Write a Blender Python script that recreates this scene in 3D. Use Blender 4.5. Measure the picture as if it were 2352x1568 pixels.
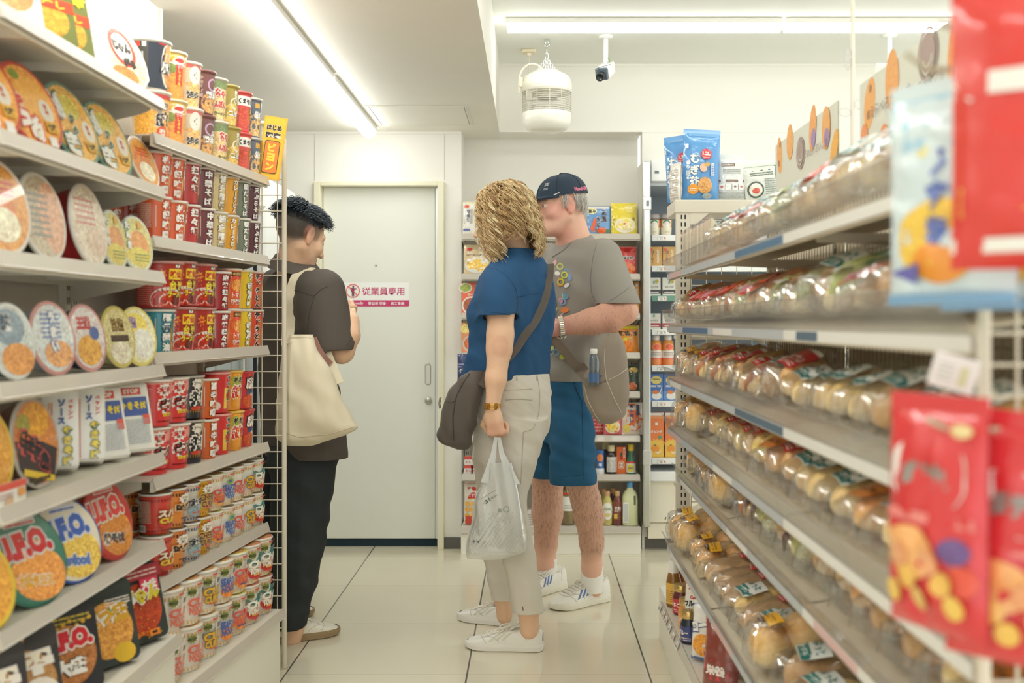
import bpy,math,random
import numpy as np
from mathutils import Vector,Matrix,Euler
for _o in list(bpy.data.objects):
 bpy.data.objects.remove(_o)
SC = bpy.context.scene
COL = SC.collection
R = math.radians
# ---------------------------------------------------------------- camera, world, exposure
F,VX,VY,H = 2475.0,1221.0,740.0,1.2     # focal length in pixels, vanishing point, eye height
cam_data = bpy.data.cameras.new('camera')
cam = bpy.data.objects.new('camera',cam_data)
COL.objects.link(cam)
cam.location = (0,0,H)
cam.rotation_euler = (R(90),0,0)
cam_data.sensor_width = 36.0
cam_data.lens = 36.0*F/2352
cam_data.shift_x = (1176 - VX)/2352
cam_data.shift_y = (VY - 784)/2352
cam_data.clip_start = 0.02
cam_data.dof.use_dof = True
cam_data.dof.focus_distance = 4.1
cam_data.dof.aperture_fstop = 3.0
SC.camera = cam
world = bpy.data.worlds.new('world')
SC.world = world
world.use_nodes = True
_bg = world.node_tree.nodes['Background']
_bg.inputs[0].default_value = (0.985,1.0,0.965,1)
_bg.inputs[1].default_value = 1.1
SC.view_settings.view_transform = 'Standard'
SC.view_settings.look = 'None'
SC.view_settings.exposure = 0.52
SC.view_settings.gamma = 1.0
SC.view_settings.use_curve_mapping = False
SC.cycles.transparent_max_bounces = 24
SC.cycles.max_bounces = 9
SC.cycles.diffuse_bounces = 5
SC.cycles.glossy_bounces = 3
SC.cycles.transmission_bounces = 6
SC.cycles.sample_clamp_indirect = 6.0
SC.cycles.caustics_reflective = False
SC.cycles.caustics_refractive = False
LAMP = 13.0                                     # emission of the ceiling tubes
def P(x,y,Y):
 """photo pixel and distance -> point"""
 return Vector(((x - VX)*Y/F,Y,H - (y - VY)*Y/F))
# ---------------------------------------------------------------- colours and materials
def lin(c):
 return c/12.92 if c <= 0.04045 else ((c + 0.055)/1.055) ** 2.4
def hx(s,a=1.0):
 s = s.lstrip('#')
 return tuple(lin(int(s[i:i + 2],16)/255) for i in (0,2,4)) + (a,)
MATS = {}
def mat(name,col=None,rough=0.5,metal=0.0,spec=0.5,emit=0.0,bump=0.0,bscale=200.0,var=0.0,vscale=8.0,
  sheen=0.0,coat=0.0,sss=0.0,trans=0.0,alpha=1.0):
 if name in MATS:
  return MATS[name]
 m = bpy.data.materials.new(name)
 m.use_nodes = True
 nt = m.node_tree
 b = nt.nodes['Principled BSDF']
 if isinstance(col,str):
  col = hx(col)
 b.inputs['Base Color'].default_value = col
 b.inputs['Roughness'].default_value = rough
 b.inputs['Metallic'].default_value = metal
 b.inputs['Specular IOR Level'].default_value = spec
 b.inputs['Coat Weight'].default_value = coat
 b.inputs['Sheen Weight'].default_value = sheen
 b.inputs['Transmission Weight'].default_value = trans
 b.inputs['Alpha'].default_value = alpha
 if sss:
  b.inputs['Subsurface Weight'].default_value = sss
  b.inputs['Subsurface Radius'].default_value = (0.012,0.005,0.003)
  b.inputs['Subsurface Scale'].default_value = 0.6
 if emit:
  b.inputs['Emission Color'].default_value = col
  b.inputs['Emission Strength'].default_value = emit
 if var or bump:
  tc = nt.nodes.new('ShaderNodeTexCoord')
 if var:
  n = nt.nodes.new('ShaderNodeTexNoise')
  n.inputs['Scale'].default_value = vscale
  n.inputs['Detail'].default_value = 4
  nt.links.new(tc.outputs['Object'],n.inputs['Vector'])
  mr = nt.nodes.new('ShaderNodeMapRange')
  mr.inputs['To Min'].default_value = 1 - var
  mr.inputs['To Max'].default_value = 1 + var
  nt.links.new(n.outputs['Fac'],mr.inputs['Value'])
  mx = nt.nodes.new('ShaderNodeVectorMath')
  mx.operation = 'SCALE'
  mx.inputs[0].default_value = col[:3]
  nt.links.new(mr.outputs[0],mx.inputs['Scale'])
  nt.links.new(mx.outputs[0],b.inputs['Base Color'])
 if bump:
  n2 = nt.nodes.new('ShaderNodeTexNoise')
  n2.inputs['Scale'].default_value = bscale
  n2.inputs['Detail'].default_value = 3
  nt.links.new(tc.outputs['Object'],n2.inputs['Vector'])
  bp = nt.nodes.new('ShaderNodeBump')
  bp.inputs['Strength'].default_value = bump
  bp.inputs['Distance'].default_value = 0.002
  nt.links.new(n2.outputs['Fac'],bp.inputs['Height'])
  nt.links.new(bp.outputs[0],b.inputs['Normal'])
 MATS[name] = m
 return m
def attr_mat(name,rough,coat=0.0,mott=True,spec=0.5,bump=0.0,metal=0.0,scale=95.0,sss=0.0):
 """printed / dyed surface: colour from the mesh's own colour attribute; where its alpha is below 1 it is a food picture,
 mottled by noise"""
 m = bpy.data.materials.new(name)
 m.use_nodes = True
 nt = m.node_tree
 b = nt.nodes['Principled BSDF']
 at = nt.nodes.new('ShaderNodeAttribute')
 at.attribute_name = 'Col'
 b.inputs['Roughness'].default_value = rough
 b.inputs['Specular IOR Level'].default_value = spec
 b.inputs['Coat Weight'].default_value = coat
 b.inputs['Metallic'].default_value = metal
 if sss:
  b.inputs['Subsurface Weight'].default_value = sss
  b.inputs['Subsurface Radius'].default_value = (0.012,0.006,0.003)
  b.inputs['Subsurface Scale'].default_value = 0.5
 tc = nt.nodes.new('ShaderNodeTexCoord')
 out = at.outputs['Color']
 if mott:
  n = nt.nodes.new('ShaderNodeTexNoise')
  n.inputs['Scale'].default_value = scale
  n.inputs['Detail'].default_value = 3
  n.inputs['Distortion'].default_value = 1.6
  nt.links.new(tc.outputs['Object'],n.inputs['Vector'])
  cr = nt.nodes.new('ShaderNodeValToRGB')
  e = cr.color_ramp.elements
  e[0].position,e[0].color = 0.30,(0.70,0.54,0.42,1)
  e[1].position,e[1].color = 0.72,(1.75,1.8,1.75,1)
  k = cr.color_ramp.elements.new(0.45)
  k.color = (0.98,0.93,0.84,1)
  k = cr.color_ramp.elements.new(0.58)
  k.color = (1.2,1.3,1.15,1)
  nt.links.new(n.outputs['Fac'],cr.inputs[0])
  mul = nt.nodes.new('ShaderNodeMix')
  mul.data_type = 'RGBA'
  mul.blend_type = 'MULTIPLY'
  iv = nt.nodes.new('ShaderNodeMath')
  iv.operation = 'SUBTRACT'
  iv.inputs[0].default_value = 1.0
  nt.links.new(at.outputs['Alpha'],iv.inputs[1])
  nt.links.new(iv.outputs[0],mul.inputs[0])
  nt.links.new(out,mul.inputs[6])
  nt.links.new(cr.outputs[0],mul.inputs[7])
  out = mul.outputs[2]
 nt.links.new(out,b.inputs['Base Color'])
 if bump:
  n2 = nt.nodes.new('ShaderNodeTexNoise')
  n2.inputs['Scale'].default_value = 90
  nt.links.new(tc.outputs['Object'],n2.inputs['Vector'])
  bp = nt.nodes.new('ShaderNodeBump')
  bp.inputs['Strength'].default_value = bump
  bp.inputs['Distance'].default_value = 0.003
  nt.links.new(n2.outputs['Fac'],bp.inputs['Height'])
  nt.links.new(bp.outputs[0],b.inputs['Normal'])
 MATS[name] = m
 return m
def clear_mat(name,tint=(1,1,1),gloss=0.12,rough=0.06,milk=0.0,milkcol=(0.9,0.9,0.88),bump=0.0,bscale=40.0,k=1.2):
 """thin clear plastic: see-through with highlights, optionally a little milky"""
 m = bpy.data.materials.new(name)
 m.use_nodes = True
 nt = m.node_tree
 nt.nodes.clear()
 o = nt.nodes.new('ShaderNodeOutputMaterial')
 tr = nt.nodes.new('ShaderNodeBsdfTransparent')
 tr.inputs[0].default_value = (*tint,1)
 gl = nt.nodes.new('ShaderNodeBsdfGlossy')
 gl.inputs['Roughness'].default_value = rough
 fr = nt.nodes.new('ShaderNodeFresnel')
 fr.inputs[0].default_value = 1.45
 ad = nt.nodes.new('ShaderNodeMath')
 ad.operation = 'MULTIPLY_ADD'
 ad.use_clamp = True
 ad.inputs[1].default_value = k
 ad.inputs[2].default_value = gloss*0.4
 nt.links.new(fr.outputs[0],ad.inputs[0])
 mx = nt.nodes.new('ShaderNodeMixShader')
 nt.links.new(ad.outputs[0],mx.inputs[0])
 base = tr.outputs[0]
 if milk:
  df = nt.nodes.new('ShaderNodeBsdfDiffuse')
  df.inputs[0].default_value = (*milkcol,1)
  tl = nt.nodes.new('ShaderNodeBsdfTranslucent')
  tl.inputs[0].default_value = (*milkcol,1)
  m1 = nt.nodes.new('ShaderNodeMixShader')
  m1.inputs[0].default_value = 0.4
  nt.links.new(df.outputs[0],m1.inputs[1])
  nt.links.new(tl.outputs[0],m1.inputs[2])
  m0 = nt.nodes.new('ShaderNodeMixShader')
  m0.inputs[0].default_value = milk
  nt.links.new(tr.outputs[0],m0.inputs[1])
  nt.links.new(m1.outputs[0],m0.inputs[2])
  base = m0.outputs[0]
 nt.links.new(base,mx.inputs[1])
 nt.links.new(gl.outputs[0],mx.inputs[2])
 nt.links.new(mx.outputs[0],o.inputs[0])
 if bump:
  tc = nt.nodes.new('ShaderNodeTexCoord')
  n2 = nt.nodes.new('ShaderNodeTexNoise')
  n2.inputs['Scale'].default_value = bscale
  n2.inputs['Detail'].default_value = 2
  nt.links.new(tc.outputs['Object'],n2.inputs['Vector'])
  bp = nt.nodes.new('ShaderNodeBump')
  bp.inputs['Strength'].default_value = bump
  bp.inputs['Distance'].default_value = 0.01
  nt.links.new(n2.outputs['Fac'],bp.inputs['Height'])
  nt.links.new(bp.outputs[0],gl.inputs['Normal'])
  nt.links.new(bp.outputs[0],fr.inputs['Normal'])
 MATS[name] = m
 return m
attr_mat('printed_gloss',0.32,coat=0.35)
attr_mat('printed_film',0.22,coat=0.6,bump=0.25)
attr_mat('printed_paper',0.6)
attr_mat('baked_crust',0.42,bump=0.3,scale=22.0)
attr_mat('dyed_cloth',0.85,mott=False,spec=0.2)
attr_mat('skin',0.5,mott=True,spec=0.35,scale=140.0)
clear_mat('wrapper_film',gloss=0.05,rough=0.09,bump=0.35,bscale=38.0,milk=0.02,k=0.4)
clear_mat('clear_plastic',tint=(0.975,0.975,0.98),gloss=0.05,rough=0.1,milk=0.04,k=0.3)
clear_mat('clear_bottle',tint=(0.93,0.96,0.97),gloss=0.25,rough=0.05)
PRINT,FILM,PAPER,CRUST,CLOTH,SKIN = (MATS[k] for k in ('printed_gloss','printed_film','printed_paper','baked_crust','dyed_cloth','skin'))
WHITE_PANEL = mat('white_painted_panel','efede2',0.45,var=0.02,vscale=3)
WALL_M = mat('cream_wall_panel','f0eee6',0.6,bump=0.05,bscale=60,var=0.02,vscale=2)
CEIL_M = mat('ceiling_board','ece9df',0.8,bump=0.12,bscale=150,var=0.02,vscale=5)
CEIL_W = mat('white_ceiling_board','eef0ea',0.8,bump=0.12,bscale=150,var=0.02,vscale=5)
DOOR_M = mat('pale_door_skin','e8e9e0',0.4,var=0.015,vscale=2)
JAMB_M = mat('cream_door_frame','ebe6cc',0.4,var=0.015,vscale=3)
SHELF_M = mat('cream_shelf_steel','ded9cb',0.4,var=0.02,vscale=5)
SHELF_D = mat('grey_shelf_steel','cfc9bb',0.42,var=0.02,vscale=5)
DARKHOLE = mat('dark_slot','2a2e2c',0.8)
STEEL = mat('brushed_steel','d8d9d4',0.22,metal=1.0,bump=0.03,bscale=300)
CHROME = mat('chrome','dfe2e2',0.08,metal=1.0)
WIRE_M = mat('cream_wire','ded6c2',0.4)
TUBE_W = mat('tube_diffuser_soft',(0.985,1.0,0.97,1),0.4,emit=LAMP*0.62)
TUBE_E = mat('tube_diffuser',(0.985,1.0,0.97,1),0.4,emit=LAMP)
BLACK_P = mat('black_plastic','25292c',0.4)
WHITE_P = mat('white_plastic','f1f0ea',0.35)
# ---------------------------------------------------------------- mesh builder
class MB:
 def __init__(self):
  self.V,self.Fs,self.C,self.MI,self.S = [],[],[],[],[]
  self.xf = None
 def add(self,verts,faces,col=(1,1,1,1),mi=0,smooth=False):
  b = len(self.V)
  if self.xf is not None:
   verts = [self.xf @ Vector(v) for v in verts]
  self.V.extend(tuple(v) for v in verts)
  per = isinstance(col,list)
  for k,f in enumerate(faces):
   self.Fs.append(tuple(b + i for i in f))
   self.C.append(col[k] if per else col)
   self.MI.append(mi)
   self.S.append(smooth)
  return self
 def box(self,x0,y0,z0,x1,y1,z1,col=(1,1,1,1),mi=0,bev=0.0):
  x0,x1 = min(x0,x1),max(x0,x1)
  y0,y1 = min(y0,y1),max(y0,y1)
  z0,z1 = min(z0,z1),max(z0,z1)
  if not bev:
   v = [(x,y,z) for z in (z0,z1) for y in (y0,y1) for x in (x0,x1)]
   f = [(0,2,3,1),(4,5,7,6),(0,1,5,4),(2,6,7,3),(0,4,6,2),(1,3,7,5)]
   return self.add(v,f,col,mi)
  b = min(bev,(x1 - x0)/2.01,(y1 - y0)/2.01,(z1 - z0)/2.01)
  v,idx = [],{}
  for sx in (0,1):
   for sy in (0,1):
    for sz in (0,1):
     X,Y,Z = (x0,x1)[sx],(y0,y1)[sy],(z0,z1)[sz]
     dx,dy,dz = (b if not s else -b for s in (sx,sy,sz))
     for a,p in enumerate(((X,Y + dy,Z + dz),(X + dx,Y,Z + dz),(X + dx,Y + dy,Z))):
      idx[sx,sy,sz,a] = len(v)
      v.append(p)
  I = lambda sx,sy,sz,a: idx[sx,sy,sz,a]
  f = []
  for s in (0,1):
   f.append([I(s,0,0,0),I(s,1,0,0),I(s,1,1,0),I(s,0,1,0)][::1 if s else -1])
   f.append([I(0,s,0,1),I(1,s,0,1),I(1,s,1,1),I(0,s,1,1)][::-1 if s else 1])
   f.append([I(0,0,s,2),I(1,0,s,2),I(1,1,s,2),I(0,1,s,2)][::1 if s else -1])
  for s in (0,1):
   for t in (0,1):
    f.append([I(0,s,t,1),I(1,s,t,1),I(1,s,t,2),I(0,s,t,2)])
    f.append([I(s,0,t,0),I(s,1,t,0),I(s,1,t,2),I(s,0,t,2)])
    f.append([I(s,t,0,0),I(s,t,1,0),I(s,t,1,1),I(s,t,0,1)])
  for k in range(8):
   s = (k & 1,k >> 1 & 1,k >> 2 & 1)
   f.append([I(*s,0),I(*s,1),I(*s,2)])
  return self.add(v,f,col,mi)
 def grid(self,pts,col=(1,1,1,1),mi=0,smooth=True,close_u=False,close_v=False,flip=False):
  """pts[i][j] -> quads"""
  n,m = len(pts),len(pts[0])
  v = [p for row in pts for p in row]
  f,c = [],[]
  cl = isinstance(col,list)
  for i in range(n if close_u else n - 1):
   for j in range(m if close_v else m - 1):
    a,b = i*m + j,i*m + (j + 1) % m
    d,e = ((i + 1) % n)*m + j,((i + 1) % n)*m + (j + 1) % m
    f.append((a,d,e,b) if flip else (a,b,e,d))
    if cl:
     c.append(col[i])
  return self.add(v,f,c if cl else col,mi,smooth)
 def lathe(self,prof,n=32,col=(1,1,1,1),mi=0,smooth=True,cap=(True,True),ox=0,oy=0,oz=0,flute=0.0,nfl=24):
  """prof: (r, z) from the bottom up; col may be a list per segment"""
  rows = []
  for r,z in prof:
   rows.append([(ox + r*(1 + flute*math.cos(nfl*2*math.pi*k/n))*math.cos(2*math.pi*k/n),
      oy + r*(1 + flute*math.cos(nfl*2*math.pi*k/n))*math.sin(2*math.pi*k/n),oz + z) for k in range(n)])
  self.grid(rows,col,mi,smooth,close_v=True)
  c0 = col[0] if isinstance(col,list) else col
  c1 = col[-1] if isinstance(col,list) else col
  if cap[0] and prof[0][0] > 1e-6:
   self.add(rows[0],[tuple(range(n))[::-1]],c0,mi,False)
  if cap[1] and prof[-1][0] > 1e-6:
   self.add(rows[-1],[tuple(range(n))],c1,mi,False)
  return self
 def tube(self,path,r,n=8,col=(1,1,1,1),mi=0,closed=False,smooth=True,flat=None):
  """a rod along path; r a number or a list; flat=(w, t, up) makes a strap"""
  pts = [Vector(p) for p in path]
  N = len(pts)
  rows = []
  up = None
  for i,p in enumerate(pts):
   a = pts[(i - 1) % N] if closed or i > 0 else p
   b = pts[(i + 1) % N] if closed or i < N - 1 else p
   t = (b - a)
   t = t.normalized() if t.length > 1e-9 else Vector((0,0,1))
   if up is None:
    up = Vector((0,0,1)) if abs(t.z) < 0.9 else Vector((1,0,0))
   s = t.cross(up).normalized()
   up = s.cross(t).normalized()
   rr = r[i] if isinstance(r,(list,tuple)) else r
   rows.append([p + s*(rr*math.cos(2*math.pi*k/n)) + up*(rr*math.sin(2*math.pi*k/n)) for k in range(n)])
  self.grid(rows,col,mi,smooth,close_u=closed,close_v=True)
  if not closed:
   self.add(rows[0],[tuple(range(n))],col,mi,False)
   self.add(rows[-1],[tuple(range(n))[::-1]],col,mi,False)
  return self
 def strap(self,path,ups,w,t=0.002,col=(1,1,1,1),mi=0):
  """a flat band: ups are the outward normals"""
  pts = [Vector(p) for p in path]
  N = len(pts)
  rows = []
  for i,p in enumerate(pts):
   tt = (pts[min(i + 1,N - 1)] - pts[max(i - 1,0)]).normalized()
   u = Vector(ups[i] if isinstance(ups,list) else ups).normalized()
   s = tt.cross(u).normalized()
   u = s.cross(tt).normalized()
   ww = (w[i] if isinstance(w,list) else w)/2
   rows.append([p + s*ww + u*t,p - s*ww + u*t,p - s*ww - u*t,p + s*ww - u*t])
  self.grid(rows,col,mi,False,close_v=True)
  self.add(rows[0],[(0,1,2,3)],col,mi)
  self.add(rows[-1],[(3,2,1,0)],col,mi)
  return self
 def ball(self,c,r,n=16,m=10,col=(1,1,1,1),mi=0,rot=None):
  rx,ry,rz = r if isinstance(r,(tuple,list)) else (r,r,r)
  rows = []
  for i in range(m + 1):
   a = -math.pi/2 + math.pi*i/m
   row = []
   for k in range(n):
    b = 2*math.pi*k/n
    p = Vector((rx*math.cos(a)*math.cos(b),ry*math.cos(a)*math.sin(b),rz*math.sin(a)))
    if rot is not None:
     p = rot @ p
    row.append(Vector(c) + p)
   rows.append(row)
  return self.grid(rows,col,mi,True,close_v=True)
 def mesh(self,name,mats):
  me = bpy.data.meshes.new(name)
  me.from_pydata(self.V,[],self.Fs)
  for m in (mats if isinstance(mats,(list,tuple)) else [mats]):
   me.materials.append(m)
  n = len(self.Fs)
  if n:
   me.polygons.foreach_set('material_index',self.MI)
   me.polygons.foreach_set('use_smooth',self.S)
   cnt = np.array([len(f) for f in self.Fs])
   cols = np.repeat(np.array(self.C,dtype=np.float32).reshape(n,4),cnt,axis=0)
   at = me.color_attributes.new('Col','FLOAT_COLOR','CORNER')
   at.data.foreach_set('color',cols.ravel())
  me.update()
  return me
 def build(self,name,mats,parent=None,**kw):
  return link(name,self.mesh(name,mats),parent,**kw)
def link(name,me,parent=None,loc=None,rot=None):
 o = bpy.data.objects.new(name,me)
 COL.objects.link(o)
 if parent is not None:
  o.parent = parent
 if loc is not None:
  o.location = loc
 if rot is not None:
  o.rotation_euler = rot
 return o
LABELS = {}
def tag(o,label,cat,group=None,kind=None):
 o['label'] = label
 o['category'] = cat
 if group:
  o['group'] = group
 if kind:
  o['kind'] = kind
 if label in LABELS and not group:
  print('SAME LABEL',label)
 LABELS[label] = 1
 n = len(label.replace('-',' ').split())
 if n < 4 or len(label.split()) > 16:
  print('LABEL LENGTH',len(label.split()),label)
 return o
def thing(name,label,cat,loc=(0,0,0),rot=(0,0,0),group=None):
 o = bpy.data.objects.new(name,None)
 COL.objects.link(o)
 o.empty_display_size = 0.05
 o.location = loc
 o.rotation_euler = rot
 return tag(o,label,cat,group)
def struct(o):
 o['kind'] = 'structure'
 return o
ORD = ['first','second','third','fourth','fifth','sixth','seventh','eighth','ninth','tenth','eleventh','twelfth',
 'thirteenth','fourteenth','fifteenth','sixteenth','seventeenth','eighteenth','nineteenth','twentieth','twenty-first','twenty-second','twenty-third','twenty-fourth']
class Proto:
 """a kind of thing: parts (name, mesh, local matrix, sub-parts)"""
 def __init__(self,name,cat):
  self.name,self.cat,self.parts = name,cat,[]
 def part(self,name,mb,mats,subs=()):
  self.parts.append((name,mb.mesh(name,mats),[(n,b.mesh(n,m)) for n,b,m in subs]))
  return self
 def spawn(self,label,loc,rot=(0,0,0),group=None,scale=1.0):
  t = thing(self.name,label,self.cat,loc,rot,group)
  if scale != 1.0:
   t.scale = (scale,)*3 if not isinstance(scale,(tuple,list)) else scale
  for n,me,subs in self.parts:
   o = link(n,me,t)
   for n2,m2 in subs:
    link(n2,m2,o)
  return t
# ---------------------------------------------------------------- lettering and artwork
_TX = {}
def text2d(s,bold=0.0):
 """outline of a line of writing: (verts, faces) in a box 0..w x 0..h, h about 1"""
 key = (s,bold)
 if key in _TX:
  return _TX[key]
 c = bpy.data.curves.new('lettering','FONT')
 c.body = s
 c.resolution_u = 1 if max(map(ord,s)) > 0x2fff else 2
 c.offset = bold
 o = bpy.data.objects.new('lettering',c)
 COL.objects.link(o)
 ev = o.evaluated_get(bpy.context.evaluated_depsgraph_get())
 m = ev.to_mesh()
 v = [(p.co.x,p.co.y) for p in m.vertices]
 f = [tuple(p.vertices) for p in m.polygons]
 ev.to_mesh_clear()
 bpy.data.objects.remove(o)
 bpy.data.curves.remove(c)
 x0,y0 = min(p[0] for p in v),min(p[1] for p in v)
 x1,y1 = max(p[0] for p in v),max(p[1] for p in v)
 v = [(p[0] - x0,p[1] - y0) for p in v]
 _TX[key] = (v,f,x1 - x0,y1 - y0)
 return _TX[key]
class Art:
 """flat artwork: shapes in metres, laid one above another"""
 def __init__(self):
  self.items = []
  self.k = 0
 def shape(self,v,f,col):
  self.k += 1
  self.items.append((v,f,hx(col) if isinstance(col,str) else col,self.k))
  return self
 def rect(self,x0,y0,x1,y1,col,a=1.0,n=6,m=2):
  if isinstance(col,str):
   col = hx(col,a)
  v = [(x0 + (x1 - x0)*i/n,y0 + (y1 - y0)*j/m) for j in range(m + 1) for i in range(n + 1)]
  f = [(j*(n + 1) + i,j*(n + 1) + i + 1,(j + 1)*(n + 1) + i + 1,(j + 1)*(n + 1) + i) for j in range(m) for i in range(n)]
  return self.shape(v,f,col)
 def ell(self,cx,cy,rx,ry,col,a=1.0,n=24,rings=2,rot=0.0):
  if isinstance(col,str):
   col = hx(col,a)
  ca,sa = math.cos(rot),math.sin(rot)
  v,f = [(cx,cy)],[]
  for r in range(1,rings + 1):
   for k in range(n):
    x,y = rx*r/rings*math.cos(2*math.pi*k/n),ry*r/rings*math.sin(2*math.pi*k/n)
    v.append((cx + x*ca - y*sa,cy + x*sa + y*ca))
  for k in range(n):
   f.append((0,1 + k,1 + (k + 1) % n))
  for r in range(1,rings):
   b0,b1 = 1 + (r - 1)*n,1 + r*n
   for k in range(n):
    f.append((b0 + k,b1 + k,b1 + (k + 1) % n,b0 + (k + 1) % n))
  return self.shape(v,f,col)
 def ring(self,cx,cy,r0,r1,col,n=24,a0=0.0,a1=2*math.pi,sq=1.0):
  v,f = [],[]
  for k in range(n + 1):
   t = a0 + (a1 - a0)*k/n
   v += [(cx + r0*math.cos(t),cy + r0*sq*math.sin(t)),(cx + r1*math.cos(t),cy + r1*sq*math.sin(t))]
  for k in range(n):
   f.append((2*k,2*k + 1,2*k + 3,2*k + 2))
  return self.shape(v,f,hx(col) if isinstance(col,str) else col)
 def star(self,cx,cy,r0,r1,n,col,sq=1.0):
  v = [(cx,cy)]
  for k in range(2*n):
   r = r1 if k % 2 else r0
   v.append((cx + r*math.cos(math.pi*k/n),cy + sq*r*math.sin(math.pi*k/n)))
  f = [(0,1 + k,1 + (k + 1) % (2*n)) for k in range(2*n)]
  return self.shape(v,f,hx(col) if isinstance(col,str) else col)
 def poly(self,pts,col,a=1.0):
  return self.shape(list(pts),[tuple(range(len(pts)))],hx(col,a) if isinstance(col,str) else col)
 def txt(self,s,cx,cy,h=None,w=None,col='222222',bold=0.0,edge=None,ew=0.035,rot=0.0,shear=0.0):
  """one line centred at cx, cy; fits height h and/or width w"""
  for b,c in (((bold + ew,edge),) if edge else ()) + ((bold,col),):
   v,f,tw,th = text2d(s,b)
   _,_,w0,h0 = text2d(s,bold)
   sy = (h/h0) if h else (w/w0)
   sx = (w/w0) if w else sy
   ca,sa = math.cos(rot),math.sin(rot)
   q = []
   for x,y in v:
    X,Y = (x - tw/2)*sx,(y - th/2)*sy
    X += shear*Y
    q.append((cx + X*ca - Y*sa,cy + X*sa + Y*ca))
   self.shape(q,f,c)
  return self
 def vtxt(self,s,cx,top,size,col='222222',bold=0.0,edge=None,ew=0.05,pitch=1.08,wide=1.0):
  """upright column of characters"""
  for b,c in (((bold + ew,edge),) if edge else ()) + ((bold,col),):
   for i,ch in enumerate(s):
    if ch == 'ー':
     ch = '丨'
    v,f,tw,th = text2d(ch,b)
    _,_,w0,h0 = text2d(ch,bold)
    k = size*0.93/max(w0,h0,0.62)
    y = top - size*pitch*i - size/2
    self.shape([(cx + (p[0] - tw/2)*k*wide,y + (p[1] - th/2)*k) for p in v],f,c)
  return self
 def lines(self,x0,y0,x1,y1,n,col,fill=0.45,ragged=True,seed=1):
  """small print"""
  rg = random.Random(seed)
  v,f = [],[]
  dy = (y1 - y0)/n
  for i in range(n):
   x = x0
   while x < x1:
    w = min((x1 - x0)*rg.uniform(0.08,0.3),x1 - x)
    y = y0 + dy*i
    b = len(v)
    v += [(x,y),(x + w,y),(x + w,y + dy*fill),(x,y + dy*fill)]
    f.append((b,b + 1,b + 2,b + 3))
    x += w + (x1 - x0)*0.02
  return self.shape(v,f,hx(col) if isinstance(col,str) else col)
 def barcode(self,x0,y0,x1,y1,seed=1):
  self.rect(x0,y0,x1,y1,'f2f2ee',n=2,m=1)
  rg = random.Random(seed)
  v,f,x = [],[],x0 + (x1 - x0)*0.06
  while x < x1 - (x1 - x0)*0.08:
   w = (x1 - x0)*rg.choice((0.012,0.02,0.035))
   b = len(v)
   v += [(x,y0 + (y1 - y0)*0.15),(x + w,y0 + (y1 - y0)*0.15),(x + w,y1 - (y1 - y0)*0.1),(x,y1 - (y1 - y0)*0.1)]
   f.append((b,b + 1,b + 2,b + 3))
   x += w + (x1 - x0)*rg.choice((0.015,0.03,0.04))
  return self.shape(v,f,hx('3a3a3a'))
 def onto(self,mb,fn,mi=0,smooth=True):
  """fn(u, v, layer) -> point"""
  for v,f,c,k in self.items:
   mb.add([fn(p[0],p[1],k) for p in v],f,c,mi,smooth)
  return mb
def face_map(origin,ux,uy,lift=0.0003):
 o,ux,uy = Vector(origin),Vector(ux).normalized(),Vector(uy).normalized()
 n = ux.cross(uy)
 return lambda u,v,k: o + ux*u + uy*v + n*(lift*(k + 1))
def decal(name,art,origin,ux,uy,mats=None,parent=None):
 mb = MB()
 art.onto(mb,face_map(origin,ux,uy),smooth=False)
 return mb.build(name,mats or PRINT,parent)
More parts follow.
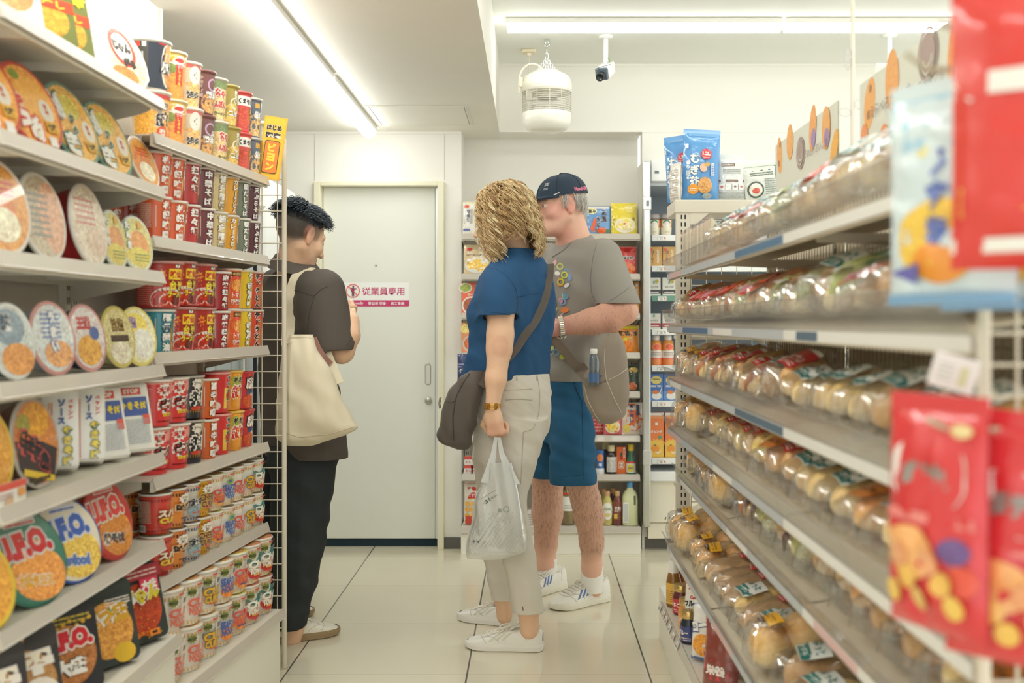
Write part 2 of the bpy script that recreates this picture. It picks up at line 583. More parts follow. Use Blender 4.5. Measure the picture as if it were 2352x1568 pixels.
# ---------------------------------------------------------------- room shell
def floor_mat():
 m = bpy.data.materials.new('polished_floor_tile')
 m.use_nodes = True
 nt = m.node_tree
 b = nt.nodes['Principled BSDF']
 g = nt.nodes.new('ShaderNodeNewGeometry')
 sp = nt.nodes.new('ShaderNodeSeparateXYZ')
 nt.links.new(g.outputs['Position'],sp.inputs[0])
 def mth(op,a,bb=None):
  n = nt.nodes.new('ShaderNodeMath')
  n.operation = op
  for k,v in enumerate((a,bb)):
   if v is None:
    continue
   if isinstance(v,(int,float)):
    n.inputs[k].default_value = v
   else:
    nt.links.new(v,n.inputs[k])
  return n.outputs[0]
 def line(out,off,T,w):
  q = mth('MODULO',mth('ADD',out,off),T)
  return mth('LESS_THAN',mth('ABSOLUTE',mth('SUBTRACT',q,T/2)),w/2)
 T = 0.62
 lx = line(sp.outputs[0],0.22 + T/2 + 31*T,T,0.006)
 ly = line(sp.outputs[1],T/2 - 4.292 + 31*T,T,0.004)
 tx = mth('FLOOR',mth('DIVIDE',mth('ADD',sp.outputs[0],0.22),T))
 ty = mth('FLOOR',mth('DIVIDE',mth('SUBTRACT',sp.outputs[1],4.292),T))
 cmb = nt.nodes.new('ShaderNodeCombineXYZ')
 nt.links.new(tx,cmb.inputs[0])
 nt.links.new(ty,cmb.inputs[1])
 wn = nt.nodes.new('ShaderNodeTexWhiteNoise')
 nt.links.new(cmb.outputs[0],wn.inputs['Vector'])
 ns = nt.nodes.new('ShaderNodeTexNoise')
 ns.inputs['Scale'].default_value = 3.0
 ns.inputs['Detail'].default_value = 5
 nt.links.new(g.outputs['Position'],ns.inputs['Vector'])
 fac = mth('ADD',mth('MULTIPLY',wn.outputs['Value'],0.05),mth('MULTIPLY',ns.outputs['Fac'],0.07))
 mr = nt.nodes.new('ShaderNodeMapRange')
 mr.inputs['From Max'].default_value = 0.12
 mr.inputs['To Min'].default_value = 0.93
 mr.inputs['To Max'].default_value = 1.05
 nt.links.new(fac,mr.inputs['Value'])
 sc = nt.nodes.new('ShaderNodeVectorMath')
 sc.operation = 'SCALE'
 sc.inputs[0].default_value = hx('e3dcc6')[:3]
 nt.links.new(mr.outputs[0],sc.inputs['Scale'])
 m1 = nt.nodes.new('ShaderNodeMix')
 m1.data_type = 'RGBA'
 nt.links.new(ly,m1.inputs[0])
 nt.links.new(sc.outputs[0],m1.inputs[6])
 m1.inputs[7].default_value = hx('a9a391')
 m2 = nt.nodes.new('ShaderNodeMix')
 m2.data_type = 'RGBA'
 nt.links.new(lx,m2.inputs[0])
 nt.links.new(m1.outputs[2],m2.inputs[6])
 m2.inputs[7].default_value = hx('5c5a54')
 nt.links.new(m2.outputs[2],b.inputs['Base Color'])
 b.inputs['Roughness'].default_value = 0.13
 b.inputs['Specular IOR Level'].default_value = 0.45
 return m
def S(name,boxes,m):
 mb = MB()
 for bx in boxes:
  mb.box(*bx)
 return struct(mb.build(name,m))
YW = 5.72
ZL,ZH = 2.21,2.57
XB = -0.171
S('floor',[(-3,-1.2,-0.06,3.8,6.4,0)],floor_mat())
S('ceiling',[(-3,-1.2,ZL,XB,6.3,ZH + 0.1)],CEIL_M)
S('ceiling_high',[(XB,-1.2,ZH,3.8,6.3,ZH + 0.1)],CEIL_W)
# door wall: pieces round the opening
OX0,OX1,OZ = -1.118,-0.498,1.923
S('wall_back',[(-3,YW,0,OX0 - 0.012,YW + 0.1,ZL),(OX1 + 0.012,YW,0,-0.372,YW + 0.33,ZL),(OX0 - 0.012,YW,OZ + 0.012,OX1 + 0.012,YW + 0.1,ZL)],WALL_M)
S('wall_back_recess',[(-0.372,5.95,0,0.587,6.05,ZL)],WALL_M)
S('wall_back_upper',[(XB,YW,ZL,0.587,YW + 0.33,ZH)],WALL_M)
S('wall_back_cooler',[(0.587,YW,2.055,3.8,YW + 0.1,ZH),(0.587,YW,0,0.612,YW + 0.6,2.055),(0.612,6.24,0,3.8,6.3,2.055)],WALL_M)
S('wall_left',[(-1.32,-1.2,0,-1.2,3.48,ZL),(-3,3.38,0,-1.32,3.48,ZL),(-2.3,3.48,0,-2.2,YW,ZL)],WALL_M)
S('trim_1',[(-1.2,3.465,0,-1.192,3.485,ZL)],WHITE_PANEL)
SEAM = mat('panel_joint','cfcab8',0.7)
S('trim_2',[(-1.152,YW - 0.002,OZ + 0.03,-1.149,YW,ZL),(-0.464,YW - 0.002,OZ + 0.03,-0.461,YW,ZL)],SEAM)
S('trim_3',[(-3,YW - 0.012,ZL - 0.012,-0.372,YW,ZL)],WALL_M)
S('trim_4',[(XB,YW - 0.008,ZH - 0.012,3.8,YW,ZH),(0.587,YW - 0.004,ZL - 0.004,3.8,YW,ZL)],WALL_M)
BASE_M = mat('grey_vinyl_base','66635e',0.6)
S('baseboard_back',[(-0.466,YW - 0.008,0,-0.372,YW,0.06),(0.60,YW - 0.002,0,3.8,YW + 0.02,0.062)],BASE_M)
# door: frame, leaf, hardware, notice
fr = struct(MB().box(OX0 - 0.034,YW - 0.025,0,OX0,YW + 0.1,OZ + 0.022,bev=0.002).box(OX1,YW - 0.025,0,OX1 + 0.034,YW + 0.1,OZ + 0.022,bev=0.002)
   .box(OX0,YW - 0.025,OZ,OX1,YW + 0.1,OZ + 0.022,bev=0.002).build('door_1_frame',JAMB_M))
fr.name = 'door_1_frame'
door = struct(MB().box(OX0 + 0.002,YW + 0.045,0.044,OX1 - 0.016,YW + 0.08,OZ - 0.003,bev=0.003).build('door_1',DOOR_M))
MB().box(OX1 - 0.016,YW + 0.038,0.044,OX1 - 0.001,YW + 0.082,OZ - 0.003,bev=0.002).build('edge_strip',mat('satin_aluminium','d4d8da',0.3,metal=0.6),door)
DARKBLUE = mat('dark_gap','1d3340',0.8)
S('door_gap_shade',[(OX0,YW + 0.06,0.001,OX1,YW + 0.1,0.043)],DARKBLUE)  # dark block painted as the shade in the gap under the door leaf
# recessed pull
px = lambda x,y,Y=YW + 0.045: P(x,y,Y)
a,b = px(983,834),px(983,884)
pull = MB()
prof = []
for k in range(33):
 t = 2*math.pi*k/32
 s = 1 if math.sin(t) >= 0 else -1
 prof.append((math.cos(t),math.sin(t),s))
for r0,r1,d0,d1,c in ((0.0165,0.0125,0,0.004,'c9c9c2'),(0.0125,0.0115,0.004,-0.003,'a8a8a0'),(0.0115,0.0,-0.003,-0.003,'8f8f88')):
 rows = []
 for r,d in ((r0,d0),(r1,d1)):
  rows.append([Vector((a.x + r*c_,YW + 0.045 - 0.001 - d,(a.z - 0.016 if s > 0 else b.z + 0.016) + r*s_)) for c_,s_,s in prof[:-1]])
 pull.grid(rows,hx(c),smooth=False,close_v=True)
pull.build('pull_handle',mat('satin_nickel','cbcac2',0.35,metal=0.7),door)
q = px(984,920)
lk = MB()
lk.xf = Matrix.Translation(q) @ Matrix.Rotation(R(90),4,'X')
lk.lathe([(0.019,0.0),(0.019,0.008),(0.016,0.012),(0.009,0.013),(0.009,0.017),(0.0,0.017)],24)
lk.box(-0.0012,-0.005,0.017,0.0012,0.005,0.0175,mi=1)
lk.build('lock_cylinder',[MATS['satin_nickel'],DARKHOLE],door)
q = px(864,609)
lk = MB()
lk.xf = Matrix.Translation(q) @ Matrix.Rotation(R(90),4,'X')
lk.lathe([(0.006,0),(0.006,0.004),(0.003,0.006),(0,0.006)],12)
lk.build('door_scope',STEEL,door)
# staff notice on the door
A = Art()
W_,H_ = 0.361,0.128
def rrect(x0,y0,x1,y1,r,n=5,corners=(1,1,1,1)):
 pts = []
 for k,(cx,cy,a0) in enumerate(((x1 - r,y1 - r,0),(x0 + r,y1 - r,90),(x0 + r,y0 + r,180),(x1 - r,y0 + r,270))):
  if not corners[k]:
   pts.append(((x1,x0,x0,x1)[k],(y1,y1,y0,y0)[k]))
   continue
  for i in range(n + 1):
   t = R(a0 + 90*i/n)
   pts.append((cx + r*math.cos(t),cy + r*math.sin(t)))
 return pts
A.poly(rrect(0,0,W_,H_,0.006),'f4f5f2')
A.poly(rrect(0,0,W_,0.033,0.006,corners=(0,0,1,1)),'c8386f')
A.txt('従業員専用',0.222,0.081,w=0.226,h=0.044,col='c8386f',bold=0.012)
A.txt('Staff only',0.070,0.016,w=0.094,h=0.019,col='fbf4f4',bold=0.02)
A.txt('종업원 전용',0.189,0.016,w=0.096,h=0.017,col='fbf4f4',bold=0.03)
A.txt('员工专用',0.298,0.0155,w=0.071,h=0.017,col='fbf4f4',bold=0.03)
cx,cy = 0.0605,0.083
A.ell(cx + 0.001,cy + 0.0225,0.0055,0.0055,'6b3a5a',n=12)
A.poly([(cx - 0.0095,cy + 0.015),(cx + 0.0085,cy + 0.015),(cx + 0.0065,cy - 0.008),(cx + 0.0065,cy - 0.029),(cx + 0.0012,cy - 0.029),(cx + 0.0008,cy - 0.008),(cx - 0.0008,cy - 0.029),
  (cx - 0.006,cy - 0.029),(cx - 0.006,cy - 0.004),(cx - 0.0095,cy - 0.004)],'6b3a5a')
A.poly([(cx + 0.008,cy + 0.012),(cx + 0.015,cy + 0.004),(cx + 0.019,cy + 0.014),(cx + 0.015,cy + 0.018),(cx + 0.0125,cy + 0.0095),(cx + 0.007,cy + 0.004)],'c8386f')
A.ring(cx,cy,0.0325,0.0365,'e8402f',n=40)
d = 0.0235
A.poly([(cx - d - 0.0015,cy + d - 0.0015),(cx - d + 0.0015,cy + d + 0.0015),(cx + d + 0.0015,cy - d + 0.0015),(cx + d - 0.0015,cy - d - 0.0015)],'e8402f')
q = P(785,703.5,YW + 0.0445)
MBn = MB().box(q.x,q.y - 0.0004,q.z,q.x + W_,q.y,q.z + H_)
nb = MBn
A.onto(nb,face_map((q.x,q.y - 0.0006,q.z),(1,0,0),(0,0,1)),smooth=False)
tag(nb.build('notice_sign',PAPER),'white and magenta staff only notice stuck on the pale sliding door','sign')
# ceiling hatch
h0,h1 = (-0.781,5.02),(-0.297,5.51)
hm = MB()
z = ZL
for x0,y0,x1,y1 in ((h0[0],h0[1],h1[0],h0[1] + 0.018),(h0[0],h1[1] - 0.018,h1[0],h1[1]),(h0[0],h0[1] + 0.018,h0[0] + 0.018,h1[1] - 0.018),(h1[0] - 0.018,h0[1] + 0.018,h1[0],h1[1] - 0.018)):
 hm.box(x0,y0,z - 0.004,x1,y1,z - 0.0005,bev=0.001)
t = thing('access_hatch','flush square access hatch with thin metal rim in the low ceiling','hatch',(0,0,0))
hm.build('rim',mat('hatch_rim','dcdacd',0.4),t)
MB().box(h0[0] + 0.021,h0[1] + 0.021,z - 0.003,h1[0] - 0.021,h1[1] - 0.021,z - 0.0005).build('panel',CEIL_M,t)
MB().box(h0[0] + 0.018,h0[1] + 0.018,z - 0.0012,h1[0] - 0.018,h1[1] - 0.018,z - 0.0004).build('gap',mat('hatch_gap','77756c',0.8),t)
# ---------------------------------------------------------------- ceiling lamps (the light of the place)
def lamp(x0,y0,x1,y1,zc,label,group=None):
 t = thing('ceiling_lamp',label,'lamp',((x0 + x1)/2,(y0 + y1)/2,zc),(0,0,math.atan2(y1 - y0,x1 - x0)),group)
 L = math.hypot(x1 - x0,y1 - y0)
 MB().box(-L/2,-0.04,-0.024,L/2,0.04,-0.0005,bev=0.002).build('housing',WHITE_P,t)
 mb = MB()
 rows = []
 for x in (-L/2 + 0.006,L/2 - 0.006):
  rows.append([(x,0.037*math.cos(a),-0.0245 - 0.034*math.sin(a)) for a in [math.pi*k/12 for k in range(13)]])
 mb.grid(rows,smooth=True)
 for rw in rows:
  mb.add(rw,[tuple(range(13))])
 mb.build('diffuser',TUBE_E if zc < 2.4 else TUBE_W,t)
 return t
LX = -0.84
lamp(LX,4.385,LX,5.57,ZL,'long white tube lamp on the low ceiling ending above the staff door')
lamp(LX,3.18,LX,4.375,ZL,'long white tube lamp on the low ceiling running on from the one above the door')
for k,y in enumerate((1.97,0.77)):
 lamp(LX,y,LX,y + 1.19,ZL,'long white tube lamp on the low ceiling above the noodle shelves','lamps over the noodle aisle')
lamp(-0.116,4.88,1.13,4.88,ZH,'long white tube lamp across the high ceiling in front of the hanging insect trap')
lamp(1.14,4.88,2.38,4.88,ZH,'long white tube lamp across the high ceiling above the bread poster')
for y in (3.3,1.75,0.3):
 for x in (-0.05,1.2):
  lamp(x,y,x + 1.19,y,ZH,'long white tube lamp on the high ceiling over the bread aisle','lamps over the bread aisle')
# ---------------------------------------------------------------- shelving
RAIL_M = mat('price_rail_plastic','c4bcb0',0.25,coat=0.3)
TAGART = {}
def price_tag_mesh(w,h,seed):
 k = (w,h,seed)
 if k not in TAGART:
  a = Art()
  a.rect(0,0,w,h,'f6f4ee',n=1,m=1)
  rg = random.Random(seed)
  a.lines(w*0.08,h*0.62,w*0.62,h*0.92,2,'8f8f8c',seed=seed)
  a.txt(rg.choice(('128','198','214','238','268','298','158','178')),w*0.36,h*0.32,h=h*0.36,col='5a5a58',bold=0.02)
  a.rect(w*0.72,h*0.2,w*0.9,h*0.75,rg.choice(('e58f80','d98a86','b9b9b6','e6b48a')),n=1,m=1)
  mb = MB()
  mb.box(0,-0.0012,0,w,0,h,hx('f6f4ee'))
  a.onto(mb,face_map((0,-0.0013,0),(1,0,0),(0,0,1)),smooth=False)
  TAGART[k] = mb.mesh('price_tag',PAPER)
 return TAGART[k]
def shelf_unit(name,label,loc,ang,L,D,shelves,base,ztop,rail=0.025,out=0.009,tags=None,bracket_out=None,back=True):
 """local x runs along the front, y goes into the depth. shelves: [(z_top, depth, front_offset)]; base: (z, front_offset)"""
 t = thing(name,label,'shelf',loc,(0,0,ang))
 if back:
  MB().box(0,D - 0.012,0.0,L,D,ztop).build('back_panel',SHELF_D,t)
 for x in (0.0,L - 0.028):
  mb = MB().box(x,D - 0.03,0,x + 0.028,D - 0.012,ztop)
  z = 0.3
  while z < ztop - 0.05:
   mb.box(x + 0.007,D - 0.0305,z,x + 0.011,D - 0.0299,z + 0.018,mi=1)
   mb.box(x + 0.017,D - 0.0305,z,x + 0.021,D - 0.0299,z + 0.018,mi=1)
   z += 0.035
  mb.build('upright',[SHELF_M,DARKHOLE],t)
 rg = random.Random(len(label))
 for i,(z,off) in enumerate(shelves):
  s = MB()
  s.box(0.002,off,z - 0.004,L - 0.002,D - 0.03,z,bev=0.001)
  s.box(0.002,off,z - 0.030,L - 0.002,off + 0.006,z)
  s.box(0.002,D - 0.04,z - 0.03,L - 0.002,D - 0.031,z)
  for x in np.linspace(0.15,L - 0.15,3):
   s.box(x - 0.008,off + 0.01,z - 0.022,x + 0.008,D - 0.04,z - 0.004)
  so = s.build('shelf',SHELF_M,t)
  r = MB()
  pr = [(off - 0.001,z + 0.006),(off - out,z - rail + 0.004),(off - out - 0.002,z - rail + 0.002),(off - out + 0.001,z - rail),(off - 0.0005,z - rail + 0.004),(off + 0.001,z + 0.004)]
  r.grid([[(x,a,b) for a,b in pr] for x in (0.004,L - 0.004)],smooth=False,close_v=True)
  for x in (0.004,L - 0.004):
   r.add([(x,a,b) for a,b in pr],[tuple(range(len(pr)))])
  r.build('price_rail',RAIL_M,so)
  for x in (0.004,L - 0.007):
   b = MB()
   prof = [(D - 0.03,z - 0.004),(off + 0.03,z - 0.004),(off + 0.03,z - 0.022),(off + 0.06,z - 0.034),(D - 0.07,z - 0.062),(D - 0.03,z - 0.07)]
   b.grid([[(x + q,p[0],p[1]) for p in prof] for q in (0,0.003)],smooth=False,close_v=True)
   b.add([(x,p[0],p[1]) for p in prof],[tuple(range(6))])
   b.add([(x + 0.003,p[0],p[1]) for p in prof],[tuple(range(6))[::-1]])
   b.build('bracket',SHELF_D,so)
  for x in (tags[i] if tags and i < len(tags) else ()):
   o = link('price_tag',price_tag_mesh(0.036,0.021,rg.randint(1,6)),so)
   o.location = (x,off - 0.003,z - rail + 0.004)
   o.rotation_euler = (-math.atan2(out,rail),0,0)
 z,off = base
 bm = MB().box(0.0,off,0.0,L,D - 0.031,z - 0.035,bev=0.002)
 bm.build('plinth',WHITE_PANEL,t)
 bd = MB().box(0.0,off - 0.012,z - 0.034,L,D - 0.031,z,bev=0.003).build('base_deck',SHELF_M,t)
 r = MB()
 off -= 0.012
 pr = [(off - 0.001,z + 0.006),(off - out,z - rail + 0.004),(off - out - 0.002,z - rail + 0.002),(off - out + 0.001,z - rail),(off - 0.0005,z - rail + 0.004),(off + 0.001,z + 0.004)]
 r.grid([[(x,a,b) for a,b in pr] for x in (0.0,L)],smooth=False,close_v=True)
 for x in (0.0,L):
  r.add([(x,a,b) for a,b in pr],[tuple(range(len(pr)))])
 r.build('price_rail',RAIL_M,bd)
 n = len(shelves)
 for x in (tags[n] if tags and n < len(tags) else ()):
  o = link('price_tag',price_tag_mesh(0.036,0.021,rg.randint(1,6)),bd)
  o.location = (x,off - 0.003,z - rail + 0.004)
  o.rotation_euler = (-math.atan2(out,rail),0,0)
 return t
# near noodle unit (aligned with the room) and far noodle unit (turned a few degrees)
N0,NL = (-0.923,1.86),0.84
F0,F1 = (-0.957,2.715),(-0.874,3.57)
FA = math.atan2(F1[1] - F0[1],F1[0] - F0[0])
FL = math.hypot(F1[0] - F0[0],F1[1] - F0[1])
NZ = [1.752,1.532,1.321,1.090,0.872,0.656]
FZ = [1.675,1.414,1.118,0.800,0.535]
FB = 0.252
tn = [[0.35,0.7],[0.2,0.62],[0.36,0.55,0.72],[0.12,0.66],[0.3,0.5,0.68],[0.3,0.55,0.7],[0.6]]
shelf_unit('noodle_shelf','cream shelving unit of tilted noodle bowls, nearer of the two along the wall',(*N0,0),R(90),NL,0.262,
  [(z,0.0) for z in NZ],(0.42,-0.03),1.98,tags=tn)
tf = [[0.3,0.55],[0.25,0.5,0.7],[0.05,0.16,0.33,0.55,0.66,0.8],[0.05,0.3,0.55,0.75],[0.05,0.2,0.3,0.4,0.5,0.62,0.75,0.8],[0.1,0.35,0.5,0.68,0.8]]
shelf_unit('noodle_shelf','cream shelving unit of stacked noodle cups, the one ending at the wire screen',(*F0,0),FA,FL,0.24,
  [(z,0.0) for z in FZ],(FB,-0.042),1.90,tags=tf)
def far_pt(x,d,z):
 """along the front x, d behind the front edge"""
 u = Vector((math.cos(FA),math.sin(FA)))
 n = Vector((-u.y,u.x))
 p = Vector(F0) + u*x + n*d
 return Vector((p.x,p.y,z))
# ---------------------------------------------------------------- noodle cups
def cup_proto(rt,rb,h,art,base,rim='f1eee6',lid='e9e2d2',lidart=None,bands=(),name='noodle_cup',lidcol2=None,fold=True):
 """tapered paper cup with lid; artwork centred on local +x"""
 p = Proto(name,'cup noodles')
 mb = MB()
 base = hx(base) if isinstance(base,str) else base
 rimc = hx(rim)
 zs = [0.0,0.004,0.010,h*0.33,h*0.66,h - 0.006,h - 0.002,h]
 prof = [(rb - 0.003,0),(rb,0.0),(rb + 0.0004,0.003)] + [(rb + (rt - rb)*q,h*q) for q in (0.1,0.3,0.5,0.7,0.9)] + [(rt - 0.0006,h - 0.006),(rt + 0.003,h - 0.005),(rt + 0.0042,h - 0.0025),(rt + 0.003,h)]
 cols = [rimc,base] + [base]*6 + [rimc]*4
 mb.lathe(prof,44,cols[:len(prof) - 1],cap=(True,False))
 def fn(u,v,k):
  v = min(max(v,0.004),h - 0.008)
  r = rb + (rt - rb)*v/h + 0.0004 + 0.00016*k
  a = u/((rt + rb)/2)
  return (r*math.cos(a),r*math.sin(a),v)
 a2 = Art()
 for z0,z1,c in bands:
  n = 44
  rr = lambda z: rb + (rt - rb)*z/h + 0.0004
  rows = [[(rr(z)*math.cos(2*math.pi*k/n),rr(z)*math.sin(2*math.pi*k/n),z) for k in range(n)] for z in (z0,z1)]
  mb.grid(rows,hx(c),smooth=True,close_v=True)
 if art:
  art.onto(mb,fn)
 lb = MB()
 lb.lathe([(rt + 0.0036,h - 0.0005),(rt + 0.0036,h + 0.0008),(0.0001,h + 0.0012)],44,[rimc,hx(lid)],cap=(False,False))
 if lidcol2:
  lb.lathe([(rt - 0.003,h + 0.0012),(0.0001,h + 0.0016)],44,hx(lidcol2),cap=(False,False))
 if lidart:
  lidart.onto(lb,lambda u,v,k: (v,-u,h + 0.0016 + 0.0003*k),smooth=False)
 p.part('cup',mb,PRINT)
 p.part('lid',lb,PRINT)
 p.h,p.r = h + 0.0034,rt + 0.0042
 return p
def side_panel(A,uc,h,dark,seed,w=0.05):
 """ingredients panel with bar code on the side that turns to the camera"""
 A.lines(uc - w/2,h*0.30,uc + w/2,h*0.86,13,dark,fill=0.5,seed=seed)
 A.barcode(uc - w*0.45,h*0.08,uc + w*0.1,h*0.24,seed)
def brush_cup(base,text,food,edge,small='5c4a40',text2=None,side='f3d9c8',white='fbf8f2',name=None,sz=None):
 """house brand cup: one strong colour, brushed white column of characters, food picture at its right, tiny mark"""
 h,rt,rb = 0.115,0.0445,0.036
 A = Art()
 A.ell(0.045,0.048,0.026,0.055,food,a=0.1,n=20)
 side_panel(A,-0.062,h,side,len(text))
 A.rect(-0.0262,0.035,-0.0242,0.092,side,a=1,n=1)
 s = sz or min(0.024,0.098/len(text))
 A.vtxt(text,0.004,0.106,s,white,bold=0.05,edge=edge,ew=0.06,wide=1.15)
 if text2:
  A.vtxt(text2,0.03,0.082,0.0125,white,bold=0.03,edge=edge,ew=0.06)
 A.rect(0.026,0.089,0.036,0.103,'f4f4ee',n=1)
 A.rect(0.0285,0.093,0.0335,0.099,'3f9f8a',n=1)
 return cup_proto(rt,rb,h,A,base,lid=base,rim='f0e9df',lidcol2=base)
CUPS = {}
CUPS['sapporo'] = brush_cup('ea6a3c','札幌味噌','e9a94a','b5482a',text2='濃厚')
CUPS['tantan'] = brush_cup('c43f41','担々麺','d98a4a','7e2429')
CUPS['chuka'] = brush_cup('7c444a','中華そば','d9a55c','4e262c',text2='背脂醤油風')
CUPS['hakata_cream'] = brush_cup('ead9a2','博多豚骨','efc56a','8a7648')
CUPS['curry_udon'] = brush_cup('f1b23c','カレーうどん','e0892f','9a6418')
CUPS['soba_green'] = brush_cup('84907f','鴨だしそば','b9a97a','4b5548')
CUPS['tempura'] = brush_cup('6c3f4b','天ぷらそば','d8a763','3f222c',text2='小海老')
CUPS['teal'] = brush_cup('3f93a6','豚骨醤油','dfae4e','1d4c5c',text2='横浜家系')
CUPS['mala'] = brush_cup('b23439','麻辣担々麺','cf7a3c','5a1a1c')
CUPS['umakara'] = brush_cup('e06c33','旨辛味噌','dc8a3a','93361a')
def tall(rt=0.052,rb=0.040,h=0.125):
 return rt,rb,h
A = Art()                                             # flame bowl cup
A.rect(-0.09,0.0,0.09,0.124,'b3352f',n=16)
A.ell(0.0,0.018,0.062,0.050,'cf4a30',a=0.0)
A.ell(-0.002,0.020,0.053,0.036,'f0e2d2')
A.ell(-0.002,0.016,0.048,0.031,'cd3b27',a=0.1)
A.ell(0.022,0.022,0.016,0.014,'6d2418',a=0.2)
A.rect(-0.005,0.076,0.040,0.104,'f6d433',n=6)
A.txt('味仙',0.0175,0.090,w=0.038,h=0.020,col='cc2b2b',bold=0.04)
A.vtxt('台',0.009,0.074,0.026,'f3de3c',bold=0.05,edge='351414')
A.vtxt('湾',0.034,0.074,0.026,'f3de3c',bold=0.05,edge='351414')
A.txt('ラーメン',0.021,0.037,w=0.056,h=0.018,col='f3de3c',bold=0.05,edge='351414')
A.star(-0.022,0.086,0.012,0.007,7,'f2a43a',sq=1.5)
A.ell(-0.022,0.083,0.0085,0.009,'d8392c')
A.txt('大辛',-0.022,0.083,w=0.012,col='f7dc52',bold=0.03)
A.rect(0.012,0.108,0.026,0.121,'f4f1ea',n=2)
A.rect(0.016,0.111,0.022,0.118,'3f9f8a',n=1)
A.lines(-0.088,0.01,-0.048,0.118,20,'d98074',seed=4)
CUPS['flame'] = cup_proto(0.064,0.054,0.123,A,'b3352f',lid='c14036',rim='c98f86')
A = Art()
A.rect(-0.04,0.0,0.055,0.045,'ec6a34',n=8)
A.ell(0.012,0.070,0.034,0.034,'e8573a',a=0.1)
A.ell(0.012,0.070,0.022,0.020,'f0a652',a=0.1)
A.rect(-0.012,0.098,0.036,0.112,'5a3a28',n=4)
A.txt('中華風',0.012,0.105,w=0.04,h=0.010,col='e9c46a',bold=0.03)
A.txt('トマト',0.012,0.040,w=0.044,h=0.016,col='fbe9dc',bold=0.05)
A.txt('酸辣湯',0.012,0.019,w=0.048,h=0.018,col='fdf3e8',bold=0.05,edge='c2471f')
side_panel(A,-0.06,0.12,'f7c0a0',3)
CUPS['tomato_hot'] = cup_proto(0.0435,0.036,0.122,A,'f07d3f',lid='ef7a3c',rim='f0d9c8')
A = Art()
A.ell(0.045,0.050,0.028,0.06,'cdd08a',a=0.1)
A.vtxt('うす塩',0.012,0.114,0.026,'fbfbf4',bold=0.05,edge='3c3c2c')
A.vtxt('ちゃんぽん',0.004,0.078,0.0165,'fbfbf4',bold=0.06,edge='3c3c2c',ew=0.08)
A.lines(-0.085,0.02,-0.045,0.110,13,'c9a82a',seed=5)
A.rect(0.03,0.1,0.04,0.112,'f4f4ee',n=1)
CUPS['champon'] = cup_proto(0.0435,0.036,0.122,A,'efcf36',lid='efcf36',rim='efe5c0')
A = Art()
A.ell(0.028,0.045,0.030,0.050,'cf6a32',a=0.1)
A.vtxt('チゲうどん',0.002,0.116,0.0215,'2d2a28',bold=0.06,edge='f4efe4',ew=0.08)
A.rect(0.022,0.098,0.034,0.114,'f4f4ee',n=1)
A.lines(-0.08,0.012,-0.035,0.050,9,'f4b3a0',seed=7)
CUPS['jjigae'] = cup_proto(0.0435,0.036,0.122,A,'e4553a',lid='3a3230',rim='e6d2c6')
A = Art()                                             # red spicy cup with one large character
A.star(0.000,0.096,0.024,0.018,11,'f6f1e8',sq=0.8)
A.txt('クセに',-0.001,0.101,w=0.026,h=0.010,col='8f3a36',bold=0.03)
A.txt('旨!',-0.002,0.089,w=0.014,h=0.009,col='8f3a36',bold=0.03)
A.ell(0.03,0.099,0.016,0.013,'f0998c')
A.txt('辛',0.002,0.056,h=0.036,col='262224',bold=0.06,edge='f6efe4',ew=0.10)
A.txt('麺',0.040,0.054,h=0.034,col='262224',bold=0.06,edge='f6efe4',ew=0.10)
A.rect(-0.006,0.026,0.044,0.035,'efc13c',n=6)
A.lines(-0.002,0.028,0.040,0.033,1,'7a2a20',seed=2)
A.lines(-0.02,0.012,0.05,0.018,1,'70201f',seed=3)
side_panel(A,-0.058,0.12,'ee9a92',8,0.045)
CUPS['spicy'] = cup_proto(0.052,0.044,0.122,A,'df3d3e',lid='c9c1b8',rim='eee2d6',bands=[(0.112,0.1145,'f0b7a8')])
A = Art()
A.ell(0.03,0.085,0.035,0.045,'b7a48c',a=0.2)
A.star(0.004,0.100,0.018,0.013,9,'efe9dc')
A.txt('クセに',0.004,0.102,w=0.02,col='3a3a3a',bold=0.02)
A.txt('担',0.004,0.058,h=0.038,col='232326',bold=0.06,edge='f2eee4',ew=0.12)
A.ell(0.006,0.030,0.022,0.006,'d04a32')
for i in range(18):
 A.rect(-0.07 + i*0.0075,0.018,-0.0665 + i*0.0075,0.026,'a87a34',n=1,m=1)
side_panel(A,-0.056,0.12,'8a8a86',6,0.04)
CUPS['black_tan'] = cup_proto(0.046,0.038,0.122,A,'333236',lid='2f2f33',rim='b9b2a6')
A = Art()
A.rect(0.0,0.012,0.016,0.075,'e9c63c',n=2)
A.vtxt('サッポロ',0.020,0.112,0.018,'2f6a48',bold=0.05,edge='f3ead8',ew=0.08)
A.ell(0.024,0.052,0.016,0.012,'c0302c')
A.vtxt('一番',0.036,0.072,0.016,'f6f0e2',bold=0.03)
A.ell(-0.024,0.022,0.012,0.012,'efe4da')
side_panel(A,-0.056,0.12,'ec9a90',5,0.04)
CUPS['sapporo_red'] = cup_proto(0.045,0.037,0.122,A,'d8393b',lid='d8393b',rim='eaa79c')
A = Art()
A.rect(-0.085,0,-0.03,0.121,'2d2a26',n=8)
A.ell(0.005,0.078,0.042,0.05,'f0a83a',a=0.1)
A.ell(-0.004,0.088,0.016,0.020,'a9b33c',a=0.3)
A.txt('札幌',0.008,0.094,w=0.038,h=0.019,col='2a2622',bold=0.05,edge='f7efd8')
A.txt('純',0.004,0.057,h=0.042,col='d8352f',bold=0.06,edge='f8ecd8',ew=0.09)
A.star(0.0,0.022,0.020,0.013,12,'eda23a')
A.vtxt('味噌',0.038,0.092,0.022,'2a2622',bold=0.05,edge='f7efd8')
CUPS['pure'] = cup_proto(0.045,0.037,0.122,A,'e9a13c',lid='efbf3c',rim='efc35a')
A = Art()
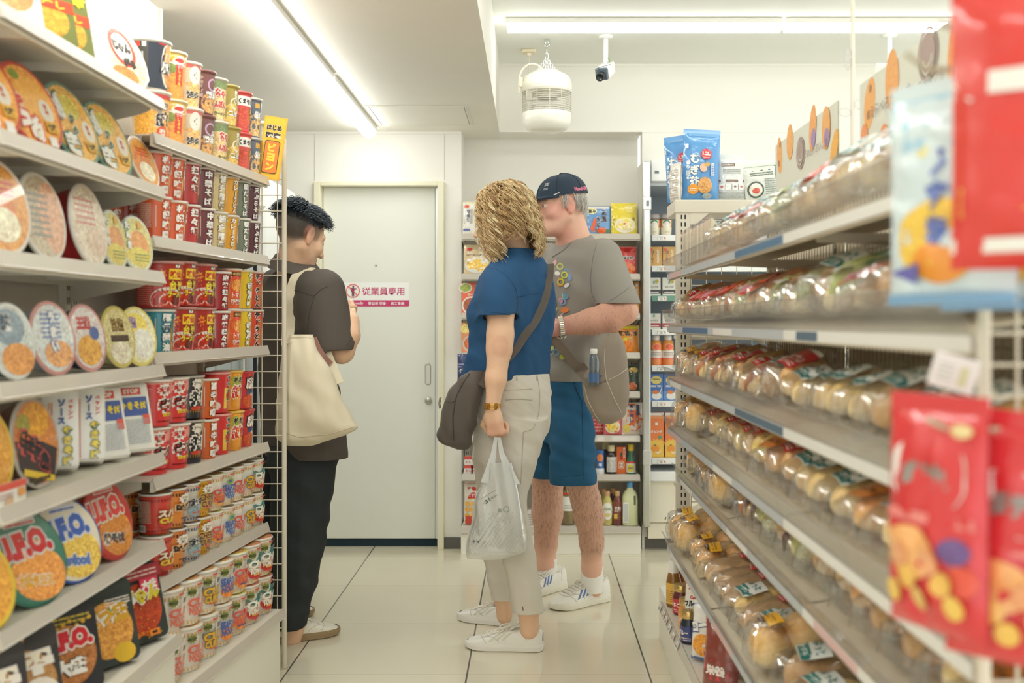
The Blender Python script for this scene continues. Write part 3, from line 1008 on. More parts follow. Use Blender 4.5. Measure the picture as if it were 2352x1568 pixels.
A.rect(-0.06,0.030,-0.020,0.090,'b9353a',n=4)
A.lines(-0.056,0.034,-0.024,0.086,9,'e6a39c',seed=3)
A.rect(-0.005,0.040,0.06,0.062,'324a73',n=5)
A.ell(0.014,0.024,0.034,0.024,'cf5a34',a=0.1)
A.txt('麻',0.010,0.082,h=0.038,col='f8f2e8',bold=0.07,edge='2a2a2c',ew=0.10)
A.txt('もち',0.022,0.046,w=0.026,col='f8f2e8',bold=0.04)
CUPS['mabo'] = cup_proto(0.047,0.039,0.118,A,'d84143',lid='d23034',rim='d23034',bands=[(0.098,0.1155,'d0363a')])
def dashes(A,y0,y1,col,n=30,R_=0.05):
 L = 2*math.pi*R_
 for i in range(n):
  x = -L/2 + L*i/n
  A.rect(x,y0,x + L/n*0.5,y1,col,n=1,m=1)
def classic(h,rt,rb,main,maincol,sub=None,subcol=None,base='f2eee2',band='d9b268',big=False,extra=None,lid='e6ddca',fill=None,edge=None,food=None):
 A = Art()
 dashes(A,h*0.80,h*0.875,band,R_=(rt + rb)/2)
 dashes(A,h*0.055,h*0.115,band,R_=(rt + rb)/2)
 A.rect(-math.pi*rb,h*0.895,math.pi*rb,h*0.902,'d98a6a',n=40,m=1)
 A.rect(-math.pi*rb,h*0.14,math.pi*rb,h*0.147,'d98a6a',n=40,m=1)
 k = rt/0.05
 if food:
  A.ell(0.012*k,h*0.30,0.030*k,h*0.16,food,a=0.05)
 if extra:
  extra(A,h,k)
 A.txt(main,0.012*k,h*0.52,w=0.062*k,h=h*0.20,col=maincol,bold=0.055,edge=edge,ew=0.06)
 if sub:
  A.txt(sub,0.014*k,h*0.34,w=0.058*k,h=h*(0.17 if len(sub) > 3 else 0.14),col=subcol or maincol,bold=0.055,edge=edge,ew=0.06)
 A.rect(-0.004*k,h*0.225,0.030*k,h*0.262,'d9604c' if not fill else fill,n=3,m=1)
 A.ell(0.008*k,h*0.925,0.008*k,h*0.035,'d9423c',n=12)
 if big:
  A.txt('BIG',0.030*k,h*0.755,w=0.028*k,h=h*0.115,col='4c4a44',bold=0.05)
  A.star(-0.010*k,h*0.76,0.013*k,0.008*k,10,'7f8a3c')
  A.txt('BIG!',-0.010*k,h*0.76,w=0.018*k,col='3c3a20',bold=0.05)
 side_panel(A,-0.055*k,h,'bdb6a4',int(h*1000) + len(main),0.036*k)
 L = Art()
 L.ell(0,0,rt*0.9,rt*0.9,'d8a868',a=0.05)
 L.rect(rt*0.35,-rt*0.75,rt*0.55,rt*0.75,'ead9cf',n=1)
 L.lines(-rt*0.8,rt*0.35,rt*0.3,rt*0.6,4,'c96a5a',seed=3)
 return cup_proto(rt,rb,h,A,base,lid=lid,rim='f4f0e8',lidart=L)
def star_blue(A,h,k):
 A.star(0.006*k,h*0.71,0.014*k,0.010*k,9,'8fb04a',sq=1.1)
 A.txt('夏',0.006*k,h*0.71,h=h*0.09,col='3f6ab0',bold=0.05)
def burst_cup(A,h,k):
 A.star(0.010*k,h*0.74,0.024*k,0.018*k,11,'f7f2e6',sq=0.8)
 A.txt('クセに',0.010*k,h*0.77,w=0.026*k,col='7a4a2a',bold=0.02)
 A.txt('旨!',0.009*k,h*0.69,w=0.014*k,col='7a4a2a',bold=0.02)
def tomato_x(A,h,k):
 A.poly([(-0.03*k,h*0.44),(0.05*k,h*0.44),(0.036*k,h*0.16),(0.012*k,h*0.10),(-0.014*k,h*0.18)],'df3f37')
 A.poly([(-0.024*k,h*0.66),(0.05*k,h*0.72),(0.046*k,h*0.56),(0.02*k,h*0.48),(-0.012*k,h*0.54)],'4d8f88')
sm = dict(h=0.106,rt=0.0395,rb=0.031)
bg = dict(h=0.122,rt=0.053,rb=0.043)
CUPS['sea'] = classic(main='SEAFOOD',maincol='3f63ad',sub='NOODLE',subcol='3f63ad',extra=star_blue,lid='55564f',fill='5a78b8',**sm)
CUPS['noodle'] = classic(main='CUP',maincol='d8574e',sub='NOODLE',subcol='d8574e',**sm)
CUPS['curry'] = classic(main='CUP',maincol='e8b52c',sub='CURRY',subcol='e8b52c',edge='5a4326',lid='3f4f42',**sm)
CUPS['chili'] = classic(main='Chili',maincol='f4f0e2',sub='TOMATO',subcol='f4ead8',extra=tomato_x,fill='e8b53c',lid='8d9a86',**sm)
CUPS['aji'] = classic(main='味',maincol='2b2826',base='ef9440',band='5c3a24',extra=burst_cup,edge='f3c28a',lid='3f4238',fill='3b2f2a',**sm)
CUPS['cheese'] = classic(main='CHEESE',maincol='7a3a20',sub='CURRY',subcol='7a3a34',base='efb92c',band='b07a1c',extra=burst_cup,edge='f7e08a',lid='b98c2c',**sm)
CUPS['bluecup'] = classic(main='金芽',maincol='2d2f3a',base='d9d4c8',band='33507c',edge='f0ede4',lid='33456a',food='8aa0b0',**sm)
CUPS['spice'] = classic(main='スパ!',maincol='f2ead8',sub='CUP',subcol='f0cf42',base='df4a3f',band='a8292a',edge='a5702c',lid='4b5a44',fill='b5302c',food='c93a30',**sm)
CUPS['pink'] = classic(main='CUP',maincol='d8574e',sub='NOODLE',subcol='d8574e',lid='cfd06a',food='e39a4c',fill='5a3f7a',**sm)
CUPS['big_noodle'] = classic(main='CUP',maincol='dd6a58',sub='NOODLE',subcol='dd6a58',big=True,**bg)
CUPS['big_curry'] = classic(main='CUP',maincol='e5b32e',sub='CURRY',subcol='e5b32e',edge='6a4f2c',big=True,**bg)
CUPS['big_sea'] = classic(main='SEAFOOD',maincol='3f63b0',sub='NOODLE',subcol='3f63b0',big=True,fill='eb9a3c',food='eb8a34',**bg)
CUPS['big_pink'] = classic(main='CUP',maincol='dd5a50',sub='NOODLE',subcol='dd5a50',big=True,lid='d4cf5c',food='e28a4a',fill='4f3f80',**bg)
CUPS['big_chili'] = classic(main='Chili',maincol='f4f0e2',sub='TOMATO',subcol='f4ead8',extra=tomato_x,fill='e8b53c',big=True,lid='d98a70',**bg)
# tall cups of the top shelf
A = Art()
A.rect(-0.03,0,0.06,0.128,'2f3542',n=10)
A.ell(0.030,0.072,0.026,0.062,'efe6da')
A.ell(0.034,0.072,0.022,0.056,'e9a45c',a=0.1)
A.ell(0.006,0.121,0.012,0.005,'c9363a')
A.rect(-0.07,0.008,-0.03,0.124,'4a4640',n=5)
A.barcode(-0.062,0.045,-0.042,0.095,5)
A.rect(-0.058,0.108,-0.048,0.122,'d8453c',n=1)
A.rect(-0.044,0.108,-0.034,0.122,'e9e4dc',n=1)
A.ell(-0.040,0.022,0.013,0.013,'e9e9e4')
A.txt('JAS',-0.040,0.022,w=0.016,col='4a4a4a',bold=0.02)
A.lines(-0.092,0.008,-0.072,0.124,18,'8a8578',seed=4)
A.txt('黒旨',0.032,0.06,h=0.03,col='f4f0e6',bold=0.05,edge='3a3a40')
CUPS['black_tall'] = cup_proto(0.056,0.045,0.129,A,'c9c2b4',lid='dcd8cc',rim='dedad0')
A = Art()
A.rect(-0.08,0,0.06,0.128,'eb9f49',a=0.35,n=16)
A.rect(-0.08,0.104,0.06,0.128,'f2c53a',n=16)
A.ell(0.0,0.103,0.035,0.014,'f3efe6')
A.ell(0.002,0.104,0.014,0.006,'d8423c')
A.ell(-0.030,0.080,0.022,0.014,'8a9a4a',a=0.2)
A.rect(-0.010,0.038,0.012,0.092,'d9412f',n=3)
A.vtxt('しょうゆ',0.001,0.080,0.0105,'f2d84a',bold=0.05)
A.txt('特製',0.001,0.086,w=0.017,h=0.008,col='f7f2e8',bold=0.05)
CUPS['shoyu'] = cup_proto(0.050,0.041,0.128,A,'e9b45c',lid='e8c070',rim='efe0c0')
A = Art()
A.rect(-0.08,0,0.06,0.128,'f0b050',a=0.3,n=16)
A.rect(-0.08,0.108,0.06,0.128,'d9413a',n=16)
A.txt('札幌',0.0,0.090,w=0.040,h=0.020,col='3a3026',bold=0.05,edge='f8f0dc')
A.txt('純',0.002,0.056,h=0.042,col='3a3436',bold=0.06,edge='f8f0e2')
A.ell(0.002,0.020,0.018,0.018,'e2563e')
A.txt('濃',0.002,0.020,h=0.022,col='f4e6d2',bold=0.05)
CUPS['pure_tall'] = cup_proto(0.051,0.042,0.128,A,'efe0c8',lid='d8cfc0',rim='efe8da')
A = Art()
A.ell(0.000,0.036,0.04,0.036,'e6b878',a=0.1)
A.ell(0.004,0.090,0.018,0.026,'ece6da')
A.txt('く',0.004,0.090,h=0.02,col='6a6a62',bold=0.03)
A.txt('博多',0.0,0.034,w=0.044,h=0.022,col='3c3832',bold=0.05,edge='f6f1e6')
CUPS['hakata'] = cup_proto(0.046,0.038,0.126,A,'ddd0b4',lid='e2d9c4',rim='efe8da',bands=[(0.110,0.124,'dd6a5c')])
A = Art()
A.ell(0.006,0.032,0.032,0.030,'cf9a5c',a=0.1)
A.ring(0.012,0.086,0.014,0.019,'c9a5c0',a0=R(40),a1=R(300))
A.vtxt('米',0.024,0.086,0.022,'f7f2ea',bold=0.05,edge='4c2a26')
A.txt('鶏油',0.008,0.056,w=0.040,h=0.022,col='f7f2ea',bold=0.05,edge='4c2a26')
A.vtxt('中華そば屋',-0.026,0.110,0.012,'d9b9a8',bold=0.02)
CUPS['brown'] = cup_proto(0.0435,0.036,0.126,A,'7b4a45',lid='8a5a54',rim='8a5a54')
A = Art()
A.rect(-0.05,0.006,0.05,0.120,'e6c58a',a=0.2,n=10)
A.rect(-0.05,0.095,0.05,0.124,'7f8f5c',a=0.5,n=10)
A.txt('ちゃ',0.004,0.080,w=0.034,h=0.03,col='d33c34',bold=0.07,edge='f6efe2',ew=0.08)
A.txt('んぽん',0.004,0.048,w=0.042,h=0.024,col='d33c34',bold=0.07,edge='f6efe2',ew=0.08)
A.txt('ラーメン',0.004,0.020,w=0.042,col='2f5a3f',bold=0.05)
CUPS['chan'] = cup_proto(0.0435,0.036,0.126,A,'d9ccb0',lid='cfc6ae',rim='e2dbc8')
A = Art()
A.ell(0.004,0.036,0.036,0.034,'d9b25e',a=0.1)
A.ring(0.010,0.070,0.014,0.018,'efe6cc',a0=R(20),a1=R(290))
A.txt('ニボ',0.006,0.040,w=0.04,h=0.02,col='f4efe0',bold=0.05,edge='4a421e')
A.vtxt('煮干し',0.012,0.112,0.014,'f4efe0',bold=0.04)
CUPS['olive'] = cup_proto(0.0435,0.036,0.126,A,'a8933f',lid='b09c4c',rim='b8a85c')
A = Art()
A.rect(-0.03,0.082,0.04,0.112,'f4efe6',n=6)
A.txt('くまモリ',0.004,0.096,w=0.05,h=0.017,col='2c2a2a',bold=0.05)
A.ell(0.006,0.046,0.034,0.036,'cf4b34',a=0.05)
A.vtxt('旨辛',0.030,0.076,0.018,'d9c83c',bold=0.05,edge='50201c')
side_panel(A,-0.056,0.125,'f2a7a0',9,0.04)
CUPS['redtop'] = cup_proto(0.046,0.038,0.126,A,'e04a48',lid='d8403f',rim='e06560')
A = Art()
A.ell(0.004,0.034,0.04,0.040,'d3b07a',a=0.1)
A.rect(-0.012,0.052,0.026,0.088,'5c6a78',n=3)
A.vtxt('塩',0.007,0.086,0.028,'f1efe8',bold=0.05)
A.rect(-0.004,0.094,0.014,0.110,'d9a83c',n=2)
CUPS['slate'] = cup_proto(0.0435,0.036,0.126,A,'5f6a78',lid='c9c6bc',rim='c9c9c2')
# red lidded round bowl of the base deck
A = Art()
A.txt('カレー',0.0,0.05,w=0.06,h=0.028,col='f4efe2',bold=0.05,edge='8a1f1f')
L = Art().ell(0,0,0.058,0.058,'d8413f').lines(-0.04,-0.02,0.04,0.03,5,'f0b0a8',seed=2)
CUPS['red_bowl'] = cup_proto(0.060,0.048,0.085,A,'d3393a',lid='d8413f',rim='d94a48',lidart=L)
CUPDESC = {'sapporo': 'orange miso noodle cup','tantan': 'crimson dandan noodle cup','chuka': 'maroon soba noodle cup','hakata_cream': 'cream pork noodle cup',
  'curry_udon': 'amber curry udon cup','soba_green': 'grey-green duck soba cup','tempura': 'plum tempura soba cup','teal': 'teal pork noodle cup','mala': 'dark red numbing noodle cup',
  'umakara': 'burnt orange miso noodle cup','flame': 'wide red flame-printed noodle cup','tomato_hot': 'orange tomato noodle cup','champon': 'yellow champon noodle cup',
  'jjigae': 'red jjigae udon cup','spicy': 'red spicy noodle cup','black_tan': 'black dandan noodle cup','sapporo_red': 'plain red noodle cup','pure': 'orange and green miso cup',
  'mabo': 'red-lidded mapo noodle cup','sea': 'white seafood noodle cup','noodle': 'white noodle cup in red letters','curry': 'white curry noodle cup','chili': 'white chili tomato cup',
  'aji': 'orange flavour noodle cup','cheese': 'yellow cheese curry cup','bluecup': 'grey and blue noodle cup','spice': 'red spice noodle cup','pink': 'white noodle cup with yellow lid',
  'big_noodle': 'big white noodle cup','big_curry': 'big white curry cup','big_sea': 'big blue-lettered seafood cup','big_pink': 'big white cup with yellow lid','big_chili': 'big chili tomato cup',
  'black_tall': 'tall black and silver noodle cup','shoyu': 'tall orange soy noodle cup','pure_tall': 'tall orange miso noodle cup','hakata': 'tall beige noodle cup','brown': 'tall brown chicken noodle cup',
  'chan': 'tall beige red-lettered cup','olive': 'tall olive gold noodle cup','redtop': 'tall red noodle cup','slate': 'tall slate grey noodle cup','red_bowl': 'red round noodle bowl'}
GROUPN = 'noodle cups on the far unit'
SHN = ['top shelf','second shelf','third shelf','fourth shelf','fifth shelf','base deck']
def cup_row(shelf,tier_names,x0=0.06,d=0.062,face=-0.6,second=(),gap=0.001,jit=0.12):
 """tier_names: columns, near to far: tuple of designs from the bottom up (a name or (name, x))"""
 rg = random.Random(shelf*7 + 1)
 z0 = (FZ + [FB])[shelf]
 x = x0
 n = len(tier_names)
 for c,col in enumerate(tier_names):
  if isinstance(col[-1],float):
   x = col[-1]
   col = col[:-1]
  p0 = CUPS[col[0]]
  z = z0 + 0.0005
  for t,nm in enumerate(col):
   p = CUPS[nm]
   r = p0.r
   loc = far_pt(x,d + r - 0.052 + rg.uniform(-0.003,0.003),z)
   tier = ('lower tier','upper tier','third tier')[t]
   lab = f"{CUPDESC[nm]}, {tier}, {ORD[n - 1 - c]} from the wire screen, {SHN[shelf]}"
   p.spawn(lab,loc,(0,0,face + rg.uniform(-jit,jit)),GROUPN)
   z += p.h + 0.0006
  if c + 1 < n:
   nx = tier_names[c + 1]
   x += p0.r + CUPS[nx[0]].r + gap
 # cups behind
 for k,(xx,col) in enumerate(second):
  z = z0 + 0.0005
  for t,nm in enumerate(col):
   p = CUPS[nm]
   loc = far_pt(xx,d + 0.103,z)
   p.spawn(f"{CUPDESC[nm]} in the row behind, {('lower', 'upper')[t]} tier, {ORD[k]} from the bowls, {SHN[shelf]}",loc,(0,0,face + rg.uniform(-0.2,0.2)),GROUPN)
   z += p.h + 0.0006
cup_row(0,[('pure_tall','black_tall',0.125),('shoyu','shoyu'),('hakata','hakata'),('brown','brown'),('chan','chan'),('olive','olive'),('redtop','redtop'),('slate','slate')],
  second=[])
cup_row(1,[('sapporo','sapporo',0.135),('sapporo','sapporo'),('tantan','tantan'),('chuka','chuka'),('hakata_cream','hakata_cream'),('curry_udon','curry_udon'),('soba_green','soba_green'),('tempura','tempura')],
  gap=0.0004,second=[(0.08,('sapporo','sapporo')),(0.19,('sapporo',))])
cup_row(2,[('teal','flame',0.165),('flame','flame',0.303),('flame','flame'),('mala','mala'),('tomato_hot','tomato_hot'),('champon','champon'),('jjigae','jjigae')],
  gap=0.0003,second=[])
cup_row(3,[('spicy','spicy',0.135),('spicy','spicy'),('black_tan','black_tan'),('umakara','umakara'),('sapporo_red','sapporo_red'),('pure','pure'),('mabo','mabo')],
  gap=0.003,second=[(0.07,('spicy','spicy'))])
cup_row(4,[('spice','spice',0.125),('aji','aji'),('bluecup','bluecup'),('cheese','cheese'),('pink','pink'),('sea','sea'),('noodle','noodle'),('curry','curry'),('chili','chili')],
  gap=0.0004,d=0.055,second=[(0.08,('aji','aji')),(0.18,('aji','aji'))])
cup_row(5,[('red_bowl',0.005),('big_noodle','big_noodle',0.120),('big_noodle','big_noodle'),('big_curry','big_curry'),('big_sea','big_sea'),('big_pink','big_pink'),('big_chili','big_chili'),('big_chili','big_chili')],
  d=0.022,gap=0.0004,second=[])
# ---------------------------------------------------------------- noodle bowls and boxes of the near unit
def bowl_proto(rt,h,base,lidart,rim='efe9de',side=None,rb=None,lid='efe6d8'):
 p = Proto('noodle_bowl','instant noodles')
 rb = rb or rt*0.72
 mb = MB()
 prof = [(rb*0.92,0),(rb,0.002),(rb + (rt - rb)*0.35,h*0.3),(rb + (rt - rb)*0.72,h*0.66),(rt - 0.003,h - 0.006),(rt + 0.001,h - 0.005),(rt + 0.003,h - 0.002),(rt + 0.002,h)]
 mb.lathe(prof,40,[hx(base)]*4 + [hx(rim)]*3,cap=(True,False))
 if side:
  def fn(u,v,k):
   q = v/h
   r = np.interp(q,[0,0.3,0.66,1.0],[rb,rb + (rt - rb)*0.35,rb + (rt - rb)*0.72,rt]) + 0.0008 + 0.0002*k
   return (r*math.cos(u/rt),r*math.sin(u/rt),v)
  side.onto(mb,fn)
 lb = MB().lathe([(rt + 0.0028,h - 0.0008),(rt + 0.0028,h + 0.0006),(rt*0.97,h + 0.0012),(0.0001,h + 0.0012)],44,[hx(rim),hx(rim),hx(lid)],cap=(False,False))
 lidart.onto(lb,lambda u,v,k: (v,-u,h + 0.0014 + 0.00022*k),smooth=False)
 p.part('bowl',mb,PRINT)
 p.part('lid',lb,FILM)
 p.h,p.r = h,rt + 0.003
 return p
def lid_photo(r,food,rim=None,food2=None,seal=True):
 A = Art()
 if rim:
  A.ell(0,0,r,r,rim,n=40,rings=1)
 A.ell(0,0,r*0.93,r*0.93,food,a=0.15,n=40)
 if food2:
  A.ell(r*0.15,r*0.1,r*0.5,r*0.45,food2,a=0.1)
 return A
BOWLS = {}
r = 0.088
A = lid_photo(r,'eba352','c9443c')
A.ell(0.012,0.022,0.052,0.040,'f0b25c',a=0.6)
A.ell(-0.025,0.06,0.016,0.010,'7f9440',a=0.2)
A.ell(0.044,-0.002,0.021,0.024,'efe9da').ell(0.044,-0.002,0.018,0.021,'e8e2d2')
A.vtxt('登場',0.044,0.014,0.013,'c43a34',bold=0.04)
A.vtxt('赤い',-0.036,0.018,0.022,'e0382f',bold=0.08,edge='f7f2e8',ew=0.09)
A.txt('つね',-0.020,-0.040,w=0.074,h=0.05,col='f7f3ea',bold=0.10,edge='d8352f',ew=0.07,rot=R(-28))
A.rect(0.026,-0.048,0.062,-0.024,'e8b23c',n=2)
A.txt('七味',0.044,-0.036,w=0.030,h=0.016,col='3a342a',bold=0.06)
A.rect(0.02,-0.078,0.044,-0.058,'e9e6df',n=2)
BOWLS['kitsune'] = bowl_proto(r,0.068,'b5302e',A,rim='d24a44')
def green_lid(r):
 A = lid_photo(r,'ecb765','6b9480')
 A.ell(0.004,0.035,0.035,0.026,'d9c86a',a=0.1)
 A.ell(0.050,-0.010,0.021,0.024,'efe9da')
 A.vtxt('登場',0.050,0.006,0.013,'c43a34',bold=0.04)
 A.vtxt('緑の',0.000,0.020,0.022,'2e6a55',bold=0.06,edge='f2f2ea',ew=0.08)
 A.txt('たぬ',-0.048,0.030,w=0.05,h=0.06,col='f4f4ec',bold=0.10,edge='2f6f5a',ew=0.07)
 A.txt('き',-0.028,-0.048,w=0.05,h=0.05,col='f4f4ec',bold=0.10,edge='2f6f5a',ew=0.07)
 A.rect(0.022,-0.056,0.058,-0.034,'e2b440',n=2)
 A.txt('七味',0.040,-0.045,w=0.030,h=0.015,col='3a342a',bold=0.06)
 return A
BOWLS['tanuki'] = bowl_proto(0.086,0.066,'2a4b44',green_lid(0.086),rim='7a9f8e')
A = lid_photo(0.080,'e6a154','efe6da')
A.ell(-0.01,-0.01,0.05,0.05,'e38a4c',a=0.0)
A.lines(-0.03,0.02,0.04,0.05,3,'d8473a',seed=5)
A.ell(0.0,-0.03,0.045,0.03,'f3ead6',a=0.1)
BOWLS['pork'] = bowl_proto(0.080,0.062,'efe4d2',A,rim='efe4d2')
A = lid_photo(0.086,'eed9c0','f2ece2')
A.ell(0.0,0.02,0.046,0.040,'f0ebe0').ring(0,0.02,0.038,0.050,'d94a3a')
A.txt('じゃん',0.0,0.022,w=0.07,h=0.03,col='2c2b2b',bold=0.10)
A.txt('がら',0.014,-0.018,w=0.05,h=0.028,col='2c2b2b',bold=0.10)
A.ell(-0.02,-0.055,0.05,0.022,'e58a4c',a=0.1)
BOWLS['jangara'] = bowl_proto(0.086,0.066,'f0e9de',A,rim='f0eae0')
side = Art().rect(-0.2,0.012,0.2,0.022,'8a8f8c',n=40).ell(-0.02,0.03,0.016,0.012,'e6e6e0')
side.lines(-0.10,0.012,-0.04,0.05,6,'b9bdba',seed=3)
A = lid_photo(0.084,'c9b8a4','e8e4da')
A.ell(0.03,0,0.045,0.07,'e9b49a',a=0.2).lines(-0.05,-0.04,0.02,0.05,7,'a09a90',seed=5)
BOWLS['black'] = bowl_proto(0.084,0.092,'3c4444',A,rim='dfdcd2',side=side)
side = Art().rect(-0.2,0.012,0.2,0.020,'f0cf42',n=40)
side.txt('特製',0.0,0.036,w=0.04,h=0.02,col='2a2a2a',bold=0.08,edge='f3ede2')
side.ell(-0.06,0.04,0.026,0.022,'c93232').txt('辛',-0.06,0.04,h=0.026,col='f4eee4',bold=0.06)
A = lid_photo(0.084,'efe0d4','efe6dc')
A.lines(-0.06,0.0,0.03,0.06,5,'e8a49a',seed=7).ell(0.02,-0.035,0.045,0.03,'e9cfc0',a=0.3)
BOWLS['redwhite'] = bowl_proto(0.084,0.092,'cf3138',A,rim='ece6dc',side=side)
A = lid_photo(0.066,'e0d68c','dfe6d8')
A.ell(0.006,-0.004,0.042,0.036,'eda35a',a=0.2).ell(0.0,-0.03,0.05,0.022,'e8d35c',a=0.4)
A.lines(-0.02,-0.042,0.04,-0.02,3,'8f9a4a',seed=5)
A.vtxt('たぬき',-0.036,0.054,0.022,'f6f6ee',bold=0.08,edge='54806c',ew=0.08)
A.rect(0.006,0.036,0.022,0.054,'efb33c',n=1)
BOWLS['greensmall'] = bowl_proto(0.066,0.060,'54806c',A,rim='e2e6d8')
A = lid_photo(0.082,'cfd3d6','e9ebe8')
A.ell(-0.01,0.03,0.06,0.04,'8d9db0',a=0.2).ell(0.01,-0.04,0.06,0.035,'e9a463',a=0.1)
A.txt('鮭',-0.02,0.04,h=0.04,col='3c4a5c',bold=0.08,edge='f2f2ee')
BOWLS['bluegrey'] = bowl_proto(0.082,0.066,'2c4a6e',A,rim='e6e8e6')
A = lid_photo(0.080,'d8dbe2','d9928a')
A.lines(-0.04,0.0,0.03,0.06,6,'7a8fc0',seed=2).ell(0.01,-0.035,0.05,0.03,'eeb07a',a=0.1)
A.vtxt('うまい',0.0,0.06,0.03,'f6f4f0',bold=0.08,edge='6a80b5',ew=0.08)
BOWLS['bluered'] = bowl_proto(0.080,0.066,'b9c4d8',A,rim='e2b3aa')
A = lid_photo(0.078,'e3d9dc','d88f8c')
A.txt('王道',-0.01,0.035,w=0.06,h=0.035,col='c9453f',bold=0.09,edge='f6f2ee')
A.ell(0.0,-0.03,0.05,0.036,'eeb255',a=0.1).ell(0.03,0.01,0.02,0.016,'5c6fae',a=0.5)
BOWLS['redblue'] = bowl_proto(0.078,0.064,'2d4d80',A,rim='e6b6ae')
A = lid_photo(0.076,'e3d7a0','d9c65c')
A.txt('旨塩',0.0,0.03,w=0.06,h=0.036,col='8a6a2a',bold=0.08,edge='f4ecc0')
A.rect(-0.04,-0.012,0.045,0.004,'5c4326',n=4).ell(0.0,-0.04,0.05,0.028,'efe6d2',a=0.2)
BOWLS['yellow'] = bowl_proto(0.076,0.062,'e6dcb8',A,rim='e0d488')
A = lid_photo(0.074,'e8dfb4','e2d05a')
A.ell(-0.01,0.03,0.05,0.03,'efd64e',a=0.4).ell(0.012,-0.02,0.046,0.04,'ebe8e0',a=0.4).txt('塩',-0.02,0.036,h=0.03,col='8c6cae',bold=0.08)
BOWLS['yellowshine'] = bowl_proto(0.074,0.062,'e9e0c0',A,rim='e9dd98')
A = lid_photo(0.088,'d98a4a','b9b0a6')
A.ell(0.01,0.045,0.05,0.035,'e8a53c',a=0.0).ell(-0.04,0.04,0.025,0.02,'a8a04a',a=0.2)
A.poly([(-0.08,0.01),(0.02,0.0),(0.075,-0.02),(0.05,-0.075),(-0.03,-0.082),(-0.075,-0.045)],'3f3434')
A.txt('辛辛',-0.024,-0.004,w=0.08,h=0.05,col='2e2628',bold=0.11,edge='d85a56',ew=0.07,rot=R(-25))
A.txt('魚',0.02,-0.04,h=0.04,col='2e2628',bold=0.11,edge='d85a56',ew=0.07,rot=R(-25))
A.poly([(-0.062,-0.045),(0.048,-0.072),(0.044,-0.084),(-0.066,-0.058)],'ecc93c')
A.lines(-0.05,-0.075,0.03,-0.06,1,'4a3a1a',seed=1)
BOWLS['karakara'] = bowl_proto(0.088,0.085,'6b3f3a',A,rim='cfc8bc')
def ufo(rimc,top,txtc,food,sub,subc,edge='e6e6e2',base=None):
 A = Art()
 r = 0.092
 A.ell(0,0,r*0.97,r*0.97,top,n=40)
 A.ell(0.014,-0.034,0.066,0.052,food,a=0.0)
 A.ell(0.03,0.0,0.03,0.03,food,a=0.1)
 A.txt('U.F.O.',-0.004,0.026,w=0.140,h=0.052,col=txtc,bold=0.08,edge=edge,ew=0.07,rot=R(4))
 A.txt(sub,0.0,-0.045,w=0.085,h=0.026,col=subc,bold=0.08,edge='f2eee4',ew=0.07,rot=R(-8))
 A.rect(-0.04,0.062,0.04,0.076,edge,n=5).lines(-0.036,0.064,0.036,0.074,1,txtc,seed=2)
 return bowl_proto(r,0.058,base or rimc,A,rim=rimc,lid=rimc)
BOWLS['ufo_green'] = ufo('3a7a68','45806e','cf3338','eba05a','大盛タコス','e8ab3a',edge='d9dcd8')
BOWLS['ufo_blue'] = ufo('3f63b4','eee6d2','4a6cc0','ecc768','Seafood','6a86c8',edge='dfe3ee')
BOWLS['ufo_red'] = ufo('c8352f','c83a2c','e6433a','dc8c3c','焼そば','3a2a26',edge='eae4d8')
A = lid_photo(0.09,'e0a24c','e2c23c')
A.txt('焼',0,0,h=0.07,col='c33a30',bold=0.08,edge='f4ecd8')
BOWLS['gold'] = bowl_proto(0.09,0.06,'d8b23c',A,rim='e4cc66')
BDESC = {'kitsune': 'red-rimmed udon bowl with fried tofu lid','tanuki': 'green-rimmed soba bowl with tempura lid','pork': 'small beige bowl with orange picture lid','jangara': 'white bowl with black brushed lid',
  'black': 'deep black noodle bowl with grey lid','redwhite': 'deep red noodle bowl with white lid','greensmall': 'small green-lettered soba bowl','bluegrey': 'navy bowl with grey blue lid',
  'bluered': 'pale blue bowl with red rim','redblue': 'navy bowl with red and white lid','yellow': 'matt yellow-rimmed noodle bowl','yellowshine': 'shiny yellow-rimmed noodle bowl','karakara': 'brown bowl with black and red lid',
  'ufo_green': 'green fried noodle bowl with tacos','ufo_blue': 'blue fried noodle bowl','ufo_red': 'red fried noodle bowl','gold': 'gold fried noodle bowl'}
NSH = ['top shelf','second shelf','third shelf','fourth shelf','fifth shelf','sixth shelf','base deck']
bowl_n = {}
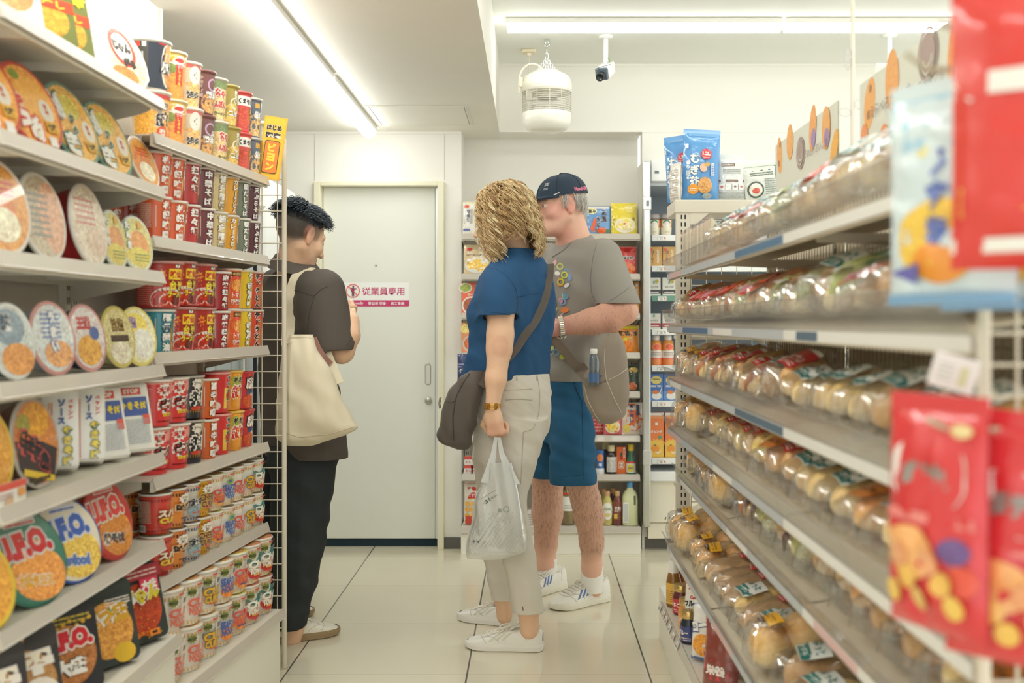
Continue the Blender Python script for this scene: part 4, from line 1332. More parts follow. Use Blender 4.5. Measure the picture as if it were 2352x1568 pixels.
def stand_bowl(nm,xpx,shelf,lean=12,yaw=-30,X=-0.985,sc=1.0,gap=0.0,Yfix=None):
 """bowl on edge, lid towards the aisle and the camera; xpx: photo column of the lid's middle"""
 p = BOWLS[nm]
 Y = Yfix or F*(-X)/(VX - xpx)
 z0 = NZ[shelf]
 # local z (lid normal) -> horizontal direction given by yaw (0 = +x), leaning back by lean
 nrm = Vector((math.cos(R(yaw))*math.cos(R(lean)),math.sin(R(yaw))*math.cos(R(lean)),math.sin(R(lean))))
 up = (Vector((0,0,1)) - nrm*nrm.z).normalized()
 left = up.cross(nrm)
 M = Matrix((left,up,nrm)).transposed()
 M = M @ Matrix.Rotation(R(-90),3,'Z')            # artwork up = local x
 M = Matrix((up,-left,nrm)).transposed()
 # lowest point of the rotated bowl
 low = 1e9
 rb = p.r*0.72
 for rr,hh in ((p.r,p.h),(rb,0.0),(p.r,p.h + 0.003)):
  for k in range(48):
   a = 2*math.pi*k/48
   low = min(low,(M @ Vector((rr*math.cos(a),rr*math.sin(a),hh))).z)
 low *= sc
 ctr = Vector((X,Y,0)) - nrm*p.h*sc
 ctr.z = z0 - low + 0.0008
 key = (nm,shelf)
 bowl_n[key] = bowl_n.get(key,0) + 1
 extra = '' if bowl_n[key] == 1 else f', {ORD[bowl_n[key] - 1]} of its kind'
 p.spawn(f"{BDESC[nm]} on edge, near {NSH[shelf]}{extra}",ctr,M.to_euler(),'bowls on edge on the near unit',scale=sc)
# top shelf
stand_bowl('jangara',284,0,lean=20,yaw=-14,X=-0.975)
for nm,xp,sh,ln,yw,X,sc in (
  ('kitsune',-36,1,20,-9,-0.985,1.04),('kitsune',70,1,20,-9,-0.98,1.04),('tanuki',166,1,20,-7,-0.98,1.08),('tanuki',248,1,20,-8,-0.975,1.06),('pork',330,1,20,-6,-0.97,0.86),
  ('pork',0,2,10,-8,-0.985,1.12),('black',98,2,10,-3,-0.985,1.06),('redwhite',204,2,9,-1,-0.98,1.08),('greensmall',262,2,9,-2,-0.985,1.06),('greensmall',314,2,9,-11,-0.972,1.04),
  ('bluegrey',28,3,10,-6,-0.98,0.88),('bluered',122,3,10,-9,-0.98,0.94),('redblue',200,3,10,-8,-0.98,0.94),('yellow',272,3,10,-8,-0.985,0.96),('yellowshine',318,3,10,-14,-0.972,0.98),
  ('gold',-40,4,9,-6,-0.98,1.0),('karakara',82,4,9,-3,-0.98,1.0),
  ('gold',-64,5,22,-18,-0.975,1.0),('ufo_green',64,5,22,-18,-0.97,1.02),('ufo_blue',158,5,20,-18,-0.97,0.98),('ufo_red',250,5,16,-9,-0.97,1.0)):
 stand_bowl(nm,xp,sh,lean=ln,yaw=yw,X=X,sc=sc)
# upright packs on the top shelf
def slab_pack(name,cat,w,h,t,base,art,back=None,mats=None):
 """flat square pack standing up: local x = width, y = thickness (front at y=0), z = up"""
 p = Proto(name,cat)
 mb = MB().box(-w/2,0,0,w/2,t,h,hx(base),bev=min(0.006,t/4))
 if art:
  art.onto(mb,face_map((-w/2,-0.0004,0),(1,0,0),(0,0,1)),smooth=False)
 p.part('tray' if 'noodle' in name else 'pack',mb,mats or PRINT)
 p.w,p.h,p.t = w,h,t
 return p
A = Art().rect(0.004,0.004,0.136,0.176,'7d8248',n=3).ell(0.07,0.05,0.05,0.04,'cfa94a',a=0.1).rect(0.004,0.07,0.136,0.095,'e0553a',n=3)
A.txt('汁なし',0.07,0.082,w=0.09,h=0.018,col='f4d84a',bold=0.05).star(0.11,0.13,0.022,0.016,8,'f2dc3c').txt('麺',0.05,0.135,h=0.05,col='f4efe0',bold=0.05)
pk = slab_pack('noodle_pack','instant noodles',0.14,0.18,0.05,'6f7442',A)
pk.spawn('olive noodle pack with a red band and yellow star, top shelf of the near unit',(-0.96,F*0.96/(VX - 120),NZ[0] + 0.0115),(R(-12),0,R(65)))
pk.spawn('olive noodle pack at the end of the top shelf beside a white tray, near unit',(-0.965,F*0.965/(VX - 165),NZ[0] + 0.0115),(R(-12),0,R(68)))
A = Art().rect(0.004,0.004,0.136,0.176,'efece4',n=2).ell(0.07,0.06,0.05,0.04,'e9a070',a=0.1).txt('白',0.05,0.13,h=0.05,col='d8443c',bold=0.05)
pw = slab_pack('noodle_pack','instant noodles',0.14,0.17,0.05,'e9e6de',A)
pw.spawn('white noodle pack at the near end of the top shelf',(-0.965,F*0.965/(VX - 35),NZ[0] + 0.0115),(R(-12),0,R(65)))
A = Art().rect(0.004,0.004,0.136,0.156,'f4f2ec',n=2).lines(0.02,0.05,0.12,0.13,5,'dcd8ce',seed=2)
pt = slab_pack('noodle_pack','instant noodles',0.14,0.16,0.05,'f3f1eb',A)
pt.spawn('plain white tray leaning on edge, top shelf of the near unit',(-0.97,F*0.97/(VX - 208),NZ[0] + 0.0132),(R(-14),0,R(70)))
g = Art().txt('ゴマ',0.0,0.06,w=0.05,h=0.03,col='4a3a1c',bold=0.05).rect(-0.03,0.02,0.03,0.035,'6a5424',n=5)
cup_proto(0.056,0.046,0.12,g,'c9a84a',lid='d8bf72',rim='e6d9a8').spawn('mustard gold noodle cup in the back row of the top shelf',(-1.10,F*1.10/(VX - 212)*0.93,NZ[0] + 0.001),(0,0,-0.8))
# white square fried noodle trays (fifth shelf)
A = Art()
w,h = 0.165,0.160
A.rect(0,0,w,h,'edebe4',n=3,m=3)
A.rect(0.030,0.004,0.034,h - 0.02,'e3a24a',n=1).rect(0.036,0.004,0.038,h - 0.03,'d85a4c',n=1)
A.vtxt('ペヤング',0.108,h - 0.012,0.013,'d85048',bold=0.05,wide=0.9)
A.vtxt('ソース',0.082,h - 0.014,0.022,'33579c',bold=0.06,wide=0.9)
A.vtxt('やきそば',0.106,h - 0.068,0.023,'efd43a',bold=0.09,edge='4b6a3c',ew=0.07)
ph = slab_pack('noodle_tray','fried noodles',w,h,0.062,'efede6',A)
B = Art()
B.rect(0,0,w,0.062,'f1efe9',n=3)
ART_BACK = Art()
w2,h2 = 0.105,0.170
ART_BACK.rect(0.022,h2 - 0.030,0.078,h2 - 0.012,'dd4a40',n=2).txt('STOP',0.05,h2 - 0.021,w=0.046,h=0.012,col='f6e9e2',bold=0.05)
ART_BACK.rect(0.010,h2 - 0.082,0.092,h2 - 0.036,'4a62a8',n=3)
ART_BACK.vtxt('や',0.022,h2 - 0.046,0.022,'efd43a',bold=0.08,wide=0.8).vtxt('き',0.041,h2 - 0.046,0.022,'efd43a',bold=0.08,wide=0.8).vtxt('そ',0.060,h2 - 0.046,0.022,'efd43a',bold=0.08,wide=0.8).vtxt('ば',0.079,h2 - 0.046,0.022,'efd43a',bold=0.08,wide=0.8)
ART_BACK.rect(0.074,h2 - 0.104,0.092,h2 - 0.080,'e2604f',n=1)
ART_BACK.lines(0.012,0.020,0.088,h2 - 0.088,14,'a9b4bd',fill=0.4,seed=9)
pb = slab_pack('noodle_tray','fried noodles',w2,h2,0.055,'f1efe8',ART_BACK)
A = Art()
w3 = 0.078
A.rect(0.018,0.010,0.021,h2 - 0.03,'e3a24a',n=1).rect(0.024,0.008,0.026,h2 - 0.03,'d85a4c',n=1)
A.vtxt('ペヤング',0.062,h2 - 0.022,0.0115,'d85048',bold=0.05,wide=0.9)
A.vtxt('ソース',0.044,h2 - 0.022,0.018,'33579c',bold=0.07,wide=0.9)
A.vtxt('やきそば',0.056,h2 - 0.080,0.020,'efd43a',bold=0.10,edge='4b6a3c',ew=0.08)
for i in range(22):
 A.rect(-0.001,0.012 + i*0.0068,0.008,0.0145 + i*0.0068,'d9d6cd',n=1,m=1)
ps = slab_pack('noodle_tray','fried noodles',w3,h2,0.085,'f1efe8',A)
def on_near(p,xpx,shelf,X,lean,yaw,label,group=None,extra=0.0):
 # base edge of the pack sits on the shelf; front faces (sin yaw, -cos yaw)
 z = (NZ + [0.42])[shelf] + 0.001 + extra
 zl = p.t*math.sin(R(lean)) if lean > 0 else 0
 p.spawn(label,(X,F*(-X)/(VX - xpx),z + zl),(R(-lean),0,R(yaw)),group)
for xp,X,pr,yaw,lb in ((136,-0.995,ps,25,'white fried noodle tray with yellow and blue upright lettering, nearest of its row'),
      (200,-0.985,ps,25,'white fried noodle tray with yellow and blue upright lettering, second of its row'),
      (262,-0.965,pb,60,'white fried noodle tray turned to its small print, third of its row'),
      (322,-0.955,pb,58,'white fried noodle tray turned to its small print, last of its row by the cups')):
 on_near(pr,xp,4,X,13,yaw,lb)
def dark_pack(main,mc,bg,food,extra=None,w=0.150,h=0.185):
 A = Art()
 A.poly(rrect(0,0,w,h,0.018),bg)
 A.ell(w*0.5,h*0.42,w*0.44,h*0.34,food,a=0.0)
 if extra:
  extra(A,w,h)
 A.txt(main,w*0.5,h*0.60,w=w*0.78,h=h*0.22,col=mc,bold=0.09,edge='efe9e0',ew=0.07,rot=R(4))
 return slab_pack('noodle_pack','fried noodles',w,h,0.045,bg,A)
def ex1(A,w,h):
 A.ell(w*0.12,h*0.88,w*0.07,w*0.06,'d23b3b').lines(w*0.25,h*0.78,w*0.9,h*0.88,2,'c9b24a',seed=4)
 for i in range(9):
  A.ell(w*(0.08 + 0.1*i),h*(0.74 + 0.03*(i % 3)),w*0.035,w*0.03,'d9a83c',n=8,rings=1)
 A.txt('大盛',w*0.5,h*0.30,w=w*0.5,h=h*0.2,col='f4f0e8',bold=0.09,edge='2a2a2a')
def ex2(A,w,h):
 A.lines(w*0.5,h*0.70,w*0.95,h*0.80,3,'e9e0d2',seed=4)
 A.ell(w*0.72,h*0.12,w*0.2,h*0.12,'e0b63c',n=14)
 A.ell(w*0.55,h*0.62,w*0.16,h*0.05,'8a9a48',a=0.3)
def ex3(A,w,h):
 for i in range(26):
  A.ell(w*((i*0.37) % 1)*0.94 + 0.004,h*((i*0.61) % 1)*0.94 + 0.004,0.0018,0.0018,'e0c14a',n=6,rings=1)
 A.rect(w*0.5,h*0.62,w*0.9,h*0.80,'d8405a',n=2).txt('大盛',w*0.7,h*0.71,w=w*0.34,h=h*0.13,col='f4ece4',bold=0.08)
 A.rect(w*0.02,h*0.80,w*0.98,h*0.97,'a63a44',n=2).lines(w*0.08,h*0.84,w*0.9,h*0.94,2,'e3b9b4',seed=3)
 A.txt('辛口',w*0.5,h*0.10,w=w*0.5,h=h*0.1,col='e8852f',bold=0.08)
def ex4(A,w,h):
 A.ell(w*0.7,h*0.28,w*0.26,w*0.22,'efe6d8',n=16)
 A.poly([(w*0.55,h*0.98),(w*0.60,h*0.98),(w*0.42,h*0.5),(w*0.38,h*0.5)],'caa06a')
 A.ell(w*0.14,h*0.22,w*0.12,w*0.12,'d23b3b')
D1 = dark_pack('一平','f4ead6','3e3d3f','b98a5c',ex4)
D2 = dark_pack('U.F.O.','cf343c','34363a','b5764a',ex1)
D3 = dark_pack('ごつ盛','d8a63a','3c4442','d99a50',ex2)
D4 = dark_pack('ちゃん','d9c83c','38403e','b8472f',ex3)
on_near(D1,-15,6,-0.965,14,52,'black fried noodle pack with chopsticks picture, nearest on the base deck')
on_near(D1,66,6,-0.955,14,52,'black fried noodle pack with chopsticks picture, second on the base deck')
on_near(D2,168,6,-0.945,14,56,'black fried noodle pack with large red letters, on the base deck')
on_near(D3,262,6,-0.935,14,60,'black fried noodle pack with noodle picture and yellow lettering, base deck')
on_near(D4,338,6,-0.925,14,66,'black and crimson fried noodle pack with yellow lettering, last on the base deck')
# card price holders of the near unit
def card(xpx,ypx,Y,w,h,label,art,yaw,tilt=0):
 mb = MB().box(0,0,0,w,0.0015,h,hx('f4f1ea'))
 art.onto(mb,face_map((0,-0.0004,0),(1,0,0),(0,0,1)),smooth=False)
 o = mb.build('price_card',PAPER)
 o.location = P(xpx,ypx,Y)
 o.rotation_euler = (R(tilt),0,R(yaw))
 tag(o,label,'price card')
 return o
A = Art().rect(0,0.045,0.11,0.058,'e2604f',n=2).ell(0.045,0.022,0.016,0.013,'e3c3a2').rect(0.078,0.028,0.104,0.043,'f0a95c',n=1).lines(0.006,0.03,0.06,0.042,2,'c9a4a0',seed=2)
card(-8,1192,1.90,0.11,0.058,'white price card with red top edge on the fifth shelf rail of the near unit',A,90)
A = Art().rect(0,0,0.13,0.004,'e58a4a',n=2).lines(0.01,0.012,0.12,0.048,5,'b9a79a',seed=5).ell(0.09,0.03,0.018,0.012,'d9a05c')
card(304,1500,2.57,0.13,0.055,'white tilted price card beneath the crimson noodle pack',A,88,-50)
A = Art().txt('うま辛スパイシーむ',0.065,0.046,w=0.11,h=0.014,col='d8443c',bold=0.05).txt('旨辛味噌!',0.05,0.025,w=0.07,h=0.014,col='d8443c',bold=0.05).lines(0.02,0.006,0.11,0.014,2,'8a8a86',seed=5)
card(236,1590,2.38,0.13,0.06,'white tilted price card with red handwriting on the lowest rail',A,88,-50)
# ---------------------------------------------------------------- wire screen at the end of the far unit
YM = 3.735
wm = thing('wire_screen','cream wire grid screen with rounded corner at the end of the noodle shelves','screen',(0,YM,0))
xr = (653 - VX)*YM/F
zt = H - (283 - VY)*YM/F
fr_ = []
rad = 0.075
for k in range(9):
 a = math.pi/2*k/8
 fr_.append((xr - rad + rad*math.cos(a),0,zt - rad + rad*math.sin(a)))
path = [(xr,0,0.004)] + fr_ + [(xr - 0.50,0,zt)]
MB().tube(path,0.0085,10).build('frame',WIRE_M,wm)
MB().box(xr - 0.0115,-0.011,0,xr + 0.0115,0.011,0.006).box(xr - 0.045,-0.008,0.002,xr - 0.008,0.008,0.05,bev=0.002).build('foot',mat('scuffed_cream','cfc6b2',0.5,var=0.2,vscale=60),wm)
mb = MB()
k = 0
while k < 34:
 z = zt - 0.083 - 0.0555*k
 if z > 0.09:
  mb.tube([(xr - 0.5,-0.003,z),(xr,-0.003,z)],0.0021,6)
 k += 1
for k in range(9):
 x = xr - 0.024 - 0.0535*k
 mb.tube([(x,0.001,0.09),(x,0.001,zt - (0.013 if k == 0 else 0.0))],0.0021,6)
mb.build('wire_mesh',WIRE_M,wm)
# yellow pop card behind the top shelf end
A = Art()
A.poly(rrect(0,0,0.075,0.21,0.01),'f2b43a')
A.poly(rrect(0.004,0.004,0.071,0.206,0.009),'f3c23c')
A.txt('はじめ',0.036,0.172,w=0.05,h=0.02,col='3a342a',bold=0.06,edge='f4ecd8')
A.txt('限定',0.036,0.148,w=0.05,h=0.018,col='3a342a',bold=0.06,edge='f4ecd8')
A.poly(rrect(0.012,0.02,0.062,0.13,0.008),'5a4a2a').poly(rrect(0.0145,0.0225,0.0595,0.1275,0.007),'ee8a3c')
A.vtxt('ピョン',0.037,0.122,0.03,'f3d84a',bold=0.06)
mb = MB().box(0,0,0,0.075,0.001,0.21,hx('f2b43a'))
A.onto(mb,face_map((0,-0.0004,0),(1,0,0),(0,0,1)),smooth=False)
o = mb.build('shelf_talker',PAPER)
q = far_pt(FL + 0.003,0.02,FZ[0] + 0.005)
o.location = q + Vector((-0.02,0.0,0))
o.rotation_euler = (0,R(8),R(8))
tag(o,'yellow and orange rounded advertising card standing at the end of the top shelf','card')
# ---------------------------------------------------------------- bread gondola
BX,BY0,BLEN = 0.473,3.73,2.58
BAY = BLEN/3
BD = 0.335
# (lip bottom, lip top, front offset)
BZ = [(1.364,1.405,0.0),(1.185,1.236,0.0),(1.004,1.045,0.0),(0.835,0.879,0.0),(0.67,0.71,0.035),(0.43,0.475,0.0)]
BBASE = 0.235
SLOPE = 0.13
BEIGE = mat('beige_shelf_steel','ddd3be',0.42,var=0.02,vscale=5)
STRIP = {k: mat('strip_' + k,c,0.35) for k,c in (('white','e4e2dc'),('grey','b7bcc0'),('blue','3a6c92'),('navy','4a6478'),('rose','d9b3b0'))}
CLEARP = MATS['clear_plastic']
def wire_panel(mb,x0,x1,z0,z1,y,dx,dz,r=0.0016):
 n = max(2,round((x1 - x0)/dx))
 for i in range(n + 1):
  x = x0 + (x1 - x0)*i/n
  mb.tube([(x,y,z0),(x,y,z1)],r,5)
 n = max(2,round((z1 - z0)/dz))
 for i in range(n + 1):
  z = z0 + (z1 - z0)*i/n
  mb.tube([(x0,y - 0.003,z),(x1,y - 0.003,z)],r,5)
 return mb
def post(mb,x,y,z0,z1,w=0.032,d=0.022,pitch=0.0265):
 mb.box(x - w/2,y,z0,x + w/2,y + d,z1)
 z = z0 + 0.03
 while z < z1 - 0.03:
  for q in (-0.0065,0.0065):
   mb.box(x + q - 0.0022,y - 0.0004,z,x + q + 0.0022,y + 0.0002,z + 0.015,mi=1)
  z += pitch
 return mb
stripseq = [['grey','blue','white'],['blue','grey','white'],['grey','navy','white'],['white','grey','white'],['grey','white','grey'],['grey','grey','white']]
for b in range(3):
 where = ('beside the end display','in the middle of the run','nearest the hanging snacks')[b]
 t = thing('bread_shelf',f'beige shelving bay of wrapped bread with clear fronts, {where}','shelf',(BX,BY0 - b*BAY,0),(0,0,R(-90)),None)
 mb = MB()
 post(mb,0.05 if b == 0 else 0.0,BD,0.0,1.62)
 mb.build('upright',[BEIGE,DARKHOLE],t)
 if b == 2:
  mb = MB()
  post(mb,BAY - 0.03,BD,0.0,1.62)
  mb.build('upright',[BEIGE,DARKHOLE],t)
 mb = MB()
 wire_panel(mb,0.018 if b else 0.07,BAY - 0.02,0.26,1.60,BD + 0.008,0.031,0.075)
 mb.build('back_grid',mat('beige_wire','c9bba2',0.4),t)
 MB().box(0.018 if b else 0.07,BD + 0.030,0.24,BAY - 0.018,BD + 0.036,1.60).build('back_panel',mat('back_board','e6ddc8',0.5),t)
 for i,(zb,ztp,off) in enumerate(BZ):
  zd = zb + 0.006
  s = MB()
  s.grid([[(x,a,c) for a,c in ((off + 0.004,zd),(BD - 0.004,zd + SLOPE*(BD - off)),(BD - 0.004,zd + SLOPE*(BD - off) - 0.004),(off + 0.004,zd - 0.004))] for x in (0.004,BAY - 0.004)],smooth=False,close_v=True)
  s.box(0.004,off + 0.002,zd - 0.028,BAY - 0.004,off + 0.006,zd)
  so = s.build('shelf',BEIGE,t)
  # clear front in two lengths
  for h in (0,1):
   x0,x1 = 0.002 + h*BAY/2,(h + 1)*BAY/2 - 0.002
   r = MB()
   pr = [(off - 0.002,zb + 0.001),(off - 0.022,ztp + 0.004),(off - 0.0245,ztp + 0.004),(off - 0.0045,zb + 0.001)]
   r.grid([[(x,a,c) for a,c in pr] for x in (x0,x1)],smooth=False,close_v=True)
   r.add([(x0,a,c) for a,c in pr],[(0,1,2,3)]).add([(x1,a,c) for a,c in pr],[(3,2,1,0)])
   if h == 0 and b == 0:                      # end piece turning round the corner
    r.add([(0.002,off - 0.004,zb),(0.002,off - 0.0235,ztp + 0.004),(0.002,off + 0.03,ztp + 0.004),(0.002,off + 0.03,zb)],[(0,1,2,3)])
   r.tube([(x0,off - 0.023,ztp + 0.004),(x1,off - 0.023,ztp + 0.004)],0.002,6)
   r.build('clear_front',CLEARP,so)
  k = stripseq[i][b]
  r = MB().box(0.002,off - 0.004,zb - 0.018,BAY - 0.002,off - 0.0005,zb + 0.0008,mi=0)
  if k in ('blue','navy'):
   r.box(BAY*0.45,off - 0.0046,zb - 0.0165,BAY - 0.004,off - 0.0038,zb - 0.001,mi=1)
  elif b == 2 and i == 1:
   r.box(0.10,off - 0.0046,zb - 0.0165,0.24,off - 0.0038,zb - 0.001,mi=1)
  else:
   r.box(BAY*0.1,off - 0.0046,zb - 0.0165,BAY*0.4,off - 0.0038,zb - 0.001,mi=1)
  r.build('price_rail',[STRIP['grey' if b < 2 else 'white'],STRIP[k if k in ('blue','navy') else ('navy' if (b,i) == (2,1) else 'rose' if (b + i) % 3 == 0 else 'white')]],so)
  for x in (0.006,BAY - 0.009):
   br = MB()
   prof = [(BD - 0.001,zd - 0.004),(off + 0.06,zd - 0.004),(off + 0.06,zd - 0.02),(off + 0.20,zd - 0.026),(BD - 0.05,zd - 0.05),(BD - 0.001,zd - 0.07)]
   br.grid([[(x + q,p[0],p[1]) for p in prof] for q in (0,0.003)],smooth=False,close_v=True)
   br.add([(x,p[0],p[1]) for p in prof],[tuple(range(6))]).add([(x + 0.003,p[0],p[1]) for p in prof],[tuple(range(6))[::-1]])
   br.build('bracket',BEIGE,so)
 MB().box(0.001,0.0,0,BAY - 0.001,BD - 0.004,BBASE - 0.035,bev=0.002).build('plinth',WHITE_PANEL,t)
 bd = MB().box(0.001,-0.024,BBASE - 0.034,BAY - 0.001,BD - 0.004,BBASE,bev=0.003).build('base_deck',SHELF_M,t)
 r = MB()
 pr = [(-0.025,BBASE + 0.004),(-0.034,BBASE - 0.019),(-0.036,BBASE - 0.021),(-0.033,BBASE - 0.023),(-0.0245,BBASE - 0.02),(-0.023,BBASE + 0.003)]
 r.grid([[(x,a,c) for a,c in pr] for x in (0.001,BAY - 0.001)],smooth=False,close_v=True)
 for x in (0.001,BAY - 0.001):
  r.add([(x,a,c) for a,c in pr],[tuple(range(6))])
 r.build('price_rail',RAIL_M,bd)
 if b == 0:
  for x in (0.03,0.12,0.19,0.28,0.37,0.46):
   o = link('price_tag',price_tag_mesh(0.036,0.021,int(x*100) % 6 + 1),bd)
   o.location = (x,-0.0375,BBASE - 0.019)
   o.rotation_euler = (-0.35,0,0)
def bpt(x,y,z):
 """bread gondola local -> world (x from the far end, y into the depth)"""
 return Vector((BX + y,BY0 - x,z))
# ---------------------------------------------------------------- wrapped bread
def hash3(i,j,k=0):
 v = math.sin(i*12.9898 + j*78.233 + k*37.719)*43758.5453
 return v - math.floor(v)
def bread_proto(L,W,Ht,lumps,label,seed,film=True,tray=None,sticker=None):
 """lumps: (cx, cy, rx, ry, rz, crust, belly[, stripes]); long axis y (front at -y), label: Art in metres laid on the front half of the bag"""
 p = Proto('wrapped_bread','bread')
 rg = random.Random(seed)
 mb = MB()
 lift = 0.003 if not tray else 0.006
 for q in lumps:
  cx,cy,rx,ry,rz,crust,belly = q[:7]
  n,m = 20,12
  rows,cols = [],[]
  for i in range(m + 1):
   a = -math.pi/2 + math.pi*i/m
   row = []
   for k in range(n):
    bb = 2*math.pi*k/n
    x = math.copysign(abs(math.cos(bb)) ** 0.8,math.cos(bb))*math.cos(a) ** 0.7 if math.cos(a) > 1e-6 else 0
    y = math.copysign(abs(math.sin(bb)) ** 0.8,math.sin(bb))*math.cos(a) ** 0.7 if math.cos(a) > 1e-6 else 0
    z = math.sin(a)
    z = z if z > 0 else z*0.55
    w = 1 + 0.05*math.sin(3*bb + seed) + (0.06*math.sin(q[7]*y*3.1) if len(q) > 7 else 0)
    row.append((cx + rx*x*w,cy + ry*y*w,lift + rz*0.55 + rz*z*(w if z > 0 else 1)))
   rows.append(row)
   t = i/m
   c0,c1 = hx(belly),hx(crust,0.6)
   c1 = tuple(c1[j]*0.7 + (0.88,0.68,0.34)[j]*0.3 for j in range(3)) + (0.6,)
   f = min(1,max(0,(t - 0.35)/0.3))
   cols.append(tuple(c0[j]*(1 - f) + c1[j]*f for j in range(4)))
  mb.grid(rows,cols[:-1],smooth=True,close_v=True)
 p.part('bread',mb,CRUST)
 if tray:
  p.part('tray',MB().box(-W*0.46,-L*0.44,0.0015,W*0.46,L*0.44,0.008,hx(tray),bev=0.003),PAPER)
 mats = MATS['wrapper_film']
 a0,b0 = W/2,Ht/2
 def surf(s,ang,off=0.0):
  e = max(0.0,1 - abs(s) ** 5)
  e2 = math.sqrt(e)
  fin = max(0.0,(abs(s) - 0.86)/0.14)
  a = a0*(0.86 + 0.14*e2)*(1 + 0.10*fin)
  b = b0*e2*(1 - fin) + 0.0012
  cr = 0.004*math.sin(7*s + 3*ang + seed) + 0.003*math.sin(13*s - 5*ang + 2*seed) + 0.002*math.sin(23*s + 9*ang)
  cr *= (0.4 + 0.6*abs(math.cos(ang)) + 0.4*fin)
  x = (a + cr + off)*math.copysign(abs(math.cos(ang)) ** 0.75,math.cos(ang))
  z = b0*0.96 + (b + cr*0.7*(1 if math.sin(ang) > 0 else 0.1) + off)*math.copysign(abs(math.sin(ang)) ** 0.8,math.sin(ang)) - fin*b0*0.35
  return (x,s*L/2,max(0.0008,z))
 wm_ = MB()
 nS,nA = 26,22
 S_ = [-1 + 2*i/nS for i in range(nS + 1)]
 wm_.grid([[surf(s,2*math.pi*k/nA) for k in range(nA)] for s in S_],smooth=True,close_v=True)
 p.part('wrapper',wm_,mats)
 if label:
  lb = MB()
  label.onto(lb,lambda u,v,k: surf(max(-0.99,min(0.99,v/(L/2))),math.pi/2 - u/max(a0,0.03),0.0012 + 0.0004*k),smooth=True)
  p.part('label',lb,PRINT)
 p.L,p.W,p.h = L,W,Ht
 return p
def red_label(txt='',base='cf3538',n=3,seed=1,w=0.070,h=0.064,y=-0.012):
 A = Art().rect(-w/2,y - h/2,w/2,y + h/2,base,n=6,m=5)
 A.rect(-w/2,y + h/2,w/2,y + h/2 + 0.008,'efeae0',n=6,m=1)
 if txt:
  A.txt(txt,0,y,w=w*0.86,h=h*0.34,col='f8efe8',bold=0.05)
 A.lines(-w*0.42,y - h*0.42,w*0.42,y - h*0.2,2,'f3d9d3',seed=seed)
 return A
def yellow_label(price='138',y=-0.02,dark=True):
 A = Art().rect(-0.042,y - 0.016,0.042,y + 0.016,'f0b52f',n=7,m=2)
 A.lines(-0.030,y - 0.008,0.030,y + 0.008,2,'a3741a',seed=3)
 if dark:
  A.ell(0.002,y - 0.022,0.014,0.007,'4f3d36',n=16)
  A.lines(-0.008,y - 0.024,0.012,y - 0.020,1,'e6ddd2',seed=2)
 return A
def teal_label(y=-0.005):
 A = Art().rect(-0.040,y - 0.03,0.040,y + 0.03,'e6e8e2',n=8,m=4)
 A.rect(-0.038,y - 0.028,0.038,y - 0.006,'2f7f7c',n=8,m=2)
 A.txt('もちっと',0,y + 0.010,w=0.06,h=0.02,col='4c7f80',bold=0.05)
 A.txt('ベーグル',0,y - 0.017,w=0.05,h=0.012,col='e6efea',bold=0.04)
 return A
